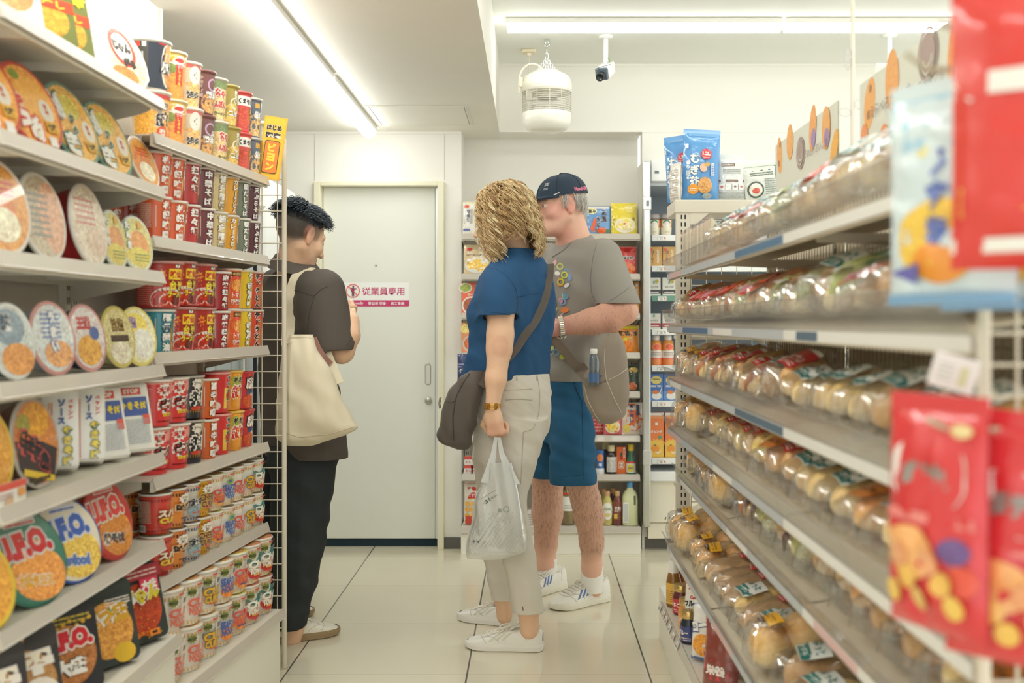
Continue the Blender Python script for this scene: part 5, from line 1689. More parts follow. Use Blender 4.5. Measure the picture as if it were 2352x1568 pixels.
BREADS = {
 'bun': bread_proto(0.165,0.110,0.078,[(0,0.0,0.046,0.05,0.042,'dda055','f2dfb4')],red_label('たまごパン',seed=2),1),
 'twin': bread_proto(0.185,0.120,0.072,[(0,-0.04,0.048,0.04,0.038,'d9954a','f1dcab'),(0,0.042,0.048,0.04,0.038,'d8924a','f1dcab')],yellow_label(),2,tray='ecd79a'),
 'koppe': bread_proto(0.200,0.088,0.064,[(0,0,0.034,0.082,0.036,'c98a48','efd8a8')],yellow_label(y=-0.02),3),
 'sausage': bread_proto(0.200,0.090,0.064,[(0,0,0.034,0.080,0.030,'e2b56a','f3e2ba'),(0,0,0.014,0.085,0.043,'c4603c','b9573a')],red_label('ソーセージ',seed=5,h=0.036,y=-0.025),4),
 'yaki': bread_proto(0.195,0.092,0.068,[(0,0,0.036,0.078,0.032,'d9a25a','f0dcae'),(0,0,0.018,0.07,0.047,'8c5a34','8c5a34',5)],red_label('焼そば',seed=6,h=0.036,y=-0.02),5),
 'melon': bread_proto(0.160,0.115,0.080,[(0,0,0.048,0.05,0.044,'e9c866','f3e4b4',4)],red_label('メロン',seed=7,w=0.05,h=0.045),6),
 'greenmelon': bread_proto(0.175,0.115,0.082,[(0,0,0.046,0.055,0.046,'cfd98a','e6e4b4',4)],red_label('北海道',seed=8,w=0.05,h=0.05).ell(0.02,-0.072,0.013,0.010,'5a3c34',n=14),7),
 'twist': bread_proto(0.190,0.105,0.062,[(-0.022,0,0.026,0.072,0.032,'b98a6a','e9d3ab',6),(0.022,0,0.026,0.072,0.032,'b58664','e9d3ab',6)],red_label('',seed=9,w=0.045,h=0.02,y=0.03),8),
 'cocoa': bread_proto(0.185,0.118,0.078,[(0,0,0.046,0.07,0.042,'9a6440','c39a6a')],teal_label(),9),
 'cream': bread_proto(0.175,0.108,0.070,[(0,0,0.044,0.062,0.036,'e6bd72','f4e6c4')],teal_label(-0.012),10),
 'ham': bread_proto(0.190,0.100,0.070,[(0,0.0,0.038,0.074,0.032,'e0a85c','f2e0b8'),(0.0,0.01,0.026,0.06,0.044,'df7a4a','dc8a5c')],Art().ell(0,-0.03,0.030,0.034,'d9563c',n=18).txt('ハム',0,-0.03,w=0.036,h=0.02,col='f6e9dc',bold=0.05),11),
 'pink': bread_proto(0.185,0.096,0.066,[(0,0,0.036,0.072,0.034,'ead6b2','f3e8cc')],Art().rect(-0.03,-0.075,0.03,-0.005,'f0573c',n=6,m=4).ell(0.0,-0.055,0.022,0.02,'e89aac',n=16).lines(-0.02,-0.035,0.02,-0.012,3,'f8d9cc',seed=4),12),
 'lettuce': bread_proto(0.190,0.100,0.072,[(0,0,0.038,0.076,0.034,'e9d9b0','f3ead0'),(0.01,0.0,0.022,0.068,0.047,'8fae6a','b9c48a',5)],Art().rect(-0.034,0.0,0.034,0.05,'5c9a72',n=6,m=4).rect(-0.02,-0.05,0.02,-0.02,'ece8dc',n=4),13),
 'loaf': bread_proto(0.210,0.125,0.100,[(0,-0.05,0.05,0.045,0.052,'dba45a','f0dcae'),(0,0.03,0.05,0.05,0.055,'d9a058','f0dcae')],yellow_label(y=-0.03),14),
 'orange': bread_proto(0.180,0.112,0.070,[(0,0,0.044,0.062,0.038,'d98848','efcf9a')],Art().ell(0,-0.03,0.034,0.030,'e2893c',n=20).txt('メープル',0,-0.03,w=0.05,h=0.014,col='8a4a1c',bold=0.04),15),
}
BRDESC = {'bun': 'round golden bun with red label','twin': 'tray of two golden rolls with yellow label','koppe': 'long brown roll with yellow label','sausage': 'sausage roll',
  'yaki': 'fried noodle roll','melon': 'yellow melon bun','greenmelon': 'pale green melon bun','twist': 'sugared twisted bread',
  'cocoa': 'brown bagel bread with teal and white label','cream': 'pale cream bread with teal and white label','ham': 'ham roll with orange round label','pink': 'pale roll with orange and pink label',
  'lettuce': 'green-filled roll with green label','loaf': 'tall soft loaf','orange': 'maple bread with orange oval label'}
def sandwich_proto(fill,sticker,seed):
 p = Proto('wrapped_sandwich','sandwich')
 mb = MB()
 t,s = 0.016,0.105
 tri = [(0.0,0.0),(s,0.0),(0.0,s)]
 x = 0.0
 for w,c,g in ((t,'f3ead2',0),(0.007,fill,-0.003),(t,'f3ead2',0),(0.007,'d9a24c',-0.003),(t,'f3ead2',0)):
  a = [(x,-g*1.2 + u*(1 + g*8),v*(1 + g*8) + 0.001) for u,v in tri]
  b2 = [(x + w,y,z) for _,y,z in a]
  mb.add(a + b2,[(0,1,2),(5,4,3),(0,3,4,1),(1,4,5,2),(2,5,3,0)],hx(c,0.8 if c != 'f3ead2' else 1.0))
  x += w
 p.part('sandwich',mb,CRUST)
 w = MB()
 e = 0.004
 tri2 = [(-e,0.0003),(s + e*2.5,0.0003),(-e,s + e*2.5)]
 a = [(-e,u,v) for u,v in tri2]
 b2 = [(x + e,u,v) for u,v in tri2]
 w.add(a + b2,[(0,1,2),(5,4,3),(0,3,4,1),(1,4,5,2),(2,5,3,0)])
 p.part('wrapper',w,MATS['wrapper_film'])
 A = Art().rect(0.01,0.02,x - 0.01,0.075,sticker,n=2,m=2).txt('ミックス',x/2,0.05,w=x*0.6,h=0.012,col='f7f0e6',bold=0.05).rect(0.01,0.08,x - 0.01,0.10,'f0ebe0',n=2).lines(0.015,0.083,x - 0.015,0.097,3,'8a8680',seed=seed)
 lb = MB()
 d = Vector((0,-1,1)).normalized()
 A.onto(lb,lambda u,v,k: Vector((u,s + e*1.5,0.001)) + d*v + Vector((0,1,1)).normalized()*(0.003 + 0.0004*k),smooth=False)
 p.part('label',lb,PRINT)
 return p
SANDS = {'egg': sandwich_proto('efc94e','d8433c',1),'ham': sandwich_proto('e3928a','cf4a52',2),'lettuce': sandwich_proto('8fae5a','4c8a5c',3)}
SDESC = {'egg': 'triangular egg sandwich','ham': 'triangular ham sandwich','lettuce': 'triangular lettuce sandwich'}
BSH = ['top bread shelf','second bread shelf','third bread shelf','fourth bread shelf','fifth bread shelf','sixth bread shelf']
def bread_row(i,names,x0=0.06,step=1.04,pitch=-14,yaw=8,roll=8,y=0.115,second=False,seed=0):
 rg = random.Random(100 + i + seed)
 z = BZ[i][0] + 0.0065
 off = BZ[i][2]
 x = x0
 n = 0
 while True:
  nm = names[n % len(names)] if n < len(names) else rg.choice(names[-5:])
  p = BREADS[nm]
  if n:
   x += p.W/2*step*1.15
  if x + p.W/2 > BLEN - 0.01:
   break
  sc = rg.uniform(1.02,1.12)
  yy = y + off + rg.uniform(-0.008,0.008)
  pt = R(pitch + rg.uniform(-5,5))
  # front (-y local) low: rotate about local x so that the back end rises
  lift = p.L/2*math.sin(abs(pt))*sc
  rl = R(rg.uniform(-roll,roll))
  loc = bpt(x,yy,z + SLOPE*(yy - off) + max(0,lift - 0.11*p.L/2*sc) + 0.001 + abs(math.sin(rl))*p.W*0.42)
  eul = Euler((abs(pt),rl,0)).to_matrix()
  M = Matrix.Rotation(R(-90 + rg.uniform(-yaw,yaw)),3,'Z') @ eul
  lab = f"{BRDESC[nm]}, {ORD[n] if n < len(ORD) else 'last'} from the far end{' at the back' if second else ''}, {BSH[i]}"
  p.spawn(lab,loc,M.to_euler(),'wrapped breads on the bread shelves',scale=sc)
  x += p.W/2*step*1.15
  n += 1
bread_row(1,['koppe','yaki','sausage','pink','pink','pink','ham','pink','sausage','lettuce','pink','ham','lettuce','yaki','lettuce','cocoa','lettuce','pink'],pitch=-21,y=0.112)
bread_row(2,['twin','koppe','koppe','bun','sausage','bun','sausage','yaki','bun','yaki','sausage','cocoa','bun','cream','cream','cream','cream','cocoa'],pitch=-17,roll=8,y=0.110)
bread_row(3,['twin','koppe','koppe','loaf','bun','melon','bun','melon','bun','melon','orange','bun','cream','cream','cream','orange','cream'],pitch=-16,roll=8,y=0.110)
bread_row(4,['twin','orange','koppe','koppe','twin','loaf','bun','sausage','greenmelon','greenmelon','bun','greenmelon','bun','bun','orange','cocoa','cocoa','cream'],pitch=-16,roll=8,y=0.110)
bread_row(5,['loaf','loaf','twin','twin','twist','twist','twist','cream','twist','cream','loaf','cocoa','cream','cream'],pitch=-14,roll=5,y=0.110)
# second layer lying behind, on the deck's rear half
# top shelf: sandwiches first, then mixed packs
rg = random.Random(77)
x = 0.03
for n,nm in enumerate(['ham','ham','egg','egg','ham','egg','lettuce','egg']):
 loc = bpt(x + 0.066,0.035,BZ[0][0] + 0.0068 + SLOPE*0.145)
 SANDS[nm].spawn(f"{SDESC[nm]}, {ORD[n]} from the far end, top bread shelf",loc,(0,0,R(-90 + rg.uniform(-3,3)) + math.pi*0),'sandwiches on the top bread shelf')
 x += 0.076
x0 = x + 0.06
bread_row(0,['cream','cream','bun','cream','pink','cream','lettuce','cream','cream','pink','cream','cream','cocoa','cream'],x0=x0,pitch=-27,seed=4,y=0.110)
for i,k0,xs,nm in ((5,'atop the row',(0.5,0.95),'bun'),):
 for n,xx in enumerate(xs):
  p = BREADS[nm]
  p.spawn(f"{BRDESC[nm]}, {k0}, {BSH[i]}, {('farther', 'nearer')[n]} one",bpt(xx,0.22,BZ[i][0] + 0.112),(R(8),R(4 - 8*n),R(-80 + 20*n)),'wrapped breads on the bread shelves',scale=0.95)
# ---------------------------------------------------------------- bags and pouches
def pouch_proto(name,cat,w,h,t,base,art=None,side='f0ede4',seal=0.012,zig=True,film=True,crinkle=0.002,seed=1,fill_low=True,mats=None,partname='pouch'):
 """pillow bag standing: x width, z height, front at -y; artwork on the front from (0,0) to (w,h)"""
 p = Proto(name,cat)
 bc = hx(base) if isinstance(base,str) else base
 def bulge(u,v):
  q = (1 - abs(2*u - 1) ** 2.6)*(1 - abs(2*v - 1) ** 3.2)
  q *= (1.12 - 0.3*v) if fill_low else 1
  return max(0.0,q) ** 0.6
 def fn(u,v,k=0,sgn=-1):
  U,V = u/w,v/h
  V = min(max(V,0),1)
  U = min(max(U,0),1)
  b = bulge(U,V)*t/2
  cr = crinkle*(math.sin(17*U + 9*V + seed)*math.sin(11*V - 5*U + seed*2) + 0.5*math.sin(31*V + 3*U))
  pin = 1 - 0.05*math.sin(math.pi*V)*(t/w)
  return (((U - 0.5)*pin)*w,sgn*(b + 0.0006 + cr*min(1,bulge(U,V)*1.5) + 0.0005*k),V*h)
 n,m = 18,24
 mb = MB()
 for sg in (-1,1):
  mb.grid([[fn(w*i/n,h*j/m,0,sg) for i in range(n + 1)] for j in range(m + 1)],bc,smooth=True,flip=sg > 0)
 if art:
  art.onto(mb,lambda u,v,k: fn(u,v,k))
 # seals
 mb.box(-w/2,-0.0009,h - 0.001,w/2,0.0009,h + seal,bc)
 p.part(partname,mb,mats or (FILM if film else PAPER))
 p.w,p.h,p.t = w,h,t
 return p
def put(p,xpx,ypx,Y,yaw,label,lean=0,roll=0,group=None,scale=1.0,dz=0.0):
 """bottom middle of the pack at a photo pixel and distance"""
 q = P(xpx,ypx,Y)
 return p.spawn(label,(q.x,q.y,q.z + dz),(R(-lean),R(roll),R(yaw)),group,scale)
# end display behind the bread gondola's far end (its back grid faces the aisle)
EY = 3.80
t = thing('end_display','cream end display rack whose wire back stands behind the bread gondola','shelf',(0.535,EY,0),(0,0,0))
mb = MB()
post(mb,0.0,0.0,0.05,1.63,w=0.05,d=0.02)
mb.build('upright',[SHELF_M,DARKHOLE],t)
mb = MB()
post(mb,0.80,0.0,0.05,1.63,w=0.05,d=0.02)
mb.build('upright',[SHELF_M,DARKHOLE],t)
mb = MB()
wire_panel(mb,0.03,0.78,0.26,1.56,0.012,0.052,0.075,r=0.0018)
mb.build('back_grid',WIRE_M,t)
MB().box(-0.03,-0.004,1.585,0.83,0.22,1.632,bev=0.003).build('top_tray',SHELF_M,t)
br = MB()
br.add([(0.025,-0.001,1.585),(0.09,-0.001,1.585),(0.045,-0.001,1.545),(0.025,-0.001,1.545)],[(0,1,2,3)])
br.build('bracket',SHELF_M,t)
for z in (0.60,0.88,1.15):
 MB().box(0.0,0.03,z - 0.012,0.8,0.26,z,bev=0.002).build('shelf',SHELF_M,t)
MB().box(-0.05,-0.004,0.0,0.83,0.30,0.20,bev=0.003).build('plinth',WHITE_PANEL,t)
# packs standing on the end display top
A = Art()
w,h = 0.135,0.245
A.rect(0,0,w,h,'5fa0dd',n=6,m=8)
A.rect(0,h - 0.012,w,h,'7db4e6',n=6,m=1)
A.vtxt('むぎ茶',0.040,h - 0.075,0.038,'f2f4ee',bold=0.05,edge='6a88a8',ew=0.03)
A.vtxt('香り薫る',0.016,h - 0.10,0.017,'eef2f4',bold=0.04)
A.ell(0.080,h - 0.078,0.020,0.020,'d8434c',n=20).txt('1.2L',0.080,h - 0.075,w=0.03,h=0.014,col='f6ece8',bold=0.06)
A.lines(0.068,h - 0.090,0.092,h - 0.086,1,'f3d4d0',seed=2)
A.ell(0.078,0.055,0.026,0.030,'d9a268',a=0.2,n=20).ell(0.036,0.040,0.020,0.018,'f0a23c',n=16).lines(0.024,0.034,0.048,0.046,2,'f6e6c6',seed=4)
A.ell(0.070,0.118,0.014,0.016,'e9b79c',n=14).ell(0.084,0.130,0.010,0.008,'d8b46c',n=12)
A.rect(0.098,0.090,0.110,0.135,'d9e2ee',n=1).lines(0.100,0.092,0.108,0.133,7,'7a7fb5',seed=6)
A.rect(0.004,h - 0.058,0.014,h - 0.042,'d7e2ea',n=1)
A.ell(0.088,0.018,0.018,0.010,'9aa6ae',n=14,a=0.5)
tea = pouch_proto('tea_bag_pack','tea',w,h,0.05,'5fa0dd',A,crinkle=0.0016,seed=3,seal=0.014)
put(tea,1607,463,3.90,4,'blue barley tea bag pack standing upright on the end display beside the white coffee bag',roll=2,dz=0.001)
put(tea,1572,463,4.00,-25,'blue barley tea bag pack half hidden behind the other one on the end display',roll=-4,scale=0.95,dz=0.001)
A = Art()
w,h = 0.105,0.165
A.rect(0,0,w,h,'e4e8e6',n=4,m=4)
A.rect(0.016,h - 0.040,0.064,h - 0.030,'6a4c40',n=3).txt('GOLDSPECIAL',0.040,h - 0.035,w=0.044,h=0.006,col='efe7dc',bold=0.05)
A.lines(0.02,h - 0.066,0.085,h - 0.048,3,'9aa09c',seed=3)
A.rect(0.004,0.068,0.10,0.076,'8a6f64',n=3)
for i in range(4):
 A.rect(0.006 + i*0.024,0.040,0.026 + i*0.024,0.062,'f2f3f0',n=1).ell(0.016 + i*0.024,0.051,0.005,0.004,'d86a5c' if i % 3 == 0 else '77736c',n=8)
A.lines(0.006,0.006,0.098,0.034,6,'a9aeaa',seed=8)
cof = pouch_proto('coffee_bag','coffee',w,h,0.05,'e4e8e6',A,crinkle=0.0012,seed=5,seal=0.008)
put(cof,1678,463,3.93,0,'white and silver coffee bag with brown lettering on the end display',dz=0.001)
A = Art()
w,h = 0.13,0.125
A.rect(0,0,w,h,'dfe4dc',n=4,m=4).rect(0,h - 0.018,w,h,'2f6a52',n=4,m=1).rect(w - 0.012,0,w,h,'2f6a52',n=1,m=4)
A.lines(0.02,0.09,0.11,0.105,2,'6f7a70',seed=2).ell(0.035,0.04,0.03,0.026,'e9e6da').ring(0.035,0.04,0.024,0.03,'4a5a50').ell(0.035,0.036,0.014,0.010,'cf5a48',a=0.4).lines(0.07,0.02,0.115,0.08,8,'8a928a',seed=7)
grn = pouch_proto('coffee_bag','coffee',w,h,0.05,'dfe4dc',A,crinkle=0.0016,seed=6,seal=0.010)
put(grn,1752,463,3.93,8,'white coffee bag with dark green edge leaning on the end display',roll=-7,dz=0.004)
A = Art().rect(0,0,0.09,0.14,'e9e6de',n=3,m=3).lines(0.01,0.01,0.08,0.13,12,'c9c0b4',seed=3)
wsd = pouch_proto('tea_bag_pack','tea',0.09,0.14,0.03,'ece9e2',A,seed=8)
put(wsd,1552,463,3.88,-70,'clear and white pack edge on beside the blue barley tea packs',scale=0.9,dz=0.001)
# goods of the end display seen through its grid
A = Art().rect(0.0,0,0.10,0.14,'c9a986',n=2).rect(0.012,0.012,0.088,0.128,'efe6d4',n=2).txt('ココア',0.05,0.09,w=0.06,h=0.016,col='4a3a30',bold=0.04).rect(0.064,0.1,0.08,0.118,'6a2f2a',n=1).lines(0.02,0.02,0.08,0.07,7,'9a9080',seed=3)
cocoa = slab_pack('cocoa_box','box',0.10,0.14,0.05,'7a5c48',A)
A = Art().rect(0,0,0.09,0.17,'8f9790',n=2).rect(0.012,0.09,0.07,0.10,'3a3f3c',n=1).lines(0.012,0.03,0.075,0.08,7,'5c625e',seed=4).barcode(0.03,0.005,0.075,0.03,3)
silver = pouch_proto('coffee_bag','coffee',0.10,0.17,0.05,'9aa19b',A,seed=9)
A = Art().rect(0,0,0.10,0.12,'ece6d8',n=2).ell(0.03,0.09,0.016,0.016,'c9b23c').lines(0.01,0.01,0.09,0.07,7,'8a9a86',seed=6)
lt = slab_pack('tea_box','box',0.10,0.12,0.05,'e9e4d4',A)
for n,(xl,zz,pr,lab) in enumerate(((0.075,1.15,lt,'cream tea box behind the grid of the end display next to its upright'),(0.19,1.15,cocoa,'brown edged cocoa box behind the grid of the end display, nearer its upright'),
         (0.31,1.15,cocoa,'brown edged cocoa box behind the grid of the end display, farther from its upright'),(0.09,0.60,silver,'grey coffee bag behind the grid of the end display next to its upright'),
         (0.20,0.60,silver,'grey coffee bag behind the grid of the end display in mid row'),(0.31,0.60,silver,'grey coffee bag behind the grid of the end display far from its upright'))):
 pr.spawn(lab,(0.535 + xl,EY + 0.09,zz + 0.001),(0,0,R(4*(n % 3 - 1))))
# jar with olive lid and dark pouch on the middle shelf
p = Proto('coffee_jar','jar')
mb = MB().lathe([(0.034,0),(0.036,0.004),(0.036,0.10),(0.030,0.118),(0.030,0.13)],28)
p.part('glass',mb,MATS['clear_bottle'])
p.part('contents',MB().lathe([(0.033,0.003),(0.033,0.085)],24,hx('3a3734')),PAPER)
p.part('lid',MB().lathe([(0.035,0.125),(0.035,0.16),(0.032,0.163)],28,hx('7f7444')),PRINT)
p.spawn('glass coffee jar with olive lid behind the grid of the end display',(0.535 + 0.28,EY + 0.09,0.881))
A = Art().rect(0,0,0.08,0.15,'2f332e',n=2).lines(0.01,0.10,0.07,0.14,3,'b9a95c',seed=3).ell(0.03,0.06,0.02,0.015,'e6e2d8').ring(0.03,0.06,0.012,0.02,'2f332e')
dk = pouch_proto('coffee_bag','coffee',0.085,0.15,0.04,'2f332e',A,seed=4)
dk.spawn('black coffee bag behind the grid of the end display beside the upright',(0.535 + 0.085,EY + 0.09,0.881))
A = Art().rect(0,0,0.06,0.07,'2a5c50',n=2).lines(0.008,0.02,0.05,0.06,4,'c9d6cc',seed=3)
slab_pack('tea_box','box',0.07,0.11,0.05,'2f6a58',A).spawn('dark green tea box behind the grid of the end display',(0.535 + 0.39,EY + 0.09,0.881))
slab_pack('tea_box','box',0.07,0.05,0.05,'ee8a3c',None).spawn('small orange box behind the grid of the end display',(0.535 + 0.19,EY + 0.09,0.881))
# ---------------------------------------------------------------- base deck goods of the bread gondola
zb = BBASE + 0.001
def jar(name,lab,xpx,X,r,h,body,lidc,labc,words):
 p = Proto('jam_jar','jar')
 p.part('glass',MB().lathe([(r*0.85,0),(r,0.006),(r,h*0.62),(r*0.82,h*0.74),(r*0.82,h*0.80)],28,hx(body)),PRINT)
 p.part('lid',MB().lathe([(r*0.88,h*0.78),(r*0.90,h*0.80),(r*0.90,h*0.97),(r*0.84,h)],28,(*hx('c9a65c')[:3],1)),mat('gold_lid','d9b978',0.25,metal=0.8))
 A = Art().rect(-r*1.4,h*0.08,r*1.4,h*0.55,labc,n=14)
 A.txt(words,0,h*0.36,w=r*1.3,h=h*0.16,col='f6efe4',bold=0.06).lines(-r,h*0.12,r,h*0.24,2,'f0d9cc',seed=2)
 lb = MB()
 A.onto(lb,lambda u,v,k: ((r + 0.0006 + 0.0003*k)*math.cos(u/r),(r + 0.0006 + 0.0003*k)*math.sin(u/r),v))
 p.part('label',lb,PRINT)
 p.spawn(lab,(X,F*X/(xpx - VX),zb),(0,0,R(215)))
jar('jam','strawberry jam jar with gold lid and red label on the base deck',1566,0.497,0.030,0.098,'6a2a2c','d9b978','cf3a40','いちご')
jar('jam','marmalade jar with gold lid and orange label on the base deck',1579,0.49,0.0285,0.098,'d8964a','d9b978','ef9a3c','オレンジ')
jar('jam','dark blueberry jam jar with gold lid on the base deck',1583,0.475,0.0265,0.096,'1f2a38','d9b978','3c4680','ブルー')
# syrup bottle
p = Proto('syrup_bottle','bottle')
p.part('body',MB().lathe([(0.024,0),(0.026,0.006),(0.026,0.085),(0.020,0.112),(0.014,0.118)],24,hx('8a5a22')),mat('amber_syrup','8c5f26',0.15,coat=0.5))
p.part('cap',MB().lathe([(0.0175,0.112),(0.0175,0.150),(0.015,0.157)],20,hx('f2f0ea')),WHITE_P)
A = Art().rect(-0.040,0.012,0.030,0.082,'e9b64a',n=12).lines(-0.03,0.02,0.01,0.06,6,'a87a2c',seed=3)
lb = MB()
A.onto(lb,lambda u,v,k: ((0.0266 + 0.0003*k)*math.cos(u/0.026),(0.0266 + 0.0003*k)*math.sin(u/0.026),v))
p.part('label',lb,PRINT)
p.spawn('amber syrup bottle with white cap at the far end of the base deck',(0.484,F*0.484/(1548 - VX),zb),(0,0,R(230)),scale=1.0)
A = Art().rect(0,0,0.05,0.12,'e6e9ee',n=2).rect(0,0.07,0.05,0.12,'ea8a5c',n=2).lines(0.006,0.02,0.044,0.06,4,'6a84c0',seed=3)
slab_pack('sugar_box','box',0.05,0.125,0.09,'dfe4ee',A).spawn('blue and white box at the far end of the base deck behind the syrup bottle',(0.50,3.68,zb),(0,0,R(-20)))
A = Art().rect(0,0,0.10,0.13,'e6c96a',n=3,m=3).rect(0,0.08,0.045,0.12,'6f9ac0',n=2).rect(0,0.01,0.045,0.075,'b9b3a4',n=2).lines(0.004,0.012,0.04,0.072,8,'77726a',seed=5).txt('みつ',0.072,0.05,w=0.034,h=0.024,col='4a3a24',bold=0.05)
pouch_proto('pancake_mix_bag','bag',0.105,0.135,0.04,'e8cf78',A,seed=4).spawn('yellow pancake mix bag behind the jam jars on the base deck',(0.565,3.58,zb),(0,0,R(-25)))
A = Art()
w,h = 0.125,0.215
A.rect(0,0,w,h,'efe9df',n=5,m=6).rect(0,h*0.80,w,h,'d8393f',n=5,m=2).ell(w*0.45,h*0.66,w*0.46,h*0.17,'f4f2ec',n=24)
A.txt('フルグラ',w*0.45,h*0.66,w=w*0.78,h=h*0.13,col='2f3436',bold=0.07,rot=R(10))
A.txt('Calbee',w*0.5,h*0.76,w=w*0.4,col='d8393f',bold=0.05).txt('Berry',w*0.45,h*0.50,w=w*0.4,col='e06a5c',bold=0.05)
A.ell(w*0.45,h*0.28,w*0.40,h*0.20,'d98a52',a=0.0,n=24).ell(w*0.55,h*0.2,w*0.18,h*0.08,'c43a3c',a=0.3)
gran = pouch_proto('granola_bag','cereal',w,h,0.06,'efe9df',A,seed=5,crinkle=0.0025)
gran.spawn('red and white granola bag standing beside the blueberry jar',(0.505,F*0.505/(1602 - VX),zb + 0.004),(R(-4),0,R(-38)),scale=0.75)
A = Art()
A.rect(0,0,w,h,'4f86c6',n=5,m=6).rect(0,h*0.86,w,h,'d8434a',n=5,m=1).rect(w*0.1,h*0.50,w*0.9,h*0.62,'e9d23c',n=4).txt('お徳用',w*0.5,h*0.56,w=w*0.6,h=h*0.08,col='3a3a2a',bold=0.06)
A.txt('グラノーラ',w*0.5,h*0.74,w=w*0.8,h=h*0.1,col='f2f4f4',bold=0.06).ell(w*0.5,h*0.25,w*0.36,h*0.18,'e29a4c',a=0.0)
pouch_proto('granola_bag','cereal',w,h,0.06,'4f86c6',A,seed=6,crinkle=0.0025).spawn('blue granola bag with yellow band leaning behind the white one',(0.60,3.12,zb + 0.005),(R(-6),0,R(-40)),scale=0.78)
A = Art()
w,h = 0.115,0.185
A.rect(0,0,w,h,'eceae4',n=5,m=6).poly([(0,h),(w,h),(w,h*0.84),(0,h*0.90)],'5f8fd0').txt('コーン',w*0.48,h*0.66,w=w*0.86,h=h*0.2,col='f4f4f0',bold=0.08,edge='33508c',ew=0.08,rot=R(16))
A.ell(w*0.5,h*0.30,w*0.38,h*0.2,'eda23c',a=0.1).rect(0,0,w,h*0.06,'4a6ab0',n=4).rect(w*0.55,h*0.08,w*0.9,h*0.2,'d8393f',n=2)
pouch_proto('cereal_bag','cereal',w,h,0.055,'eceae4',A,seed=7,crinkle=0.0025).spawn('white cereal bag with blue lettering between the granola and the red flakes bag',(0.495,F*0.495/(1622 - VX),zb + 0.004),(R(-5),0,R(-40)),scale=0.84)
A = Art()
w,h = 0.185,0.235
A.rect(0,0,w,h,'c4323a',n=6,m=8).rect(0,0,w,h*0.42,'dcdad2',n=6,m=3).poly([(0,h*0.42),(w*0.6,h*0.42),(w,h*0.30),(w,h*0.46),(0,h*0.46)],'c4323a')
A.txt("Kellogg's",w*0.26,h*0.86,w=w*0.34,h=h*0.09,col='f6e9e4',bold=0.04,shear=0.2)
A.txt('フロスト',w*0.70,h*0.86,w=w*0.48,h=h*0.10,col='f4f0ea',bold=0.08,edge='5a4a4c',ew=0.06)
A.txt('5種の食物繊維入り',w*0.52,h*0.68,w=w*0.84,h=h*0.085,col='f6e2b0',bold=0.06,edge='9a4a1c',ew=0.05)
A.rect(w*0.10,h*0.56,w*0.60,h*0.62,'f3ece2',n=3).txt('食物繊維',w*0.35,h*0.59,w=w*0.3,h=h*0.035,col='5a8a2c',bold=0.05).rect(w*0.66,h*0.56,w*0.95,h*0.62,'f3ece2',n=2)
A.txt('1日の栄養を',w*0.52,h*0.49,w=w*0.56,h=h*0.045,col='efd43c',bold=0.07,edge='3a2a20').txt('バランスよく摂れ',w*0.54,h*0.43,w=w*0.62,h=h*0.045,col='efd43c',bold=0.07,edge='3a2a20')
A.poly([(w*(0.28 + 0.13*math.cos(R(60*i + 10))),h*(0.22 + 0.13*math.sin(R(60*i + 10)))) for i in range(6)],'3f9ad0').ell(w*0.28,h*0.22,0.003,0.003,'e0584a',n=8)
A.lines(w*0.52,h*0.06,w*0.74,h*0.36,14,'8a8a86',seed=4)
for i in range(7):
 A.rect(w*0.78,h*(0.08 + 0.042*i),w*0.92,h*(0.10 + 0.042*i),'e8bd4a',n=1)
A.rect(w*0.02,h*0.14,w*0.14,h*0.2,'b2443c',n=1)
pouch_proto('cereal_bag','cereal',w,h,0.07,'c4323a',A,seed=8,crinkle=0.003).spawn('large red frosted cereal bag with white lower half, leaning on the base deck',(0.540,F*0.540/(1678 - VX),zb + 0.012),(R(-8),R(-5),R(-32)),scale=0.73)
A = Art().rect(0,0,0.10,0.16,'8a3f3a',n=3,m=3).rect(0.012,0.03,0.088,0.08,'d8404a',n=3).txt('栄養',0.05,0.055,w=0.06,h=0.026,col='f6ece6',bold=0.06)
pouch_proto('cereal_bag','cereal',0.105,0.165,0.05,'8a4238',A,seed=3).spawn('brown and red cereal bag at the front of the base deck',(0.488,2.80,zb + 0.005),(R(-8),0,R(-42)))
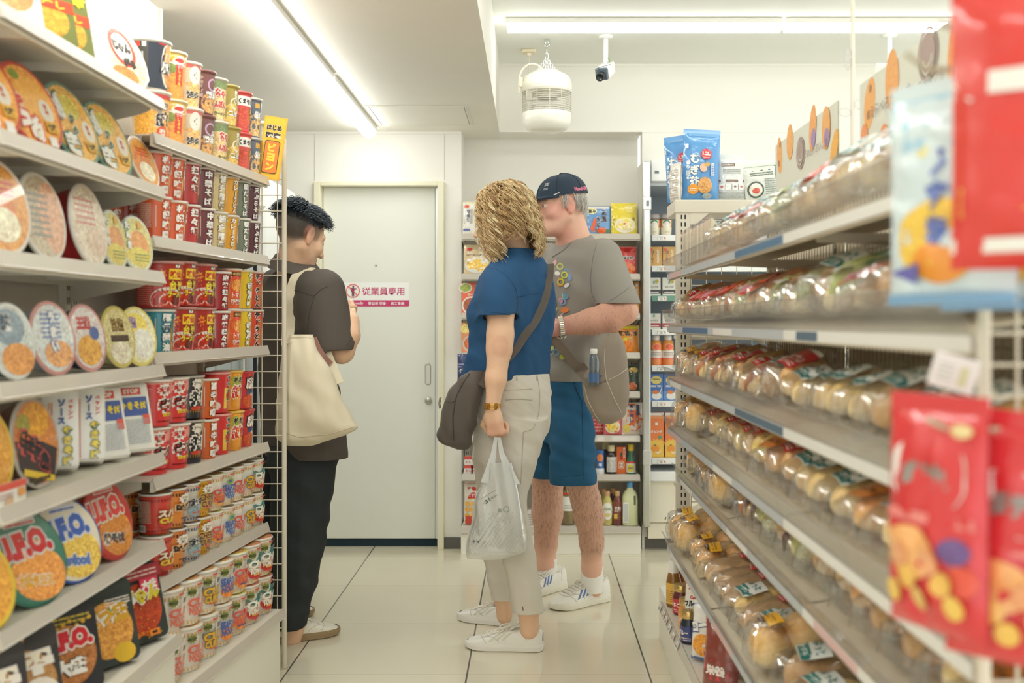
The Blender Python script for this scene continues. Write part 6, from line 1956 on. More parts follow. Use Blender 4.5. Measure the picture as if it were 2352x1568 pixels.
# ---------------------------------------------------------------- poster boards above the bread, rod
def bread_poster(y_far,y_near,z0,z1,words,label,arrangement,logo):
 L = y_far - y_near
 Hh = z1 - z0
 A = Art().rect(0,0,L,Hh,'dfe0d3',n=2)
 for u,v,rx,ry,c,rt,kind in arrangement:
  A.ell(u,v,rx,ry,c,a=0.75,n=28,rot=R(rt))
  if kind == 'slit':
   A.ell(u,v,rx*0.16,ry*0.8,'c9824c',n=18,rot=R(rt))
  elif kind == 'bean':
   A.ell(u + rx*0.2,v - ry*0.45,rx*0.65,ry*0.42,'a98fb8',n=18,rot=R(rt))
  elif kind == 'spots':
   A.ell(u + rx*0.2,v + ry*0.55,rx*0.3,ry*0.16,'a97a55',n=12).ell(u - rx*0.2,v - ry*0.4,rx*0.3,ry*0.18,'b08058',n=12)
 u,v,r = logo
 A.ring(u,v,r*0.86,r,'b09a92',sq=1.0).ell(u,v,r*0.78,r*0.78,'b09a92',n=30)
 A.ring(u,v,r*0.40,r*0.48,'dfe0d3',a0=R(200),a1=R(350),sq=1.0).ring(u,v - r*0.1,r*0.60,r*0.66,'dfe0d3',a0=R(195),a1=R(345))
 for s,uu,vv,ww,hh in words:
  A.txt(s,uu,vv,w=ww,h=hh,col='8c7a72',bold=0.0)
 mb = MB().box(0,0,0,L,0.005,Hh,hx('e4e4da'))
 A.onto(mb,face_map((0,-0.0006,0),(1,0,0),(0,0,1)),smooth=False)
 o = mb.build('poster_board',PAPER)
 o.location = (0.798,y_far,z0)
 o.rotation_euler = (0,0,R(-90))
 tag(o,label,'poster')
OC = 'efb068'
bread_poster(3.52,2.80,1.60,1.777,[('うれしいおいしさ',0.51,0.085,0.23,0.026)],'pale poster of bread pictures on top of the bread gondola, the far one of two',
   [(0.06,0.135,0.036,0.06,OC,12,'spots'),(0.20,0.155,0.042,0.055,OC,0,''),(0.47,0.15,0.038,0.065,'eeac6a',-14,'bean'),(0.61,0.125,0.042,0.058,'eeb06a',0,'bean'),(0.69,0.05,0.03,0.06,'f0b455',-30,'')],(0.335,0.10,0.048))
bread_poster(2.615,1.75,1.58,1.776,[('えらべるたのしさ',0.225,0.110,0.27,0.028),('ファミマル',0.475,0.098,0.14,0.030),('ロ.ト',0.455,0.055,0.10,0.026)],'pale poster of bread pictures on top of the bread gondola, the near one of two',
   [(0.075,0.135,0.04,0.062,OC,-18,'spots'),(0.235,0.155,0.045,0.068,'ecab66',0,''),(0.04,0.040,0.032,0.055,'ec9a62',4,''),(0.19,0.03,0.03,0.04,'ec9a62',30,''),(0.60,0.14,0.040,0.085,'eda865',-18,'slit'),(0.74,0.16,0.035,0.08,'ed9f66',-10,'slit')],(0.455,0.158,0.055))
q = P(1957,340,2.72)
o = MB().tube([(0.806,2.705,1.55),(0.806,2.705,ZH)],0.0055,10).build('hanging_rod',mat('ivory_rod','e9e4d6',0.4))
tag(o,'thin ivory rod rising from the bread gondola to the ceiling between the posters','rod')
for n,(dx,z,sx,sz) in enumerate(((-0.014,1.86,0.010,0.030),(0.012,1.745,0.010,0.014),(-0.022,1.725,0.016,0.012))):
 o = MB().ball((0,0,0),(sx,0.006,sz),10,7).build('tape_scrap',CLEARP)
 o.location = (0.806 + dx,2.698,z)
 tag(o,f"clear scrap of tape stuck to the ivory rod, {('topmost', 'middle', 'lowest')[n]} of three",'tape')
# ---------------------------------------------------------------- snacks hanging at the near end
t = thing('snack_rack','cream wire end panel with long hooks at the near end of the bread gondola','rack',(BX,BY0 - BLEN - 0.012,0))
MB().tube([(0.005,0,0.0),(0.005,0,1.62),(0.35,0,1.62)],0.0075,8).build('frame',WIRE_M,t)
mb = MB()
for z in np.arange(0.15,1.6,0.0335):
 mb.tube([(0.005,0.002,z),(0.35,0.002,z)],0.0022,5)
for x in np.arange(0.04,0.35,0.045):
 mb.tube([(x,0.0,0.1),(x,0.0,1.62)],0.0022,5)
mb.build('wire_mesh',WIRE_M,t)
HOOKM = mat('grey_green_hook','b9b79c',0.4)
for (xa,ya,xb,yb,Y) in ((2420,68,2158,64,1.02),(2400,157,2080,132,1.02),(2420,985,2130,972,0.98)):
 a,b = P(xa,ya,Y),P(xb,yb,Y)
 o = MB().tube([(a.x - BX,1.14 - (BY0 - BLEN - 0.012),a.z),(a.x - BX,Y - (BY0 - BLEN - 0.012),a.z),(b.x + 0.02 - BX,Y - (BY0 - BLEN - 0.012),a.z - 0.001),(b.x - BX,b.y - (BY0 - BLEN - 0.012),b.z + 0.004)],0.0028,8).build('hook',HOOKM,t)
def hang(name,w,h,th,base,art,xpx,ypx,Y,yaw,label,seed=1,roll=0):
 p = pouch_proto(name,'snack',w,h,th,base,art,seed=seed,crinkle=0.003,seal=0.016)
 q = P(xpx,ypx,Y)
 p.spawn(label,q,(0,R(roll),R(yaw)))
w,h = 0.17,0.25
A = Art().rect(0,0,w,h,'d93a34',n=6,m=8).rect(0,h*0.60,w,h*0.68,'efe9e2',n=5).poly([(w*0.05,h*0.28),(w*0.95,h*0.62),(w*0.95,h*0.44),(w*0.4,h*0.20),(w*0.05,h*0.18)],'e3d04a').rect(0,h*0.055,w,h*0.105,'efece6',n=5)
A.poly([(0,h*0.66),(w*0.5,h*0.98),(w*0.6,h*0.96),(w*0.1,h*0.58)],'f1f0ea').ell(w*0.7,h*0.88,w*0.25,h*0.09,'f3b3a8')
hang('snack_bag',w,h,0.07,'d93a34',A,2425,615,0.93,-28,'large red snack bag with yellow stripe hanging highest on the hooks',3,0)
w,h = 0.15,0.205
A = Art().rect(0,0,w,h,'d3e4ea',n=6,m=8).rect(0,h*0.74,w,h,'9fcbe2',n=5,m=2).poly([(w*0.3,h*0.72),(w*0.8,h),(w*0.95,h*0.95),(w*0.5,h*0.66)],'e3d77a').ell(w*0.5,h*0.30,w*0.34,h*0.2,'e9c24a',a=0.5).ell(w*0.5,h*0.2,w*0.22,h*0.1,'ee9a3c')
A.vtxt('うす塩',w*0.5,h*0.74,0.03,'5a72c0',bold=0.06).rect(0,0,w,h*0.05,'7fb0dc',n=4).poly([(w*0.05,h*0.16),(w*0.35,h*0.2),(w*0.3,h*0.1)],'6a6ab5')
hang('snack_bag',w,h,0.035,'d3e4ea',A,2185,700,1.04,-62,'pale blue crisps bag hanging beside the big red snack bag',4,0)
hang('snack_bag',w,h,0.035,'d3e4ea',A,2310,712,1.09,-60,'pale blue crisps bag hanging behind the big red snack bag',5,0)
w,h = 0.12,0.205
A = Art().rect(0,0,w,h,'d6343a',n=6,m=8).poly(rrect(w*0.12,h*0.58,w*0.88,h*0.86,0.02),'eceae6').txt('ポテ丸',w*0.5,h*0.72,w=w*0.5,h=h*0.12,col='8f938c',bold=0.06).rect(w*0.05,h*0.50,w*0.95,h*0.55,'ee8a86',n=4)
A.ell(w*0.35,h*0.36,w*0.3,h*0.12,'f0b072',a=0.7).ell(w*0.8,h*0.40,w*0.13,h*0.06,'6a4a86').ell(w*0.86,h*0.28,w*0.12,h*0.07,'e0523c')
for i in range(7):
 A.ell(w*(0.15 + 0.11*i),h*(0.16 + 0.09*((i*2) % 3)),w*0.09,h*0.055,('eec35c','efa878','e6b455')[i % 3],n=12)
A.ell(w*0.85,h*0.93,w*0.1,h*0.03,'e9d49a')
hang('snack_bag',w,h,0.036,'d6343a',A,2155,1452,1.0,-66,'red corn snack bag with white panel, hanging in front of the other',6,0)
hang('snack_bag',w*1.1,h*1.04,0.05,'d6343a',A,2345,1530,0.97,-36,'red corn snack bag with white panel, hanging deeper in the rack by the frame edge',7,4)
A = Art().rect(0,0,0.045,0.034,'f2f1ec',n=1).lines(0.006,0.008,0.022,0.028,4,'d2d6cc',seed=2).rect(0.028,0.006,0.036,0.026,'d9dcae',n=1)
card(2128,880,1.10,0.045,0.036,'white price tag on a hook of the wire end panel',A,-10,0).rotation_euler = (0,R(16),R(-12))
# ---------------------------------------------------------------- shelf in the recess
RX,RY,RL,RD = -0.366,5.60,0.932,0.335
RZ = [1.655,1.447,1.243,1.038,0.836,0.607,0.405]
shelf_unit('grocery_shelf','white shelving unit of packaged groceries set into the wall recess',(RX,RY,0),0.0,RL,RD,[(z,0.0) for z in RZ],(0.138,-0.02),1.84,
  tags=[[0.10,0.70],[0.12,0.86],[0.12,0.86],[0.1,0.86],[0.1,0.86],[0.70,0.78,0.86],[0.06,0.68,0.76,0.84],[0.54,0.70,0.79,0.87]])
RBASE = 0.139
def rx(xpx,Y=5.66):
 return (xpx - VX)*Y/F
def on_back(p,xpx,level,label,Y=5.66,yaw=0,lean=6,group=None,scale=1.0):
 z = (RZ + [RBASE])[level] + 0.001 + p.t*math.sin(R(lean))*(0.5 if p.parts[0][0] == 'pouch' else 1)
 return p.spawn(label,(rx(xpx,Y),Y,z),(R(-lean),0,R(yaw)),group,scale)
def simple_bag(name,cat,w,h,t,base,fn,seed=1):
 A = Art().rect(0,0,w,h,base,n=4,m=5)
 fn(A,w,h)
 return pouch_proto(name,cat,w,h,t,base,A,seed=seed,crinkle=0.0015,seal=0.004)
def f1(A,w,h):
 A.rect(0,h*0.0,w,h*0.24,'e7a06c',a=0.1,n=4).ell(w*0.22,h*0.84,w*0.2,h*0.12,'f0e6a8').txt('旨み',w*0.22,h*0.84,w=w*0.3,col='4a4a3a',bold=0.05).rect(0,h*0.92,w*0.9,h,'efe6e0',n=3)
 A.vtxt('釜玉',w*0.70,h*0.90,w*0.26,'2e3340',bold=0.07,edge='f4f2ee').vtxt('うどん',w*0.46,h*0.62,w*0.2,'2e3340',bold=0.07,edge='f4f2ee')
 A.poly([(w*0.12,h*0.16),(w*0.28,h*0.56),(w*0.38,h*0.56),(w*0.30,h*0.14)],'e8603c').ell(w*0.6,h*0.14,w*0.2,h*0.1,'ee6a3c').ell(w*0.85,h*0.12,w*0.1,h*0.07,'5a7a3c')
def f2(A,w,h):
 A.ell(w*0.52,h*0.30,w*0.40,h*0.25,'f0ead6',n=24).ell(w*0.52,h*0.31,w*0.32,h*0.18,'ecd9a0',a=0.3,n=20).ell(w*0.5,h*0.34,w*0.05,h*0.03,'d8432f').vtxt('だし',w*0.1,h*0.52,w*0.12,'9a8a2c',bold=0.05).vtxt('塩',w*0.86,h*0.56,w*0.13,'9a8a2c',bold=0.05)
 A.ell(w*0.72,h*0.82,w*0.2,h*0.12,'eed86a')
def f3(A,w,h):
 A.txt('ナポリタン',w*0.52,h*0.60,w=w*0.72,h=h*0.13,col='2e2a2a',bold=0.06,edge='f3ece4',ew=0.14).rect(w*0.35,h*0.82,w*0.62,h*0.95,'c22c30',n=2).ell(w*0.5,h*0.22,w*0.42,h*0.2,'e87a44',a=0.0)
def f4(A,w,h):
 A.rect(0,h*0.5,w,h,'eadfc6',n=3).ell(w*0.5,h*0.32,w*0.46,h*0.27,'dfe2e2',n=24).ell(w*0.5,h*0.32,w*0.38,h*0.22,'f0c45c',a=0.1,n=20).txt('ペペロンチーノ',w*0.5,h*0.66,w=w*0.8,h=h*0.07,col='5a4a3a',bold=0.04).rect(w*0.55,h*0.84,w*0.68,h*0.94,'f4f4ee',n=1).ell(w*0.2,h*0.86,w*0.13,h*0.05,'c9483c')
def f5(A,w,h):
 A.rect(0,h*0.55,w,h,'f0e9e0',n=3).txt('旨春用',w*0.5,h*0.72,w=w*0.8,h=h*0.2,col='3a3a34',bold=0.08).rect(0,h*0.46,w,h*0.56,'f0e03c',n=3).ell(w*0.4,h*0.22,w*0.36,h*0.2,'ef8a34',a=0.1).rect(0,h*0.9,w,h,'efe04a',n=3)
def f6(A,w,h):
 A.rect(0,h*0.42,w,h*0.66,'e9ebe4',n=3).txt('カレー',w*0.5,h*0.54,w=w*0.7,h=h*0.14,col='33402f',bold=0.05).ell(w*0.5,h*0.82,w*0.36,h*0.12,'d9b45c',a=0.1).ell(w*0.45,h*0.2,w*0.34,h*0.16,'cf6a34',a=0.1)
def f7(A,w,h):
 A.ell(w*0.6,h*0.45,w*0.38,h*0.34,'ee7434',n=22).rect(w*0.28,h*0.52,w*0.66,h*0.98,'ee6a2e',n=3).vtxt('ほんだし',w*0.46,h*0.96,w*0.2,'33468c',bold=0.07).rect(w*0.7,h*0.62,w*0.84,h*0.96,'46567a',n=1).ell(w*0.22,h*0.2,w*0.16,h*0.14,'efd86a').poly([(w*0.14,h*0.14),(w*0.3,h*0.22),(w*0.22,h*0.3)],'3c5c9a')
UB = simple_bag('noodle_bag','noodles',0.128,0.150,0.03,'6f9fd4',f1,2)
on_back(UB,1376,0,'blue udon noodle bag on the top shelf of the recess unit')
YB = simple_bag('noodle_bag','noodles',0.136,0.165,0.03,'ecd53e',f2,3)
on_back(YB,1434,0,'yellow noodle bag with bowl picture on the top shelf of the recess unit',Y=5.645)
PB = simple_bag('noodle_bag','noodles',0.07,0.13,0.03,'ef7f93',lambda A,w,h: A.lines(w*0.1,h*0.1,w*0.9,h*0.9,7,'f4e0a0',seed=3),4)
on_back(PB,1326,0,'pink noodle bag behind the neck of the man in the cap, top recess shelf',Y=5.70)
WB = simple_bag('noodle_bag','noodles',0.066,0.175,0.025,'e9e6da',lambda A,w,h: A.rect(0,h*0.84,w,h,'eedc7a',n=2).ell(w*0.3,h*0.86,w*0.22,h*0.05,'e06a5a').rect(w*0.1,h*0.34,w*0.8,h*0.78,'b9b3b0',n=2).vtxt('横須賀',w*0.45,h*0.75,w*0.3,'5a5a70',bold=0.05).rect(w*0.05,h*0.12,w*0.6,h*0.18,'6a70b0',n=2),5)
on_back(WB,1077,0,'narrow white and yellow noodle bag at the wall end of the top recess shelf')
WB2 = simple_bag('noodle_bag','noodles',0.06,0.165,0.025,'eceae2',lambda A,w,h: A.lines(w*0.1,h*0.2,w*0.8,h*0.7,6,'c9c4b8',seed=4),6)
on_back(WB2,1105,0,'plain white noodle bag second from the wall end of the top recess shelf',Y=5.68)
RB = simple_bag('pasta_bag','pasta',0.098,0.145,0.03,'d8443c',f3,7)
on_back(RB,1441,1,'red pasta bag with dark lettering at the cooler end of the second recess shelf')
on_back(RB,1412,1,'red pasta bag half hidden by the grey sleeve, second recess shelf',Y=5.70)
TB = simple_bag('pasta_bag','pasta',0.142,0.155,0.03,'e0c9a0',f4,8)
on_back(TB,1096,1,'tan pasta bag with a plate of spaghetti on the second recess shelf')
def thin_box(w,h,t,base,fn):
 A = Art().rect(0,0,w,h,base,n=2,m=2)
 fn(A,w,h)
 return slab_pack('curry_box','box',w,h,t,base,A)
CB = thin_box(0.115,0.162,0.022,'ec6a44',lambda A,w,h: (A.ell(w*0.16,h*0.84,w*0.3,h*0.16,'f0ead8').ell(w*0.16,h*0.84,w*0.24,h*0.13,'9fae4a',a=0.0),A.txt('ビーフカレー',w*0.6,h*0.62,w=w*0.66,h=h*0.08,col='fbeee4',bold=0.06),A.ell(w*0.42,h*0.26,w*0.42,h*0.30,'efe0d4',n=24),A.ell(w*0.42,h*0.26,w*0.36,h*0.25,'a3502c',a=0.0,n=22),A.rect(w*0.62,h*0.84,w*0.74,h*0.93,'f4f4ee',n=1)))
on_back(CB,1086,2,'orange beef curry box with bowl picture on the third recess shelf')
CB2 = thin_box(0.10,0.158,0.022,'e8935c',lambda A,w,h: (A.ell(w*0.2,h*0.8,w*0.26,h*0.16,'efd884',a=0.3),A.ell(w*0.5,h*0.30,w*0.46,h*0.28,'cfc6bc',n=22),A.ell(w*0.5,h*0.30,w*0.38,h*0.22,'cf6a34',a=0.0,n=20)))
on_back(CB2,1082,3,'pale orange curry box beside the woman on the fourth recess shelf')
SB = thin_box(0.024,0.163,0.10,'efa63c',lambda A,w,h: (A.rect(w*0.25,h*0.86,w*0.75,h*0.94,'f6f4ee',n=1),A.vtxt('スパゲティ',w*0.5,h*0.80,w*0.62,'f6ead2',bold=0.05)))
for n,(xq,rr) in enumerate(((1428,-3),(1446,2),(1463,-1))):
 on_back(SB,xq,2,'slim amber curry box on end, third recess shelf, ' + ('nearest the grey sleeve','in the middle of three','nearest the cooler')[n],lean=2,yaw=rr)
SBG = simple_bag('snack_pouch','bag',0.118,0.14,0.03,'ef9a3c',f5,9)
on_back(SBG,1442,3,'orange and yellow pouch with black lettering on the fourth recess shelf')
CP = simple_bag('curry_pouch','bag',0.066,0.135,0.02,'4a5a4c',f6,10)
on_back(CP,1455,4,'dark curry pouch on the fifth recess shelf behind the shoulder bag')
NP = simple_bag('snack_pouch','bag',0.05,0.13,0.02,'3d4672',lambda A,w,h: (A.ell(w*0.5,h*0.3,w*0.2,h*0.06,'e9e9ee'),A.lines(w*0.1,h*0.5,w*0.9,h*0.7,2,'aab2d0',seed=4),A.star(w*0.4,h*0.36,w*0.3,w*0.14,6,'f1f2f4')),11)
o_ = put(NP,1062,872,5.565,0,'navy blue pouch hanging at the wall end of the fifth recess shelf')
MB().tube([(0,-0.001,0.13),(0,0.01,0.15),(0,0.02,0.15)],0.0012,5).build('hook',STEEL,o_)
HB = simple_bag('stock_bag','bag',0.110,0.165,0.03,'efe0d0',f7,12)
on_back(HB,1452,5,'stock powder bag with large orange disc on the sixth recess shelf')
on_back(simple_bag('snack_pouch','bag',0.09,0.12,0.03,'d2434a',lambda A,w,h: A.lines(w*0.1,h*0.1,w*0.9,h*0.9,5,'efb0a8',seed=5),13),1375,5,'small red pouch beside the shorts on the sixth recess shelf',Y=5.70)
on_back(simple_bag('snack_pouch','bag',0.096,0.105,0.04,'e0707a',lambda A,w,h: A.ell(w*0.5,h*0.4,w*0.42,h*0.34,'efe2c0').ell(w*0.5,h*0.4,w*0.34,h*0.26,'e8c84a',a=0.2),14),1407,5,'pink pouch with round bowl picture on the sixth recess shelf')
def bottle(name,cat,prof,body_mat,cap_prof,cap_col,label_art,r,label,xpx,level,Y=5.66,yaw=-90,bodycol=(1,1,1,1),contents=None,capm=None):
 p = Proto(name,cat)
 p.part('body',MB().lathe(prof,28,bodycol),body_mat)
 if contents:
  p.part('contents',MB().lathe(contents[0],24,hx(contents[1])),mat('liquid_' + contents[1],contents[1],0.2))
 p.part('cap',MB().lathe(cap_prof,24,hx(cap_col)),capm or PRINT)
 if label_art:
  lb = MB()
  label_art.onto(lb,lambda u,v,k: ((r + 0.0006 + 0.0003*k)*math.cos(u/r),(r + 0.0006 + 0.0003*k)*math.sin(u/r),v))
  p.part('label',lb,PRINT)
 z = (RZ + [RBASE])[level] + 0.001
 p.spawn(label,(rx(xpx,Y),Y,z),(0,0,R(yaw)))
 return p
A = Art().rect(-0.03,0.03,0.03,0.12,'3f6fb4',n=8).rect(-0.03,0.0,0.03,0.03,'eceef0',n=8).ell(0,0.085,0.018,0.02,'e98a4a').txt('塩',0,0.05,h=0.016,col='f2f4f6',bold=0.05)
bottle('salt_shaker','bottle',[(0.021,0),(0.024,0.004),(0.024,0.02),(0.021,0.05),(0.021,0.115)],PRINT,[(0.021,0.112),(0.022,0.116),(0.022,0.124),(0.018,0.126)],'3f6fb4',A,0.0225,'blue and white salt shaker on the seventh recess shelf',1378,6,bodycol=hx('eceef0'))
A = Art().rect(-0.034,0.012,0.034,0.09,'dcd8d2',n=10).lines(-0.026,0.02,0.026,0.08,11,'9a948c',seed=3)
DK = mat('dark_sauce_bottle','3a2a22',0.15,coat=0.5)
bottle('sauce_bottle','bottle',[(0.026,0),(0.029,0.004),(0.029,0.095),(0.022,0.115),(0.017,0.12)],DK,[(0.018,0.117),(0.0185,0.122),(0.0185,0.146),(0.015,0.150)],'e9ddb0',A,0.029,'dark sauce bottle with cream cap and grey label on the seventh recess shelf',1404,6,yaw=-80)
bottle('sauce_bottle','bottle',[(0.026,0),(0.029,0.004),(0.029,0.095),(0.022,0.115),(0.017,0.12)],DK,[(0.018,0.117),(0.0185,0.122),(0.0185,0.150),(0.015,0.154)],'d9cf9a',None,0.029,'dark sauce bottle peeping out behind the one with grey label',1391,6,Y=5.74)
A = Art().rect(0,0,0.048,0.14,'ee7434',n=2).ell(0.024,0.045,0.017,0.022,'ece4d4').ell(0.024,0.045,0.014,0.019,'ee7434').ell(0.024,0.045,0.010,0.014,'efe9dc').txt('TABASCO',0.024,0.045,w=0.022,h=0.006,col='8a3a24',bold=0.06)
A.ell(0.024,0.085,0.008,0.014,'c43a30').rect(0.019,0.09,0.029,0.11,'3f5a44',n=1).rect(0.034,0.085,0.044,0.136,'f4e6da',n=1).txt('PIZZA',0.039,0.11,w=0.04,h=0.007,col='c43a30',bold=0.05,rot=R(90))
on_back(slab_pack('sauce_box','box',0.048,0.14,0.04,'ee7434',A),1427,6,'orange pepper sauce box on the seventh recess shelf',lean=0)
A = Art().rect(-0.034,0.008,0.034,0.06,'f0eee2',n=10).rect(-0.034,0.056,0.034,0.066,'e0504a',n=10).ell(0.0,0.032,0.018,0.02,'efd43c').txt('レモン',0,0.032,w=0.026,h=0.012,col='3f6aa0',bold=0.06)
bottle('lemon_bottle','bottle',[(0.023,0),(0.0255,0.004),(0.0255,0.066),(0.013,0.105),(0.0125,0.125)],mat('green_glass','3c7a5c',0.1,coat=0.6),[(0.015,0.12),(0.016,0.124),(0.016,0.150),(0.013,0.155)],'efcf34',A,0.0255,'green lemon juice bottle with yellow cap on the seventh recess shelf',1449,6,yaw=-95)
A = Art().rect(0,0,0.045,0.045,'eceae4',n=1).rect(0,0.028,0.045,0.045,'d9483c',n=1).txt('だし',0.022,0.014,w=0.03,col='c94a3c',bold=0.05)
sbx = slab_pack('seasoning_box','box',0.045,0.045,0.04,'e8e4da',A)
for n,(xq,dz) in enumerate(((1076,0),(1076,0.046),(1092,0))):
 o = on_back(sbx,xq,6,'small red and white seasoning box on the seventh recess shelf, ' + ('under another box','topmost of two','beside the stacked two')[n],lean=0)
 o.location.z += dz
FL_ = simple_bag('flour_bag','flour',0.086,0.215,0.05,'ece6da',lambda A,w,h: (A.rect(0,h*0.62,w,h,'d8393a',n=4,m=3),A.rect(0,h*0.60,w,h*0.62,'efd24a',n=4,m=1),A.txt('日清 強力',w*0.5,h*0.70,w=w*0.8,h=h*0.07,col='f8f0e6',bold=0.06),[A.ell(w*(0.2 + 0.3*(i % 3)),h*(0.08 + 0.14*(i // 3)),w*0.14,h*0.055,'f0b44c',n=14) for i in range(12)],A.rect(w*0.1,h*0.0,w*0.5,h*0.2,'d94a3c',n=2)),15)
on_back(FL_,1084,7,'red and yellow flour bag at the wall end of the lowest recess shelf',Y=5.65)
on_back(slab_pack('seasoning_box','box',0.04,0.075,0.05,'e9e6e0',Art().lines(0.005,0.01,0.035,0.06,4,'b0aaa0',seed=2)),1219,7,'small white box beside the bare shin on the lowest recess shelf',lean=0)
A = Art().rect(-0.034,0.075,0.034,0.150,'f0efe8',n=10).lines(-0.02,0.085,0.02,0.11,3,'a9b09a',seed=2).rect(-0.034,0.16,0.034,0.17,'d9483c',n=8)
bottle('oil_bottle','bottle',[(0.03,0),(0.034,0.005),(0.034,0.16),(0.026,0.185),(0.014,0.205)],MATS['clear_bottle'],[(0.015,0.20),(0.0165,0.204),(0.0165,0.225),(0.014,0.228)],'d8393a',A,0.034,'cooking oil bottle standing between the bare shins on the lowest recess shelf',1304,7,contents=([(0.032,0.003),(0.0325,0.15),(0.024,0.18)],'d9b45c'))
cork = 'd8a878'
for n,(xq,Y,body,lab_c,word,lb) in enumerate(((1395,5.65,'d6c878','eef0e6','OLIVA','olive oil bottle with cork cap and white label'),(1418,5.65,'7d4038','8a4a40','黒酢','brown vinegar bottle with cork cap and brown label'),(1388,5.73,'b9ae70',None,'','olive oil bottle with cork cap in the back row'),(1410,5.73,'4c3c34',None,'','dark vinegar bottle with cork cap in the back row'))):
 A = None
 if lab_c:
  A = Art().ell(0,0.075,0.030,0.045,lab_c,n=20) if n == 0 else Art().rect(-0.03,0.03,0.03,0.125,lab_c,n=10)
  A.txt(word,0,0.085,w=0.034,h=0.012 if n == 0 else 0.03,col='6a8a5a' if n == 0 else 'f1e2d6',bold=0.03)
  A.ell(0,0.055,0.014,0.01,'e0cf7a') if n == 0 else A.rect(-0.02,0.035,-0.002,0.06,'e9c84a',n=2)
 bottle('vinegar_bottle','bottle',[(0.022,0),(0.0265,0.005),(0.0265,0.115),(0.018,0.14),(0.012,0.155)],mat('bottle_' + body,body,0.12,coat=0.6),[(0.0135,0.15),(0.0145,0.153),(0.0145,0.175),(0.012,0.178)],cork,A,0.0265,lb + ' on the lowest recess shelf',xq,7,Y=Y)
# vinegar jug with moulded handle
p = Proto('vinegar_jug','bottle')
mb = MB()
rows = []
for z,a,b in ((0.0,0.044,0.034),(0.006,0.049,0.038),(0.14,0.050,0.039),(0.18,0.047,0.037),(0.205,0.036,0.030),(0.222,0.022,0.020),(0.235,0.017,0.017)):
 rows.append([(a*math.copysign(abs(math.cos(t)) ** 0.7,math.cos(t)),b*math.copysign(abs(math.sin(t)) ** 0.7,math.sin(t)),z) for t in [2*math.pi*k/32 for k in range(32)]])
mb.grid(rows,smooth=True,close_v=True)
mb.add(rows[0],[tuple(range(32))[::-1]])
p.part('body',mb,mat('pale_vinegar_plastic','dfe3b4',0.3,sss=0.0,coat=0.3))
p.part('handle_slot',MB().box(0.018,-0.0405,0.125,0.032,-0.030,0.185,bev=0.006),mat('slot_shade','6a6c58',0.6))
p.part('cap',MB().lathe([(0.0185,0.23),(0.021,0.234),(0.021,0.266),(0.018,0.27)],24,hx('5fa3d6'),flute=0.02),PRINT)
lb = MB()
Art().rect(-0.046,0.02,-0.012,0.145,'eeeee8',n=2).lines(-0.042,0.03,-0.016,0.138,16,'9aa0a0',seed=5).rect(-0.048,0.06,-0.046,0.14,'4a5a94',n=1).onto(lb,face_map((0,-0.0402,0),(1,0,0),(0,0,1)),smooth=False)
p.part('label',lb,PAPER)
p.spawn('large pale yellow vinegar jug with blue cap on the lowest recess shelf',(rx(1447,5.645),5.645,RBASE + 0.001),scale=0.85)
# ---------------------------------------------------------------- drinks cooler
t = thing('display_cooler','white open front drinks cooler with steel corner post beside the wall recess','cooler',(0.612,5.62,0))
CW = 2.6
COOLW = mat('cooler_white','eef0ee',0.35)
COOLG = mat('cooler_lining','9aa3aa',0.5)
MB().box(0.01,0.0,1.935,CW,0.60,2.05,bev=0.004).build('header',COOLW,t)
MB().box(0.03,0.55,0.40,CW,0.58,1.935).box(0.003,0.06,0.40,0.006,0.58,1.935).build('lining',COOLG,t)
MB().box(0.012,0.02,1.915,CW,0.56,1.934).build('canopy',mat('cooler_canopy','b9c0c4',0.4),t)
for k,x in enumerate((0.03,0.11)):
 MB().box(x,-0.0015,1.975,x + 0.022,0.0005,1.99).build('switch',mat('grey_switch','6f7a7c',0.5),t)
MB().box(0.125,-0.002,1.945,0.21,0.0005,1.963).build('latch_plate',WHITE_P,t)
cz = [1.655,1.494,1.338,1.161,0.971,0.785,0.484]
for i,z in enumerate(cz):
 s = MB().box(0.018,0.045,z - 0.012,CW,0.52,z).build('shelf',COOLW,t)
 r = MB().box(0.018,0.030,z - 0.028,CW,0.044,z + 0.003,bev=0.002)
 r.build('price_rail',mat('green_rail','6f9f8c',0.4) if i == 2 else COOLW,s)
 o = link('price_tag',price_tag_mesh(0.045,0.022,i + 1),s)
 o.location = (0.05,0.0285,z - 0.024)
MB().box(0.005,0.0,0.37,CW,0.55,0.42,bev=0.004).build('ledge',COOLW,t)
mb = MB().box(0.0,0.03,0.15,CW,0.06,0.372,bev=0.003).box(0.0,0.04,0.064,CW,0.07,0.146,bev=0.002)
mb.build('kick_panel',mat('cooler_cream','ece6d2',0.45),t)
mb = MB()
for k in range(9):
 mb.add([(0.085 + 0.022*k,0.0295,0.165),(0.091 + 0.022*k,0.0295,0.165),(0.095 + 0.022*k,0.0295,0.180),(0.089 + 0.022*k,0.0295,0.180)],[(0,1,2,3)])
mb.build('vent_slots',DARKHOLE,t)
mb = MB().box(-0.034,-0.045,0.14,0.004,0.03,2.035,bev=0.006).box(-0.037,-0.05,1.78,0.008,-0.02,1.85,bev=0.004).box(-0.037,-0.05,0.46,0.008,-0.02,0.54,bev=0.004)
mb.build('corner_post',STEEL,t)
MB().box(-0.02,-0.052,1.80,-0.004,-0.049,1.83).build('lock',mat('lock_dark','7c8082',0.3,metal=0.8),t)
def in_cooler(p,xpx,level,label,Y=5.715,yaw=0,scale=1.0):
 return p.spawn(label,((xpx - VX)*Y/F,Y,cz[level] + 0.001),(0,0,R(yaw)),None,scale)
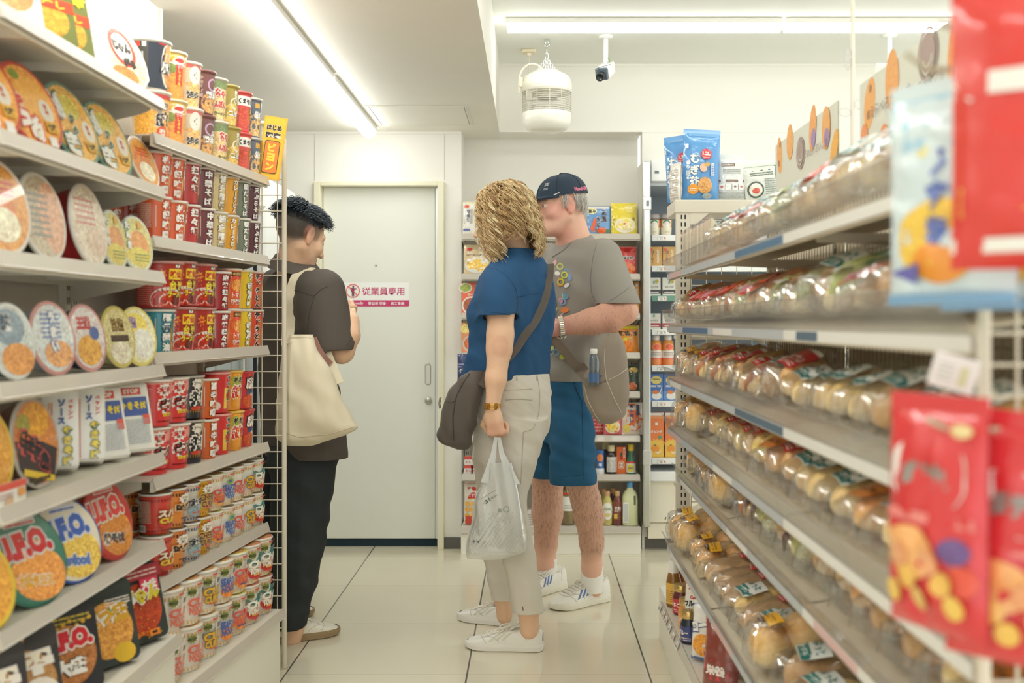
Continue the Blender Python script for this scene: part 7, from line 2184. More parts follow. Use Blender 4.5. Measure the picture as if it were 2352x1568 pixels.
A = Art().ell(0,0.066,0.024,0.030,'efeadf',n=20).ring(0,0.062,0.015,0.022,'3f8a68',a0=R(20),a1=R(160)).poly([(-0.026,0.05),(-0.01,0.062),(0,0.056),(0.012,0.066),(0.026,0.048)],'f4f0ea').rect(-0.05,0.0,0.05,0.045,'efe6cc',n=12).lines(-0.012,0.018,0.012,0.028,2,'b9b09a',seed=2)
cc = cup_proto(0.032,0.026,0.092,A,'e6a45c',lid='7a6f6a',rim='7a6f6a',name='coffee_cup')
cc.cat = 'coffee'
cc.part('dome',MB().lathe([(0.035,0.092),(0.034,0.104),(0.029,0.116),(0.0,0.117)],28,hx('a59c98')),PRINT)
in_cooler(cc,1502,0,'chilled coffee cup with dark dome lid on the top cooler shelf beside its post',yaw=-90)
in_cooler(cc,1530,0,'chilled coffee cup with dark dome lid on the top cooler shelf, second from its post',yaw=-90)
A = Art().rect(0,0,0.072,0.105,'d9a860',n=2).rect(0.036,0.01,0.062,0.098,'e3b05a',n=1).vtxt('コーヒー',0.022,0.085,0.016,'8a5a34',bold=0.05).txt('MOUNT',0.05,0.055,w=0.07,h=0.012,col='f4ead6',bold=0.06,rot=R(90)).ell(0.012,0.09,0.009,0.009,'e8603c')
bx1 = slab_pack('coffee_carton','carton',0.072,0.108,0.06,'d0a264',A)
in_cooler(bx1,1505,1,'tan coffee carton on the second cooler shelf beside its post')
in_cooler(bx1,1538,1,'tan coffee carton on the second cooler shelf, second from its post')
for lev,top,bot,tx in ((2,'ece9dd','3a3a3a','カフェラテ'),(3,'ece6da','b8474a','ヨーグルト')):
 A = Art().rect(0,0,0.07,0.085 if lev == 3 else 0.098,top,n=2).rect(0,0.012,0.07,0.034,bot,n=2).txt(tx,0.035,0.048,w=0.045,h=0.010,col='5a5a54',bold=0.04).lines(0.01,0.017,0.06,0.03,1,'e9e0d8',seed=4).rect(0.03,0.066,0.04,0.08,'6fae9a',n=1)
 if lev == 2:
  A.ell(0.05,0.078,0.010,0.010,'c9b23c')
 tb = slab_pack('drink_tub','carton',0.07,0.085 if lev == 3 else 0.098,0.06,top,A)
 w_ = ('with dark band','with red band')[lev - 2]
 in_cooler(tb,1502,lev,f'white drink carton {w_} on the {ORD[lev]} cooler shelf beside its post')
 in_cooler(tb,1537,lev,f'white drink carton {w_} on the {ORD[lev]} cooler shelf, second from its post')
p = Proto('juice_bottle','bottle')
p.part('body',MB().lathe([(0.028,0),(0.032,0.005),(0.032,0.045),(0.030,0.05),(0.032,0.056),(0.032,0.11),(0.026,0.128),(0.018,0.136)],28,hx('ee9a44')),mat('juice_orange','ef9a44',0.2,coat=0.5))
A = Art().rect(-0.05,0.004,0.05,0.038,'e88a4a',n=14).rect(-0.05,0.036,0.05,0.080,'f0e4d8',n=14).rect(-0.05,0.034,0.05,0.042,'e8706a',n=14).ell(0.004,0.098,0.026,0.018,'f0663f',n=20).ring(0.004,0.098,0.020,0.024,'f6c79a',sq=0.75).lines(-0.026,0.05,0.026,0.074,3,'9a8a80',seed=2)
lb = MB()
A.onto(lb,lambda u,v,k: ((0.0326 + 0.0003*k)*math.cos(u/0.032),(0.0326 + 0.0003*k)*math.sin(u/0.032),v))
p.part('label',lb,PRINT)
p.part('cap',MB().lathe([(0.0195,0.134),(0.0205,0.138),(0.0205,0.156),(0.018,0.158)],20,hx('f2f0ec')),PRINT)
in_cooler(p,1506,4,'grapefruit juice bottle with white cap on the fifth cooler shelf beside its post',yaw=-90)
in_cooler(p,1534,4,'grapefruit juice bottle with white cap on the fifth cooler shelf, second from its post',yaw=-90)
A = Art().rect(0,0,0.075,0.14,'4a78c0',n=2,m=3).rect(0,0.0,0.075,0.05,'6a97d4',n=2).ell(0.038,0.108,0.028,0.022,'ecd67a',n=20).txt('Lipton',0.038,0.112,w=0.036,h=0.010,col='5a6a3c',bold=0.05).txt('MILK TEA',0.038,0.076,w=0.056,h=0.010,col='eef2f4',bold=0.05).ell(0.04,0.024,0.026,0.020,'f2eee4',n=20).ell(0.034,0.044,0.018,0.010,'e9883c').poly([(0.05,0.03),(0.066,0.066),(0.069,0.064),(0.054,0.028)],'f4f4f2')
mt = slab_pack('tea_carton','carton',0.075,0.14,0.07,'4a78c0',A)
in_cooler(mt,1507,5,'blue milk tea carton on the sixth cooler shelf beside its post')
in_cooler(mt,1541,5,'blue milk tea carton on the sixth cooler shelf, second from its post')
A = Art().rect(0,0,0.075,0.205,'ee8038',n=2,m=3).rect(0,0,0.075,0.07,'efc24c',n=2).star(0.037,0.075,0.05,0.03,13,'efc24c',sq=0.5).ell(0.03,0.046,0.022,0.020,'ef9a2c',n=20).ell(0.03,0.064,0.005,0.004,'4a7a3c').ring(0.045,0.036,0.010,0.016,'f4ead2',a0=R(200),a1=R(360)).rect(0.030,0.17,0.044,0.184,'f4f4ee',n=1).txt('オレンジ',0.037,0.136,w=0.06,h=0.016,col='f8f0e6',bold=0.07).ell(0.056,0.106,0.010,0.009,'5a9a6a')
A.rect(0,0.205,0.075,0.225,'ef9a5c',n=2).rect(0,0.222,0.075,0.236,'f0ece4',n=2)
oc = slab_pack('juice_carton','carton',0.075,0.236,0.07,'ee8038',A)
in_cooler(oc,1508,6,'tall orange juice carton on the lowest cooler shelf beside its post')
in_cooler(oc,1544,6,'tall orange juice carton on the lowest cooler shelf, second from its post')
# ---------------------------------------------------------------- insect trap, cameras, socket on the high ceiling
tx,ty = P(1256,0,5.22).x,5.22
t = thing('insect_trap','white round electric insect trap hanging on a chain from the high ceiling','insect trap',(tx,ty,0))
WT = mat('trap_white','f1efe4',0.3,coat=0.2)
MB().lathe([(0.118,2.312),(0.122,2.316),(0.122,2.352),(0.112,2.384),(0.085,2.402),(0.066,2.406),(0.064,2.414),(0.0,2.416)],40).build('top_cover',WT,t)
mb = MB().lathe([(0.0,2.121),(0.07,2.122),(0.100,2.135),(0.116,2.162),(0.119,2.205),(0.119,2.210)],40,cap=(False,True))
lb = MB()
Art().lines(0,0.0,0.030,0.014,2,'9a9a90',fill=0.35,seed=3).onto(mb,lambda u,v,k: (0.1195*math.cos(R(-62) + u/0.119),0.1195*math.sin(R(-62) + u/0.119),2.18 + v),mi=0)
mb.build('collecting_tray',[WT],t)
mb = MB()
for k in range(10):
 z = 2.216 + k*0.0105
 mb.tube([(0.119*math.cos(2*math.pi*i/40),0.119*math.sin(2*math.pi*i/40),z) for i in range(40)],0.0013,5,closed=True)
for k in range(12):
 a = 2*math.pi*k/12 + 0.1
 mb.tube([(0.117*math.cos(a),0.117*math.sin(a),2.209),(0.117*math.cos(a),0.117*math.sin(a),2.315)],0.0018,5)
mb.build('cage',mat('trap_wire','ded9cc',0.4),t)
MB().tube([(-0.07,-0.02,2.258),(0.08,-0.02,2.258)],0.0125,12).build('lamp_tube',mat('lamp_glass','e9e9e2',0.2),t)
MB().box(-0.10,-0.07,2.262,-0.07,-0.03,2.312,bev=0.003).lathe([(0.05,2.285),(0.05,2.30),(0.06,2.312)],20).lathe([(0.045,2.212),(0.05,2.225),(0.02,2.232)],20).build('socket_block',mat('trap_inner','d9d6ca',0.4),t)
mb = MB()
z = 2.56
for k in range(5):
 rr = 0.012
 ax = k % 2
 pts = []
 hh = 0.018 if k else 0.013
 for i in range(16):
  a = 2*math.pi*i/16
  pts.append((rr*0.6*math.cos(a)*(1 - ax),rr*0.6*math.cos(a)*ax,z - hh + hh*math.sin(a)))
 mb.tube(pts,0.0022,6,closed=True)
 z -= 2*hh - 0.005
for s in (-1,1):
 zz = 2.46
 for k in range(3):
  pts = [(s*(0.010 + 0.012*k) + 0.006*math.cos(2*math.pi*i/12),0,zz + 0.012*math.sin(2*math.pi*i/12)) for i in range(12)]
  mb.tube(pts,0.0018,5,closed=True)
  zz -= 0.017
mb.tube([(0.012*math.cos(2*math.pi*i/16),0,2.548 + 0.012*math.sin(2*math.pi*i/16)) for i in range(16)],0.003,6,closed=True)
mb.lathe([(0.012,2.556),(0.012,2.569)],14)
mb.build('chain',CHROME,t)
mb = MB()
pts = []
for k in range(15):
 a = math.pi*k/14
 pts.append((-0.05 - 0.065*math.cos(a) - 0.02,-0.03,2.36 + 0.085*math.sin(a) - (0.06 if k == 0 else 0)))
mb.tube(pts,0.0045,8)
mb.build('power_cord',mat('ivory_cord','efe6d2',0.4),t)
MB().box(-0.138,-0.04,2.33,-0.115,-0.01,2.38,bev=0.006).build('cord_grip',MATS['ivory_cord'],t)
q = P(1215,115,5.42)
t = thing('ceiling_socket','cream power socket on the high ceiling behind the insect trap','socket',(q.x,5.42,ZH))
MB().box(-0.036,-0.03,-0.018,0.036,0.03,-0.0005,bev=0.004).build('plate',mat('socket_cream','eadfc2',0.4),t)
MB().box(-0.012,-0.02,-0.034,0.012,0.012,-0.018,bev=0.004).tube([(0,-0.005,-0.03),(0.002,-0.005,-0.10),(0.004,-0.02,-0.20)],0.003,6).build('plug',MATS['ivory_cord'],t)
def cctv(xpx,Y,label,yaw,pitch,x_off=0.0):
 x = (xpx - VX)*Y/F
 t = thing('security_camera',label,'security camera',(x,Y,ZH))
 MB().lathe([(0.020,-0.012),(0.036,-0.006),(0.036,-0.0005)],28).build('mount_plate',WHITE_P,t)
 MB().lathe([(0.0125,-0.085),(0.0125,-0.008)],16).lathe([(0.0115,-0.125),(0.0115,-0.084)],16).lathe([(0.0135,-0.083),(0.0135,-0.079)],16).lathe([(0.008,-0.15),(0.008,-0.12)],12).build('pole',mat('camera_pole','dfe3e0',0.35),t)
 M = Matrix.Translation((0,0,-0.165)) @ Matrix.Rotation(R(yaw),4,'Z') @ Matrix.Rotation(R(pitch),4,'X')
 b = MB()
 b.xf = M
 b.box(-0.03,-0.075,-0.028,0.03,0.075,0.028,bev=0.005)
 b.build('body',WHITE_P,t)
 b = MB()
 b.xf = M
 b.box(-0.031,-0.085,-0.029,0.031,-0.070,0.029,bev=0.006)
 b.build('front_bezel',mat('bezel_grey','59646c',0.4),t)
 b = MB()
 b.xf = M @ Matrix.Translation((0,-0.085,-0.006)) @ Matrix.Rotation(R(90),4,'X')
 b.lathe([(0.021,0),(0.021,0.012),(0.018,0.014),(0.018,0.026),(0.020,0.028),(0.020,0.040),(0.014,0.041),(0.012,0.034),(0.0,0.033)],28)
 b.build('lens',mat('lens_black','20282c',0.2),t)
 MB().tube([(0.014,0.01,-0.10),(0.022,0.03,-0.11),(0.026,0.045,-0.13),(0.024,0.05,-0.15)],0.003,6).tube([(-0.030,-0.08,-0.185),(-0.045,-0.11,-0.178),(-0.01,-0.115,-0.17),(0.02,-0.06,-0.15)],0.0016,6,mi=1).build('cable',[mat('green_cable','8fae7a',0.5),MATS['bezel_grey']],t)
cctv(1391,5.16,'white security camera on a ceiling pole beside the insect trap',-18,24)
cctv(2043,5.14,'white security camera on a ceiling pole above the near bread poster',20,14)
# ---------------------------------------------------------------- glass-doored freezer in the alcove behind the wire screen
t = thing('glass_freezer','tall white freezer with glass door standing behind the wire screen','freezer',(-1.80,4.85,0))
MB().box(0,0,0,0.60,0.62,1.86,bev=0.01).build('cabinet',COOLW,t)
MB().box(0.02,-0.05,1.70,0.61,0.0,1.90,bev=0.02).build('header',WHITE_P,t)
MB().box(0.03,-0.012,0.25,0.565,-0.001,1.66).box(0.045,-0.014,0.27,0.55,-0.012,1.64,mi=1).build('door',[BLACK_P,mat('cold_glass','d9e6ea',0.08)],t)
MB().box(0.5,-0.045,0.8,0.52,-0.014,1.2,bev=0.006).build('handle',STEEL,t)
# ---------------------------------------------------------------- people: implicit bodies, meshed once
import openvdb as vdb
from mathutils.bvhtree import BVHTree
class Field:
 def __init__(self,lo,hi,h):
  self.lo,self.h = np.array(lo,float),h
  n = np.ceil((np.array(hi,float) - self.lo)/h).astype(int) + 1
  self.n = n
  self.A = np.full(n,0.05,np.float32)
  self.ax = [self.lo[i] + h*np.arange(n[i]) for i in range(3)]
 def block(self,lo,hi,m):
  a = np.clip(np.floor((np.array(lo) - m - self.lo)/self.h).astype(int),0,self.n)
  b = np.clip(np.ceil((np.array(hi) + m - self.lo)/self.h).astype(int) + 1,0,self.n)
  sl = tuple(slice(a[i],b[i]) for i in range(3))
  g = np.meshgrid(*[self.ax[i][sl[i]] for i in range(3)],indexing='ij',sparse=True)
  return sl,g
 def put(self,sl,d,k,op='add'):
  a = self.A[sl]
  d = np.minimum(d,0.05) if op == 'add' else d
  if op == 'add':
   if k <= 0:
    self.A[sl] = np.minimum(a,d)
   else:
    h = np.clip(0.5 + 0.5*(a - d)/k,0,1)
    self.A[sl] = a*(1 - h) + d*h - k*h*(1 - h)
  else:
   h = np.clip(0.5 - 0.5*(a + d)/max(k,1e-5),0,1)
   self.A[sl] = a*(1 - h) - d*h + k*h*(1 - h)
  return self
 def cone(self,p,q,r0,r1,k=0.012,op='add',flat=None,fs=1.0):
  p,q = np.array(p,float),np.array(q,float)
  r = max(r0,r1)*max(1.0,fs)
  sl,(X,Y,Z) = self.block(np.minimum(p,q) - r,np.maximum(p,q) + r,k + 0.012)
  v = q - p
  L2 = max(float(v @ v),1e-12)
  t = np.clip(((X - p[0])*v[0] + (Y - p[1])*v[1] + (Z - p[2])*v[2])/L2,0,1)
  dx,dy,dz = X - p[0] - t*v[0],Y - p[1] - t*v[1],Z - p[2] - t*v[2]
  if flat is not None:
   f = np.array(flat,float)
   f = f/np.linalg.norm(f)
   c = dx*f[0] + dy*f[1] + dz*f[2]
   e = c/fs - c
   dx,dy,dz = dx + e*f[0],dy + e*f[1],dz + e*f[2]
  d = np.sqrt(dx*dx + dy*dy + dz*dz) - (r0 + (r1 - r0)*t)
  return self.put(sl,d*(min(1.0,fs)),k,op)
 def chain(self,pts,rs,k=0.012,**kw):
  for i in range(len(pts) - 1):
   self.cone(pts[i],pts[i + 1],rs[i],rs[i + 1],k,**kw)
  return self
 def ell(self,c,r,M=None,k=0.012,op='add'):
  c = np.array(c,float)
  R_ = max(r)
  sl,(X,Y,Z) = self.block(c - R_,c + R_,k + 0.012)
  x,y,z = X - c[0],Y - c[1],Z - c[2]
  if M is not None:
   m = np.array(M)
   x,y,z = m[0,0]*x + m[1,0]*y + m[2,0]*z,m[0,1]*x + m[1,1]*y + m[2,1]*z,m[0,2]*x + m[1,2]*y + m[2,2]*z
  k0 = np.sqrt((x/r[0]) ** 2 + (y/r[1]) ** 2 + (z/r[2]) ** 2)
  k1 = np.sqrt((x/r[0] ** 2) ** 2 + (y/r[1] ** 2) ** 2 + (z/r[2] ** 2) ** 2)
  d = np.where(k1 > 1e-6,k0*(k0 - 1.0)/np.maximum(k1,1e-6),-min(r))
  return self.put(sl,d,k,op)
 def tower(self,rows,ang=0.0,p=2.3,k=0.02,cap=0.01,op='add',wr=None):
  """rows (z, cx, cy, a, b) from the bottom up; ang turns the section"""
  rows = sorted(rows)
  T = np.array(rows,float)
  z0,z1 = T[0,0],T[-1,0]
  m = float(T[:,3:5].max())*1.3
  sl,(X,Y,Z) = self.block((T[:,1].min() - m,T[:,2].min() - m,z0),(T[:,1].max() + m,T[:,2].max() + m,z1),k + 0.012)
  z = np.clip(Z,z0,z1)
  c = [smooth_interp(z,T[:,0],T[:,i]) for i in range(1,5)]
  dx,dy = X - c[0],Y - c[1]
  ca,sa = math.cos(ang),math.sin(ang)
  u,v = dx*ca + dy*sa,-dx*sa + dy*ca
  q = (np.abs(u/c[2]) ** p + np.abs(v/c[3]) ** p) ** (1/p)
  d = (q - 1)*np.minimum(c[2],c[3])
  if wr is not None:
   d = d - wr(X,Y,Z)
  e = np.maximum(z0 - Z,Z - z1)
  d = np.maximum(d,e)
  return self.put(sl,d,k,op)
 def mesh(self,name,mats,colfn,parent=None,smooth=1):
  A = self.A
  g = vdb.FloatGrid()
  g.background = 0.05
  g.copyFromArray(np.ascontiguousarray(np.pad(A,1,constant_values=0.05)))
  pts,tris,quads = g.convertToPolygons(isovalue=0.0,adaptivity=0.0)
  pts = (np.asarray(pts,float) - 1)*self.h + self.lo
  F_ = [tuple(int(i) for i in f) for f in np.asarray(tris)] + [tuple(int(i) for i in f[::-1]) for f in np.asarray(quads)]
  me = bpy.data.meshes.new(name)
  me.from_pydata([tuple(p) for p in pts],[],F_)
  # relax a little to remove the grid's steps
  nv = len(pts)
  ed = np.empty(len(me.edges)*2,np.int32)
  me.edges.foreach_get('vertices',ed)
  ed = ed.reshape(-1,2)
  for _ in range(smooth):
   for w in (0.5,-0.52):
    s = np.zeros((nv,3))
    cn = np.zeros(nv)
    np.add.at(s,ed[:,0],pts[ed[:,1]])
    np.add.at(s,ed[:,1],pts[ed[:,0]])
    np.add.at(cn,ed.ravel(),1)
    pts = pts + w*(s/np.maximum(cn,1)[:,None] - pts)
  me.vertices.foreach_set('co',pts.ravel())
  me.polygons.foreach_set('use_smooth',[True]*len(F_))
  me.materials.append(mats)
  if colfn is not None:
   C = np.asarray(colfn(pts),np.float32)
   if C.ndim == 1:
    C = np.tile(C,(nv,1))
   at = me.color_attributes.new('Col','FLOAT_COLOR','POINT')
   at.data.foreach_set('color',C.ravel())
  me.update()
  return link(name,me,parent)
def smooth_interp(x,xs,ys):
 """monotone-ish cubic through the table"""
 xs,ys = np.asarray(xs,float),np.asarray(ys,float)
 n = len(xs)
 d = np.gradient(ys,xs) if n > 2 else np.full(n,(ys[-1] - ys[0])/(xs[-1] - xs[0]))
 i = np.clip(np.searchsorted(xs,x,side='right') - 1,0,n - 2)
 h = xs[i + 1] - xs[i]
 t = (x - xs[i])/h
 return ys[i]*(1 + 2*t)*(1 - t) ** 2 + d[i]*h*t*(1 - t) ** 2 + ys[i + 1]*t*t*(3 - 2*t) + d[i + 1]*h*t*t*(t - 1)
def folds(amp,fx,fy,fz,ph=0.0,warp=1.6):
 def w(X,Y,Z):
  a = fx*X + fy*Y + fz*Z + ph
  b = np.sin(a + warp*np.sin(0.37*fz*X - 0.43*fx*Z + 9*Y + ph) + 0.8*np.sin(17*Z + 11*X))
  return amp*(b + 0.45*np.sin(1.9*a + 2.1*np.sin(13*Z - 9*X + ph) + 1.3) - 0.25)
 return w
def sumw(*fs):
 return lambda X,Y,Z: sum(f(X,Y,Z) for f in fs)
def px_rows(rows,Y,b,ang=None,ratio=0.68):
 """(y, xl, xr[, Y, b]) photo outline -> tower rows"""
 out = []
 for r in rows:
  y,xl,xr = r[:3]
  YY = r[3] if len(r) > 3 else Y
  c,l,q = P((xl + xr)/2,y,YY),P(xl,y,YY),P(xr,y,YY)
  a = (q.x - l.x)/2
  bb = r[4] if len(r) > 4 else b
  if ang is not None:
   a = a/math.sqrt(math.cos(ang) ** 2 + (ratio*math.sin(ang)) ** 2)
   bb = a*ratio
  out.append((c.z,c.x,YY,a,bb))
 return out
class Skin:
 """ray hits on a built mesh, from the eye point"""
 def __init__(self,*obs):
  V,Fs = [],[]
  for o in obs:
   b = len(V)
   V += [o.matrix_world @ v.co for v in o.data.vertices]
   Fs += [tuple(b + i for i in p.vertices) for p in o.data.polygons]
  self.t = BVHTree.FromPolygons(V,Fs)
 def hit(self,x,y,lift=0.0):
  d = (P(x,y,1.0) - Vector((0,0,H))).normalized()
  loc,n,_,_ = self.t.ray_cast(Vector((0,0,H)),d)
  if loc is None:
   return None,None
  if n.dot(d) > 0:
   n = -n
  return loc + n*lift,n
 def path(self,pts,lift,step=4.0):
  L,N = [],[]
  for (x0,y0),(x1,y1) in zip(pts[:-1],pts[1:]):
   m = max(1,int(math.hypot(x1 - x0,y1 - y0)/step))
   for i in range(m):
    p,n = self.hit(x0 + (x1 - x0)*i/m,y0 + (y1 - y0)*i/m,lift)
    if p is not None:
     L.append(p)
     N.append(n)
  p,n = self.hit(*pts[-1],lift)
  if p is not None:
   L.append(p)
   N.append(n)
  return L,N
 def art(self,mb,art,x0,y0,k,lift=0.0015):
  """artwork in photo pixels, origin x0,y0 (v upwards)"""
  def fn(u,v,lay):
   p,n = self.hit(x0 + u*k,y0 - v*k,lift + 0.0003*lay)
   return p if p is not None else P(x0 + u*k,y0 - v*k,9)
  for v,f,c,lay in art.items:
   pts = []
   ok = True
   for q in v:
    p,n = self.hit(x0 + q[0]*k,y0 - q[1]*k,lift + 0.0003*lay)
    ok &= p is not None
    pts.append(p)
   if ok:
    mb.add(pts,f,c,0,True)
def smooth_path(L,n=3):
 for _ in range(n):
  L = [L[0]] + [(L[i - 1] + L[i]*2 + L[i + 1])/4 for i in range(1,len(L) - 1)] + [L[-1]]
 return L
def seam(sk,pts,name,m,parent,r=0.0012,lift=0.0006):
 L,N = sk.path(pts,lift)
 if len(L) > 1:
  return MB().tube(smooth_path(L),r,5).build(name,m,parent)
def frame(f,pitch=0.0,roll=0.0):
 """head frame: local y looks along f=(x, y)"""
 return Matrix.Rotation(math.atan2(-f[0],f[1]),3,'Z') @ Matrix.Rotation(R(pitch),3,'X') @ Matrix.Rotation(R(roll),3,'Y')
def add_head(S_,c,M,s=1.0,nose=1.0,ears=True):
 W = lambda x,y,z: np.array(Vector(c) + M @ (Vector((x,y,z))*s))
 e = lambda p,r,k=0.014,op='add': S_.ell(W(*p),[q*s for q in r],M,k*s,op)
 e((0,-0.014,0.034),(0.077,0.098,0.088))
 e((0,0.030,-0.030),(0.061,0.062,0.082),0.02)
 for q in (-1,1):
  S_.cone(W(q*0.050,-0.005,-0.052),W(q*0.016,0.072,-0.098),0.022*s,0.017*s,0.024*s)
  e((q*0.040,0.056,-0.032),(0.026,0.028,0.026),0.016)
  S_.cone(W(q*0.044,0.070,0.018),W(q*0.008,0.086,0.015),0.011*s,0.011*s,0.014*s)
 e((0,0.074,-0.098),(0.020,0.018,0.016),0.014)
 for q in (-1,1):
  e((q*0.032,0.098,-0.003),(0.016,0.013,0.011),0.012,'sub')
  e((q*0.032,0.078,-0.003),(0.013,0.013,0.012),0.003)
 S_.chain([W(0,0.086,0.008),W(0,0.102 + 0.003*nose,-0.018),W(0,0.108 + 0.008*nose,-0.036)],[0.008*s,0.009*s,0.0115*s],0.010*s)
 for q in (-1,1):
  e((q*0.011,0.102,-0.040),(0.009,0.010,0.008),0.006)
 S_.chain([W(-0.022,0.083,-0.066),W(0,0.096,-0.063),W(0.022,0.083,-0.066)],[0.004*s,0.0075*s,0.004*s],0.006*s)
 S_.chain([W(-0.020,0.082,-0.074),W(0,0.093,-0.076),W(0.020,0.082,-0.074)],[0.004*s,0.0078*s,0.004*s],0.005*s)
 if ears:
  for q in (-1,1):
   Me = M @ Matrix.Rotation(R(q*18),3,'Z') @ Matrix.Rotation(R(-8),3,'X')
   S_.ell(W(q*0.079,-0.010,-0.006),[0.009*s,0.021*s,0.033*s],Me,0.006*s)
   S_.ell(W(q*0.079,-0.010,-0.034),[0.007*s,0.011*s,0.013*s],Me,0.006*s)
   S_.ell(W(q*0.092,-0.004,-0.004),[0.008*s,0.011*s,0.019*s],Me,0.005*s,'sub')
 return W
def add_hand(S_,wrist,d,nrm,side,curl,s=1.0,spread=1.0,thumb=(0.5,0.4)):
 """d: wrist to knuckles, nrm: out of the back of the hand, side=+1 puts the thumb along d x nrm; curl per finger in degrees per joint"""
 d,nrm = Vector(d).normalized(),Vector(nrm)
 nrm = (nrm - d*nrm.dot(d)).normalized()
 lat = d.cross(nrm)*side
 w = Vector(wrist)
 A = np.array
 S_.cone(A(w),A(w + d*0.03*s),0.026*s,0.032*s,0.015,flat=A(nrm),fs=0.62)
 for o in (-0.026,-0.009,0.009,0.026):
  S_.cone(A(w + d*0.02*s + lat*o*0.6*s),A(w + d*0.082*s + lat*o*s),0.015*s,0.0115*s,0.012)
 ln = ((0.040,0.026,0.021),(0.045,0.029,0.022),(0.041,0.027,0.021),(0.032,0.020,0.018))
 for i,o in enumerate((0.027,0.0095,-0.0095,-0.027)):
  p = w + d*(0.086 - (0.004 if i in (0,2) else 0.010 if i == 3 else 0))*s + lat*o*s
  dr = (d + lat*(0.10*(1.5 - i)*spread*0.5)).normalized()
  c = curl[i] if isinstance(curl,(list,tuple)) else curl
  a = 0.0
  r0 = (0.0098 if i < 3 else 0.0085)*s
  for j,l in enumerate(ln[i]):
   a += R(c*(1.0,1.1,0.7)[j])
   q = p + (dr*math.cos(a) - nrm*math.sin(a))*l*s
   S_.cone(A(p),A(q),r0,r0*0.93,0.004)
   p,r0 = q,r0*0.93
 p = w + d*0.022*s + lat*0.026*s - nrm*0.006*s
 q = p + (d*0.62 + lat*0.7 - nrm*thumb[0]*0.5).normalized()*0.042*s
 S_.cone(A(p),A(q),0.0155*s,0.0115*s,0.010)
 q2 = q + (d*0.85 + lat*(0.35 - thumb[1]) - nrm*thumb[0]).normalized()*0.030*s
 S_.cone(A(q),A(q2),0.0112*s,0.0100*s,0.004)
 q3 = q2 + (d*0.8 - lat*thumb[1] - nrm*thumb[0]).normalized()*0.024*s
 S_.cone(A(q2),A(q3),0.0098*s,0.0085*s,0.004)
def skin_col(base,spots=()):
 """even skin tone; spots: (centre, radius, colour, strength) natural tints such as lips, brows, cheeks"""
 b = np.array(hx(base,0.93))
 def fn(p):
  C = np.tile(b,(len(p),1))
  for c,r,col,st in spots:
   c = np.array(c)
   q = (p - c)/np.array(r)
   w = np.clip(1.4 - np.sqrt((q*q).sum(1)),0,1)
   w = np.clip(w/0.4,0,1)[:,None]*st
   C[:,:3] = C[:,:3]*(1 - w) + np.array(hx(col)[:3])*w
  return C
 return fn
def face_spots(W,s=1.0,brow='5a4436',lip='c98478',eye='efe9e2',iris='4a3a30',mask=True):
 r = [0.006*s]*3
 out = []
 for q in (-1,1):
  out += [(W(q*0.032,0.090,-0.003),[0.010*s]*3,eye,0.95),(W(q*0.032,0.092,-0.003),[0.0055*s]*3,iris,1.0)]
  for t in (0.0,0.5,1.0):
   out.append((W(q*(0.018 + 0.028*t),0.094 - 0.012*t,0.020 + 0.002*t),r,brow,0.75))
 out.append((W(0,0.096,-0.069),[0.020*s,0.020*s,0.009*s],lip,0.6))
 return out
def strands(items,name,m,parent,sides=4):
 """items: (points, radii, colour)"""
 mb = MB()
 for pts,rs,c in items:
  mb.tube(pts,rs,sides,c)
 return mb.build(name,m,parent)
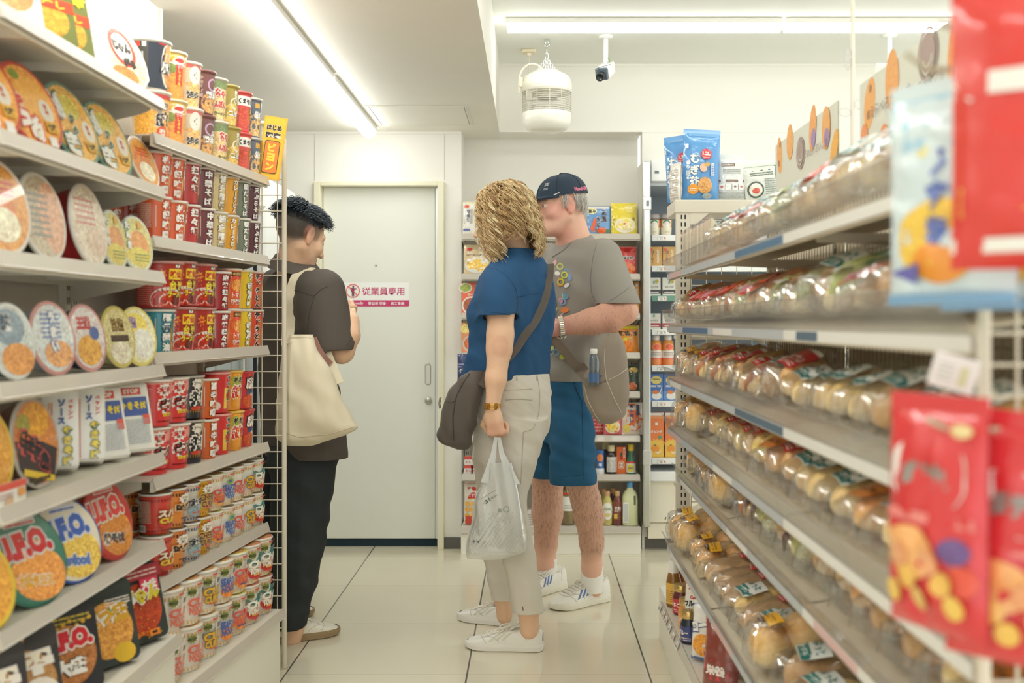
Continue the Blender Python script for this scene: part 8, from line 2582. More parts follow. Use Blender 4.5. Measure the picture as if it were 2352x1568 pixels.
def shoe(parent,heel,toe,width,hgt,z0,upper,sole,lace,stripe=None,stripe_side=-1,gum=None,seed=0,tab=None,open_=0.33):
 """low sneaker from heel to toe (floor points)"""
 a,b = Vector((heel[0],heel[1],z0)),Vector((toe[0],toe[1],z0))
 d = (b - a)
 L = d.length
 d.normalize()
 s = Vector((0,0,1)).cross(d)
 S_ = [0.0,0.02,0.07,0.18,0.32,0.46,0.60,0.74,0.86,0.95,0.985,1.0]
 Wd = [0.30,0.52,0.70,0.78,0.78,0.84,0.95,1.0,0.90,0.62,0.38,0.20]
 Ht = [0.74,0.90,0.98,0.93,0.86,0.84,0.74,0.56,0.44,0.36,0.30,0.26]
 st = 0.026
 def pt(t,u,lay=0.0):
  """t along, u in -1..1 over the top from one side to the other"""
  w = float(smooth_interp(np.array(t),S_,Wd))*width/2
  h = float(smooth_interp(np.array(t),S_,Ht))*hgt
  th = u*math.pi/2
  x = math.copysign(abs(math.sin(th)) ** 0.75,th)*(w + lay)
  z = st + (h - st)*abs(math.cos(th)) ** 0.62 + lay*abs(math.cos(th))
  return a + d*(t*L) + s*x + Vector((0,0,z))
 up = MB().grid([[pt(t,-1 + 2*j/18) for j in range(19)] for t in np.linspace(0,1,34)],hx(upper),smooth=True)
 t = up.build('shoe',PAPER,parent)
 so = MB()
 rows = []
 for zz,g in ((0.0,-0.004),(0.004,0.002),(0.018,0.003),(0.028,0.0015),(0.030,-0.004)):
  ring = []
  for q in (1,-1):
   ts = np.linspace(0,1,30) if q == 1 else np.linspace(1,0,30)
   for tt in ts:
    w = float(smooth_interp(np.array(tt),S_,Wd))*width/2 + g
    ex = (tt - 0.5)*2*g
    ring.append(a + d*(tt*L + ex) + s*(q*w) + Vector((0,0,zz + (0.006*max(0,tt - 0.85)/0.15 if zz < 0.01 else 0))))
  rows.append(ring)
 so.grid(rows,hx(gum or sole),smooth=False,close_v=True)
 so.add(rows[0],[tuple(range(60))[::-1]],hx(gum or sole))
 so.build('sole',PAPER,t)
 la = MB()
 for i in range(6):
  tt = 0.44 + 0.055*i
  la.strap([pt(tt + 0.008*abs(u),u*0.34,0.0025) for u in np.linspace(-1,1,9)],[Vector((0,0,1))]*9,0.007,0.0016,hx(lace))
  la.strap([pt(tt + 0.03*(u*0.5 + 0.5),u*0.33,0.0035) for u in np.linspace(-1,1,9)],[Vector((0,0,1))]*9,0.006,0.0014,hx(lace))
 for sg in (-1,1):
  c = pt(0.42,0,0.008)
  loop = [c + s*(sg*(0.004 + 0.020*math.sin(q))) + d*(0.050*(1 - math.cos(q))/2) + Vector((0,0,0.010*math.sin(q) - 0.018*(1 - math.cos(q))/2)) for q in np.linspace(0,math.pi*1.9,16)]
  la.tube(loop,0.0025,6,hx(lace))
  la.tube([c + s*sg*0.006,c + s*sg*0.026 + d*0.02 + Vector((0,0,-0.004)),c + s*sg*0.036 + d*0.045 + Vector((0,0,-0.024))],0.0022,6,hx(lace))
 la.build('laces',PAPER,t)
 tg = MB().grid([[pt(tt,u*0.30,0.004) + Vector((0,0,0.026*max(0,(0.40 - tt)/0.14))) for u in np.linspace(-1,1,8)] for tt in np.linspace(0.27,0.42,6)],hx(tab or lace),smooth=True)
 tg.build('tongue',PAPER,t)
 col = MB().tube([pt(tt,u,0.001) for tt,u in ((0.30,0.30),(0.22,0.40),(0.12,0.36),(0.04,0.16),(0.03,0),(0.04,-0.16),(0.12,-0.36),(0.22,-0.40),(0.30,-0.30))],0.0045,8,hx(lace))
 col.build('collar',PAPER,t)
 if stripe:
  sb = MB()
  for i in range(3):
   t0 = 0.36 + 0.085*i
   sb.grid([[pt(t0 + 0.11*q + w_,stripe_side*(0.42 + 0.46*q),0.0012) for w_ in (0,0.020,0.042)] for q in np.linspace(0,1,6)],hx(stripe),smooth=True)
  sb.build('stripes',PAPER,t)
 ln = MB()
 for u0,u1,t0,t1 in ((-0.95,0.95,0.80,0.80),):
  ln.tube([pt(t0 - 0.10*abs(u),u,0.0004) for u in np.linspace(u0,u1,15)],0.0011,5,hx('c9c4b4'))
 ln.tube([pt(0.70 - 0.16*q,stripe_side*(0.35 + 0.6*q),0.0004) for q in np.linspace(0,1,8)],0.0011,5,hx('c9c4b4'))
 ln.tube([pt(0.16 + 0.04*q,stripe_side*(0.42 + 0.5*q),0.0004) for q in np.linspace(0,1,8)],0.0011,5,hx('c9c4b4'))
 ln.build('stitching',PAPER,t)
 return t
HAIR_M = attr_mat('hair_strand',0.42,mott=False,spec=0.55)
SEAM_D = {}
def cloth_col(c):
 return lambda p: np.array(hx(c))
def sock(parent,pts,rs,col):
 mb = MB()
 n = 24
 rows = []
 for (p,r) in zip(pts,rs):
  rows.append([(p[0] + r*(1 + 0.03*math.cos(12*2*math.pi*k/n))*math.cos(2*math.pi*k/n),p[1] + r*math.sin(2*math.pi*k/n),p[2]) for k in range(n)])
 mb.grid(rows,hx(col),smooth=True,close_v=True)
 return mb.build('sock',CLOTH,parent)
def loft(rows,n=40,p=2.4,wr=None,col='cccccc',sub=2):
 """rows (y, xl, xr, Y, b) in photo pixels, bag shapes; returns MB"""
 T = []
 for y,xl,xr,Y,b in rows:
  c,l,q = P((xl + xr)/2,y,Y),P(xl,y,Y),P(xr,y,Y)
  T.append((c.z,c.x,Y,(q.x - l.x)/2,b))
 T = np.array(sorted(T))
 zs = np.concatenate([np.linspace(T[i,0],T[i + 1,0],sub,endpoint=False) for i in range(len(T) - 1)] + [[T[-1,0]]])
 C = [smooth_interp(zs,T[:,0],T[:,i]) for i in range(1,5)]
 mb = MB()
 out = []
 for j,z in enumerate(zs):
  ring = []
  for k in range(n):
   t = 2*math.pi*k/n
   x = C[0][j] + C[2][j]*math.copysign(abs(math.cos(t)) ** (2/p),math.cos(t))
   y = C[1][j] + C[3][j]*math.copysign(abs(math.sin(t)) ** (2/p),math.sin(t))
   if wr:
    w = wr(x,y,z)
    x += w*math.cos(t)
    y += w*math.sin(t)
   ring.append((x,y,z))
  out.append(ring)
 mb.grid(out,hx(col),smooth=True,close_v=True,flip=True)
 mb.add(out[0],[tuple(range(n))],hx(col),0,True)
 return mb,out
V3 = lambda x,y,Y: np.array(P(x,y,Y))
def flat_cut(S_,p,axis,r=0.5,k=0.004):
 """plane-like cut beyond p along axis"""
 a = np.array(axis,float)
 a /= np.linalg.norm(a)
 sl,(X,Y,Z) = S_.block(np.array(p) - 0.13,np.array(p) + a*0.2 + 0.13,0.0)
 d = (X - p[0])*a[0] + (Y - p[1])*a[1] + (Z - p[2])*a[2]
 far = np.sqrt((X - p[0]) ** 2 + (Y - p[1]) ** 2 + (Z - p[2]) ** 2) - 0.15
 A = S_.A[sl]
 S_.A[sl] = np.maximum(A,np.minimum(d,-far))
def curls(c,M,s,n,seed,prof,span,amp,pitch,cols,rad,ax=(0,-0.025),pts=22,lock=1):
 """helical locks falling along a bell around the head"""
 rg = random.Random(seed)
 ps = np.linspace(0,1,len(prof))
 pr,pz = [q[0] for q in prof],[q[1] for q in prof]
 out = []
 c = Vector(c)
 while len(out) < n:
  az0 = rg.uniform(-math.pi,math.pi)
  s0,s1 = span(rg,az0)
  if s0 is None:
   continue
  ro0,ph0,am,pt_ = rg.uniform(0.80,1.04),rg.uniform(0,6.28),amp*rg.uniform(0.55,1.3),pitch*rg.uniform(0.75,1.3)
  tone = rg.randrange(len(cols))
  for m in range(lock):
   az,ro,ph = az0 + rg.gauss(0,0.035),ro0 + rg.gauss(0,0.018),ph0 + rg.gauss(0,0.35)
   e1 = s1 + rg.gauss(0,0.03)
   L = []
   zl,run = None,0.0
   dz = rg.uniform(-0.004,0.004)
   for i in range(pts):
    q = s0 + (e1 - s0)*i/(pts - 1)
    r,z = np.interp(q,ps,pr)*ro,np.interp(q,ps,pz) + dz
    a2 = az + 0.10*math.sin(3*q + ph0)
    p = Vector((ax[0] + r*math.sin(a2),ax[1] + r*math.cos(a2),z))
    if zl is not None:
     run += (p - zl).length
    zl = p.copy()
    f = min(1,i/5)
    k = 2*math.pi*run/pt_ + ph
    p += Vector((math.cos(a2),-math.sin(a2),0))*(am*f*math.cos(k)) + Vector((math.sin(a2),math.cos(a2),0))*(am*0.7*f*math.sin(k)) + Vector((0,0,am*0.4*f*math.sin(k + 1)))
    L.append(c + M @ (p*s))
   R0 = rad*rg.uniform(0.6,1.15)
   out.append((L,[R0*(0.7 if i == 0 else 1.0 - 0.6*i/(pts - 1)) for i in range(pts)],hx(cols[(tone + rg.choice((0,0,1))) % len(cols)])))
 return out
# ======================================================================== woman in the navy T-shirt
wt = thing('person','woman with curly blond hair in navy T-shirt and pale trousers holding a white plastic bag','person',(0,0,0))
TA = R(49)
S_ = Field((-0.36,3.72,0.0),(0.14,4.40,1.80),0.004)
fw = (-0.93,0.36)
HC = P(1153,505,4.03)
HM = frame(fw,-10)
trows = px_rows([(868,1080,1246),(800,1086,1252),(750,1088,1258),(700,1094,1262),(650,1118,1254),(615,1146,1244),(598,1162,1236)],4.05,0,TA,0.62)
S_.tower(trows,TA,2.3,0.02)
S_.cone(V3(1190,596,4.07),V3(1176,535,4.05),0.056,0.050,0.03)
W_ = add_head(S_,HC,HM,0.98,ears=True)
S_.chain([V3(1156,650,3.95),V3(1151,700,3.88),V3(1149,770,3.865),V3(1147,800,3.86),V3(1139,870,3.845),V3(1131,935,3.835)],[0.044,0.050,0.046,0.044,0.036,0.0245],0.02)
add_hand(S_,P(1131,942,3.835),(0.16,0.0,-1),(-0.45,-0.9,0),1,[74,72,70,66],0.98,thumb=(0.5,0.5))
S_.tower(px_rows([(858,1102,1246),(940,1100,1254),(1020,1098,1236)],4.05,0,TA,0.7),TA,2.3,0.02)
S_.chain([V3(1175,1000,4.0),V3(1163,1150,3.95),V3(1195,1300,3.92),V3(1214,1400,3.925),V3(1216,1446,3.93)],[0.085,0.055,0.048,0.037,0.034],0.02)
S_.chain([V3(1160,1000,4.12),V3(1142,1150,4.2),V3(1146,1300,4.22),V3(1158,1370,4.24),V3(1160,1412,4.25)],[0.08,0.052,0.046,0.037,0.034],0.02)
spots = [(W_(0,-0.03,0.06),[0.09,0.09,0.085],'a08358',1.0)] + face_spots(W_,0.98,brow='8a6a48')
spots += [(V3(1150,795,3.81),[0.03,0.03,0.03],'d89c86',0.35),(V3(1143,1000,3.82),[0.05,0.05,0.04],'e0a590',0.45)]
wbody = S_.mesh('body',SKIN,skin_col('ecc3a4',spots),wt)
# T-shirt
S_ = Field((-0.36,3.70,0.95),(0.16,4.40,1.52),0.004)
wr = sumw(folds(0.0042,38,24,7,0.4),folds(0.0014,12,8,34,2.0),folds(0.0007,70,60,60,0.7))
S_.tower(px_rows([(870,1068,1257),(845,1070,1259),(800,1075,1265),(750,1078,1271),(700,1083,1275),(655,1098,1273),(620,1118,1266),(596,1142,1252),(574,1160,1238)],4.05,0,TA,0.66),TA,2.3,0.02,wr=wr)
S_.tower(px_rows([(724,1099,1190,3.875,0.078),(690,1102,1187,3.885,0.078),(650,1108,1186,3.91,0.074),(620,1116,1192,3.95,0.068),(598,1132,1200,3.99,0.058),(580,1150,1206,4.02,0.04)],3.9,0.07),0.0,2.1,0.035,wr=folds(0.0022,40,26,24,1.0))
S_.ell(V3(1151,728,3.87),(0.066,0.070,0.02),None,0.004,'sub')
S_.ell(V3(1192,558,4.06),(0.066,0.070,0.035),None,0.01,'sub')
shirt = S_.mesh('shirt',CLOTH,cloth_col('2f567e'),wt)
sk = Skin(shirt)
NAVYS = mat('navy_seam','274a6e',0.9)
seam(sk,[(1183,682),(1205,678),(1240,672)],'seam',NAVYS,shirt)
seam(sk,[(1122,600),(1118,612),(1140,618),(1165,634),(1184,660),(1190,690),(1186,716)],'seam',NAVYS,shirt)
seam(sk,[(1100,712),(1130,717),(1160,719),(1187,718)],'seam',NAVYS,shirt)
# trousers
S_ = Field((-0.34,3.72,0.10),(0.16,4.42,1.10),0.004)
wr = sumw(folds(0.0016,16,12,46,0.3),folds(0.0022,36,14,9,1.0),folds(0.0006,60,40,90,0.2))
S_.tower(px_rows([(858,1094,1258),(880,1093,1262),(910,1092,1266),(945,1091,1266),(985,1090,1257),(1020,1089,1246),(1052,1092,1236)],4.05,0,TA,0.74),TA,2.3,0.02,wr=wr)
S_.tower(px_rows([(960,1112,1256,4.02,.105),(1020,1106,1245,4.0,.10),(1060,1106,1233,3.98,.095),(1100,1109,1222,3.97,.085),(1150,1112,1214,3.95,.075),(1200,1124,1217,3.93,.066),(1250,1142,1225,3.92,.062),(1300,1156,1234,3.915,.060),(1350,1167,1243,3.915,.060),(1403,1174,1252,3.92,.062)],3.95,0.07),0,2.3,0.02,wr=wr)
S_.tower(px_rows([(960,1098,1230,4.12,.09),(1040,1087,1212,4.16,.085),(1100,1092,1198,4.18,.075),(1150,1096,1190,4.2,.068),(1200,1100,1182,4.2,.06),(1250,1104,1180,4.2,.056),(1300,1112,1181,4.21,.054),(1374,1126,1186,4.22,.054)],4.2,0.06),0,2.3,0.02,wr=wr)
trous = S_.mesh('trousers',CLOTH,cloth_col('d9d3c7'),wt)
sk = Skin(trous)
SEAMB = mat('beige_seam','b9b2a4',0.9)
seam(sk,[(1100,893),(1150,896),(1222,893)],'seam',SEAMB,trous)
seam(sk,[(1234,862),(1240,905),(1238,950),(1225,985),(1202,992)],'seam',SEAMB,trous)
seam(sk,[(1202,992),(1200,1040),(1196,1110)],'seam',SEAMB,trous)
seam(sk,[(1200,1392),(1202,1402)],'seam',mat('slit_shade','8f7468',0.9),trous,r=0.002)  # not stitching: dark line painted as the shade inside the hem slit
seam(sk,[(1160,918),(1190,916),(1222,918)],'seam',SEAMB,trous,r=0.0016)
for x in (1186,1232):
 seam(sk,[(x,862),(x + 1,874)],'belt_loop',MATS['beige_seam'],trous,r=0.003)
# hair
def span_w(rg,az):
 fr_ = abs(az)
 if fr_ < 0.50:
  return (rg.uniform(0.02,0.2),rg.uniform(0.34,0.46)) if rg.random() < 0.9 else (None,None)
 if fr_ < 0.95:
  return (rg.uniform(0.02,0.3),rg.uniform(0.55,0.95)) if rg.random() < 0.75 else (None,None)
 cam_side = abs(az - CAMAZ)
 if cam_side < 0.62:
  return rg.uniform(0.0,0.5),rg.uniform(0.62,0.80)
 return rg.uniform(0.0,0.5),rg.uniform(0.82,1.0)
back = (HM.inverted() @ Vector((0.25,-1,0)))
CAMAZ = math.atan2(back.x,back.y)
prof = [(0.0,0.138),(0.055,0.132),(0.088,0.108),(0.104,0.07),(0.112,0.03),(0.117,-0.01),(0.120,-0.05),(0.121,-0.09),(0.116,-0.130),(0.102,-0.168)]
gold = ['9c784e','bd986a','d6b886','e6cfa0','f2e2ba','e0c594','c9a572','a98658']
strands(curls(HC,HM,1.0,1700,5,prof,span_w,0.0115,0.046,gold,0.0017,pts=26,lock=7),'hair',HAIR_M,wt)
# shoes
shoe(wt,(P(1247,0,3.95).x,3.945),(P(1070,0,3.985).x,3.985),0.098,0.088,0.0,'f1efe8','efece6','e9e4d6',stripe='dcd9c8',stripe_side=1,tab='dedacb')
shoe(wt,(P(1200,0,4.25).x,4.25),(P(1054,0,4.37).x,4.37),0.096,0.088,0.0,'f1efe8','efece6','e9e4d6',stripe='dcd9c8',stripe_side=1,tab='b9aca6')
# cuff bracelet and ring
BR = mat('brass_cuff','d0a35c',0.3,metal=1.0)
q0,q1 = Vector(V3(1131.5,925,3.837)),Vector(V3(1130.5,939,3.835))
mb = MB()
n = 28
rows = []
for j,(t,g) in enumerate(((0,0),(0,0.002),(0.5,0.003),(1,0.002),(1,0))):
 c = q0.lerp(q1,t)
 rows.append([c + Vector((math.cos(a)*(0.0265 + g),math.sin(a)*(0.0265 + g),0)) for a in [2*math.pi*k/n for k in range(n)]])
mb.grid(rows,smooth=False,close_v=True)
for k in range(20):
 a = 2*math.pi*k/20
 for sg in (-1,1):
  p = lambda t,aa: q0.lerp(q1,t) + Vector((math.cos(aa)*0.0298,math.sin(aa)*0.0298,0))
  mb.tube([p(0.1,a),p(0.5,a + sg*0.16),p(0.9,a)],0.0009,4)
mb.build('bracelet',BR,wt)
ring = MB()
c = Skin(wbody).hit(1128,1004,-0.008)[0]
ring.tube([c + Vector((0.0115*math.cos(a),0.0115*math.sin(a),0.004*math.cos(a))) for a in [2*math.pi*k/20 for k in range(20)]],0.0026,6,closed=True)
ring.build('ring',mat('pale_gold','e2cf9a',0.25,metal=1.0),wt)
# her shoulder bag
bag = thing('shoulder_bag','dark brown slouchy shoulder bag worn by the woman in the navy T-shirt','bag',(0,0,0))
TAUPE = mat('dark_taupe_nylon','5d554e',0.75,sheen=0.1,bump=0.1,bscale=400)
wr = folds(0.0035,70,20,22,0.7)
mb,_ = loft([(850,1078,1112,3.90,.03),(872,1050,1114,3.90,.045),(900,1030,1110,3.90,.055),(940,1015,1101,3.90,.06),(975,1007,1094,3.90,.06),(1002,1004,1087,3.90,.055),(1020,1020,1082,3.90,.045),(1031,1046,1074,3.90,.02)],wr=wr,sub=5)
bg_o = mb.build('bag_body',TAUPE,bag)
sk = Skin(bg_o)
ZIP = mat('taupe_piping','4a433d',0.8)
seam(sk,[(1078,858),(1060,885),(1046,915),(1040,960),(1042,1010)],'piping',ZIP,bag,r=0.0022)
seam(sk,[(1018,922),(1040,926),(1046,918)],'pocket_edge',ZIP,bag,r=0.0018)
seam(sk,[(1058,868),(1048,876),(1040,884)],'zip',mat('zip_metal','9a958c',0.4,metal=0.6),bag,r=0.002)
MB().tube([P(1012,912,3.885),P(1009,926,3.885),P(1011,938,3.885)],0.004,8).build('zip_pull',MATS['zip_metal'],bag)
skb = Skin(shirt,trous,bg_o)
L,N = skb.path([(1258,600),(1256,640),(1246,690),(1228,730),(1200,770),(1180,800),(1150,835),(1122,862),(1100,885)],0.004)
L = smooth_path(L,8)
MB().strap(L,[Vector((-0.1,-1,0.1))]*len(L),0.042,0.0015).build('strap',TAUPE,bag)
# plastic shopping bag in her hand
pb_ = thing('plastic_bag','white see-through plastic shopping bag hanging from the hand of the woman in navy','bag',(0,0,0))
clear_mat('white_bag_film',tint=(0.95,0.97,0.96),gloss=0.12,rough=0.18,milk=0.62,milkcol=(0.93,0.94,0.92),bump=0.5,bscale=30.0,k=0.4)
BAGF = MATS['white_bag_film']
def wrb(x,y,z):
 t = max(0.0,min(1.0,(z - 0.33)/0.25))
 return 0.004*(0.3 + t)*math.sin(95*x + 30*y + 10*z) + 0.003*math.sin(48*z + 33*x + 20*y)*(1 - t)
mb,_ = loft([(1062,1126,1172,3.83,.018),(1100,1110,1184,3.83,.03),(1140,1095,1196,3.83,.05),(1180,1084,1206,3.83,.065),(1215,1077,1212,3.83,.072),(1245,1073,1211,3.83,.072),(1268,1070,1200,3.83,.062),(1281,1072,1165,3.83,.03)],wr=wrb,sub=6,n=56,p=2.2)
bb = mb.build('bag_body',BAGF,pb_)
mb = MB()
for path,wd in (([(1139,1004),(1134,1040),(1126,1075),(1118,1110)],[0.012,0.018,0.030,0.044]),([(1146,1004),(1152,1040),(1166,1075),(1180,1115)],[0.012,0.018,0.030,0.046])):
 for dy in (-0.022,0.018):
  pts = [P(x,y,3.83 + dy*(i/3)) for i,(x,y) in enumerate(path)]
  mb.strap(pts,Vector((0,-1,0)),wd,0.0006)
mb.build('handle',BAGF,pb_)
sk = Skin(bb)
rg = random.Random(12)
B2 = Art()
v,f = [],[]
for i in range(34):
 x,y = -95 + 6.0*i,rg.uniform(-2,6)
 for j in range(3):
  ln = rg.uniform(14,44)
  dx,dy = 0.56*ln,0.83*ln
  k = len(v)
  v += [(x,y),(x + 1.1,y),(x + dx + 1.1,y + dy),(x + dx,y + dy)]
  f.append((k,k + 1,k + 2,k + 3))
  x,y = x + dx + 3,y + dy + 5
for q in f:
 w = [v[i] for i in q]
 if all(-66 < p[0] < 52 and -4 < p[1] < 104 - abs(p[0])*0.5 for p in w):
  B2.shape(w,[(0,1,2,3)],'a9afa9')
mbp = MB()
sk.art(mbp,B2,1148,1258,1.0,0.0012)
C2 = Art().txt('31',0.012,0.0,w=0.022,h=0.014,col='5f655f',bold=0.03,rot=R(35)).txt('枚入',0.034,0.014,w=0.018,h=0.010,col='6f746f',rot=R(35))
C2.ring(0.078,-0.03,0.009,0.011,'8d948e').rect(0.05,-0.04,0.062,-0.028,'9aa09a',n=1)
C2.poly([(-0.004,-0.012),(0.05,0.022),(0.049,0.0235),(-0.005,-0.0105)],'8d948e').poly([(-0.012,0.004),(0.042,0.038),(0.041,0.0395),(-0.013,0.0055)],'8d948e')
C2.txt('袋',-0.035,-0.145,h=0.010,col='5f655f',bold=0.04).txt('PE',-0.020,-0.147,h=0.008,col='5f655f',bold=0.04)
sk.art(mbp,C2,1112,1150,640,0.0012)
mbp.build('printing',PAPER,bb)
# ======================================================================== man in the grey T-shirt
mt_ = thing('person','man in dark cap, grey T-shirt and teal shorts standing behind the woman','person',(0,0,0))
TB = R(-53)
S_ = Field((-0.14,3.95,0.0),(0.50,5.12,1.86),0.0045)
HC = P(1287,470,4.55)
HM = frame((-0.93,-0.36),-6)
S_.tower(px_rows([(872,1256,1340),(800,1248,1372),(760,1248,1382),(700,1252,1388),(640,1260,1394),(600,1266,1386),(566,1284,1366)],4.6,0,TB,0.74),TB,2.3,0.02)
S_.cone(V3(1322,570,4.6),V3(1305,500,4.58),0.078,0.066,0.03)
W_ = add_head(S_,HC,HM,1.03)
S_.ell(W_(0,0.045,-0.095),(0.04,0.045,0.03),None,0.03)
S_.chain([V3(1395,600,4.48),V3(1420,680,4.40),V3(1433,714,4.36),V3(1400,728,4.35),V3(1360,738,4.335),V3(1296,749,4.32)],[0.066,0.062,0.054,0.060,0.052,0.036],0.02)
add_hand(S_,P(1297,749,4.32),(-1,0.12,-0.2),(-0.1,-0.75,0.65),1,[40,45,48,50],1.08)
S_.chain([V3(1262,610,4.78),V3(1248,725,4.80),V3(1262,755,4.50)],[0.062,0.055,0.04],0.02)
S_.tower(px_rows([(850,1262,1336),(930,1252,1346),(1000,1246,1350)],4.6,0,TB,0.8),TB,2.3,0.02)
S_.chain([V3(1318,990,4.5),V3(1334,1105,4.46),V3(1346,1150,4.48),V3(1353,1185,4.50),V3(1359,1245,4.53),V3(1359,1300,4.57),V3(1362,1352,4.60)],[0.062,0.063,0.060,0.0605,0.049,0.041,0.040],0.02)
S_.chain([V3(1265,990,4.72),V3(1258,1090,4.76),V3(1257,1180,4.79),V3(1254,1250,4.81),V3(1253,1295,4.82),V3(1256,1335,4.83)],[0.065,0.070,0.067,0.049,0.043,0.041],0.02)
spots = face_spots(W_,1.03,brow='b9a89a',lip='cf8a80')
spots += [(W_(-0.079,-0.01,-0.01),[0.02,0.026,0.035],'e08a80',0.45),(W_(-0.05,0.05,-0.03),[0.035]*3,'e29a8e',0.45),(W_(-0.02,0.02,-0.14),[0.05]*3,'e0978a',0.4)]
spots += [(V3(1360,735,4.33),[0.16,0.2,0.07],'d09580',0.55),(V3(1350,1180,4.5),[0.10,0.2,0.16],'c99c86',0.75),(V3(1257,1170,4.79),[0.10,0.2,0.16],'c99c86',0.75),(V3(1270,757,4.3),[0.06]*3,'e0978a',0.5)]
mbody = S_.mesh('body',SKIN,skin_col('e9b9a2',spots),mt_)
# leg and arm hair
rg = random.Random(8)
sk = Skin(mbody)
items = []
while len(items) < 1300:
 z = rg.random()
 if z < 0.50:
  x,y = rg.uniform(1300,1388),rg.uniform(1112,1270)
 elif z < 0.88:
  x,y = rg.uniform(1218,1298),rg.uniform(1098,1255)
 else:
  x,y = rg.uniform(1300,1452),rg.uniform(690,775)
 p,n = sk.hit(x,y,0.0)
 if p is None:
  continue
 dn = (n*0.45 + Vector((rg.uniform(-0.3,0.3),0,-1 if y > 900 else -0.5))).normalized()
 items.append(([p,p + dn*0.006,p + dn*0.012 + Vector((0,0,-0.002))],[0.00035,0.0003,0.00015],hx(rg.choice(('8a6f60','a58d7c','77604f')))))
strands(items,'body_hair',HAIR_M,mt_,3)
# T-shirt
S_ = Field((-0.12,4.10,0.92),(0.50,4.98,1.66),0.004)
wr = sumw(folds(0.0026,34,22,12,0.9),folds(0.0018,18,12,34,0.2))
S_.tower(px_rows([(874,1243,1348),(840,1240,1368),(800,1238,1384),(760,1238,1394),(700,1242,1402),(640,1248,1408),(600,1254,1400),(572,1268,1382),(548,1288,1364),(530,1300,1350)],4.6,0,TB,0.76),TB,2.3,0.02,wr=wr)
ps,pe = V3(1384,592,4.49),V3(1422,705,4.38)
S_.cone(ps,pe,0.082,0.088,0.045)
cutp = V3(1416,684,4.395)
flat_cut(S_,cutp,pe - ps + np.array((0.012,0,0.035)))
S_.cone(V3(1414,676,4.40),V3(1426,720,4.37),0.072,0.080,0.003,'sub')
S_.cone(V3(1262,600,4.74),V3(1250,690,4.80),0.08,0.08,0.045)
S_.ell(V3(1312,528,4.57),(0.088,0.095,0.05),None,0.012,'sub')
tee = S_.mesh('shirt',CLOTH,cloth_col('9c978f'),mt_)
sk = Skin(tee)
GS = mat('grey_seam','807b74',0.9)
seam(sk,[(1375,545),(1362,590),(1356,640),(1360,680),(1378,706)],'seam',GS,tee)
seam(sk,[(1382,698),(1400,692),(1430,672),(1446,660)],'seam',GS,tee)
seam(sk,[(1336,528),(1318,552),(1296,574),(1270,590)],'collar_rib',mat('grey_rib','8b867e',0.9),tee,r=0.0035)
A = Art()
cols = ['e8b9b4','cfcf7a','7aa6bf','e9e6da','c9cf5c','e59aa6','8aa0c9','d9c84a','ef8a4c','e9e9e6']
rg = random.Random(4)
for i,(x,y) in enumerate(((1275,603),(1287,612),(1305,620),(1281,628),(1297,632),(1284,640),(1309,637),(1289,647),(1292,655),(1303,655),(1270,664),(1293,677),(1299,680),(1274,690),(1276,700),(1290,690),(1294,693),(1280,712),(1299,712),(1271,722),(1293,722),(1268,800),(1280,808),(1266,815),(1294,818))):
 u,v = x - 1290,700 - y
 c = cols[i % len(cols)]
 if i in (10,13,14):
  A.txt(('S','E','S')[(10,13,14).index(i)],u - 3,v,h=20,col='ee6f3c',bold=0.1)
 elif i % 3 == 0:
  A.ell(u,v,rg.uniform(6,9.5),rg.uniform(4,6.5),c,n=14,rings=1,rot=rg.uniform(0,3))
 elif i % 3 == 1:
  A.ring(u,v,4.6,8.0,c,n=14)
 else:
  t = rg.uniform(-0.6,1.8)
  a,b = 9*math.cos(t),9*math.sin(t)
  A.poly([(u - a - b/4,v - b + a/4),(u - a + b/4,v - b - a/4),(u + a,v + b)],c)
for nm,lo in (('chest_print',False),('hem_print',True)):
 B2 = Art()
 B2.items = [q for q in A.items if (q[0][0][1] < -60) == lo]
 mb = MB()
 sk.art(mb,B2,1290,700,1.0,0.0012)
 mb.build(nm,CLOTH,tee)
# shorts
S_ = Field((-0.12,4.25,0.42),(0.44,5.05,1.06),0.0045)
wr = sumw(folds(0.003,34,18,24,0.2),folds(0.0024,20,10,60,1.4))
S_.tower(px_rows([(842,1254,1344),(880,1248,1350),(930,1242,1357),(980,1238,1360),(1012,1236,1362)],4.6,0,TB,0.84),TB,2.4,0.02,wr=wr)
S_.tower(px_rows([(905,1276,1350,4.58,.07),(950,1268,1360,4.55,.105),(1020,1261,1367,4.49,.115),(1060,1260,1369,4.47,.11),(1108,1261,1370,4.46,.108)],4.48,0.1),0,2.4,0.02,wr=wr)
S_.tower(px_rows([(905,1240,1320,4.66,.07),(950,1230,1312,4.69,.10),(1040,1222,1302,4.74,.105),(1094,1220,1296,4.76,.10)],4.74,0.1),0,2.4,0.02,wr=wr)
S_.ell(V3(1316,1112,4.46),(0.082,0.09,0.016),None,0.003,'sub')
shorts = S_.mesh('shorts',CLOTH,cloth_col('2c5c7e'),mt_)
sk = Skin(shorts)
TS = mat('teal_seam','234a66',0.9)
seam(sk,[(1313,846),(1318,870),(1324,895),(1336,920)],'pocket_edge',TS,shorts,r=0.0022)
seam(sk,[(1337,922),(1338,980),(1339,1040),(1340,1100)],'seam',TS,shorts)
seam(sk,[(1262,1092),(1300,1094),(1340,1090),(1369,1084)],'seam',TS,shorts)
for (cx_,cy_,YY,r0) in ((1360,1318,4.585,0.047),(1254.5,1300,4.822,0.048)):
 c = V3(cx_,cy_,YY)
 sock(mt_,[(c[0],c[1],c[2] + dz) for dz in (0.036,0.034,0.0,-0.03,-0.075)],[r0 - 0.001,r0,r0 - 0.001,r0 - 0.001,r0 - 0.003],'f2f0ea')
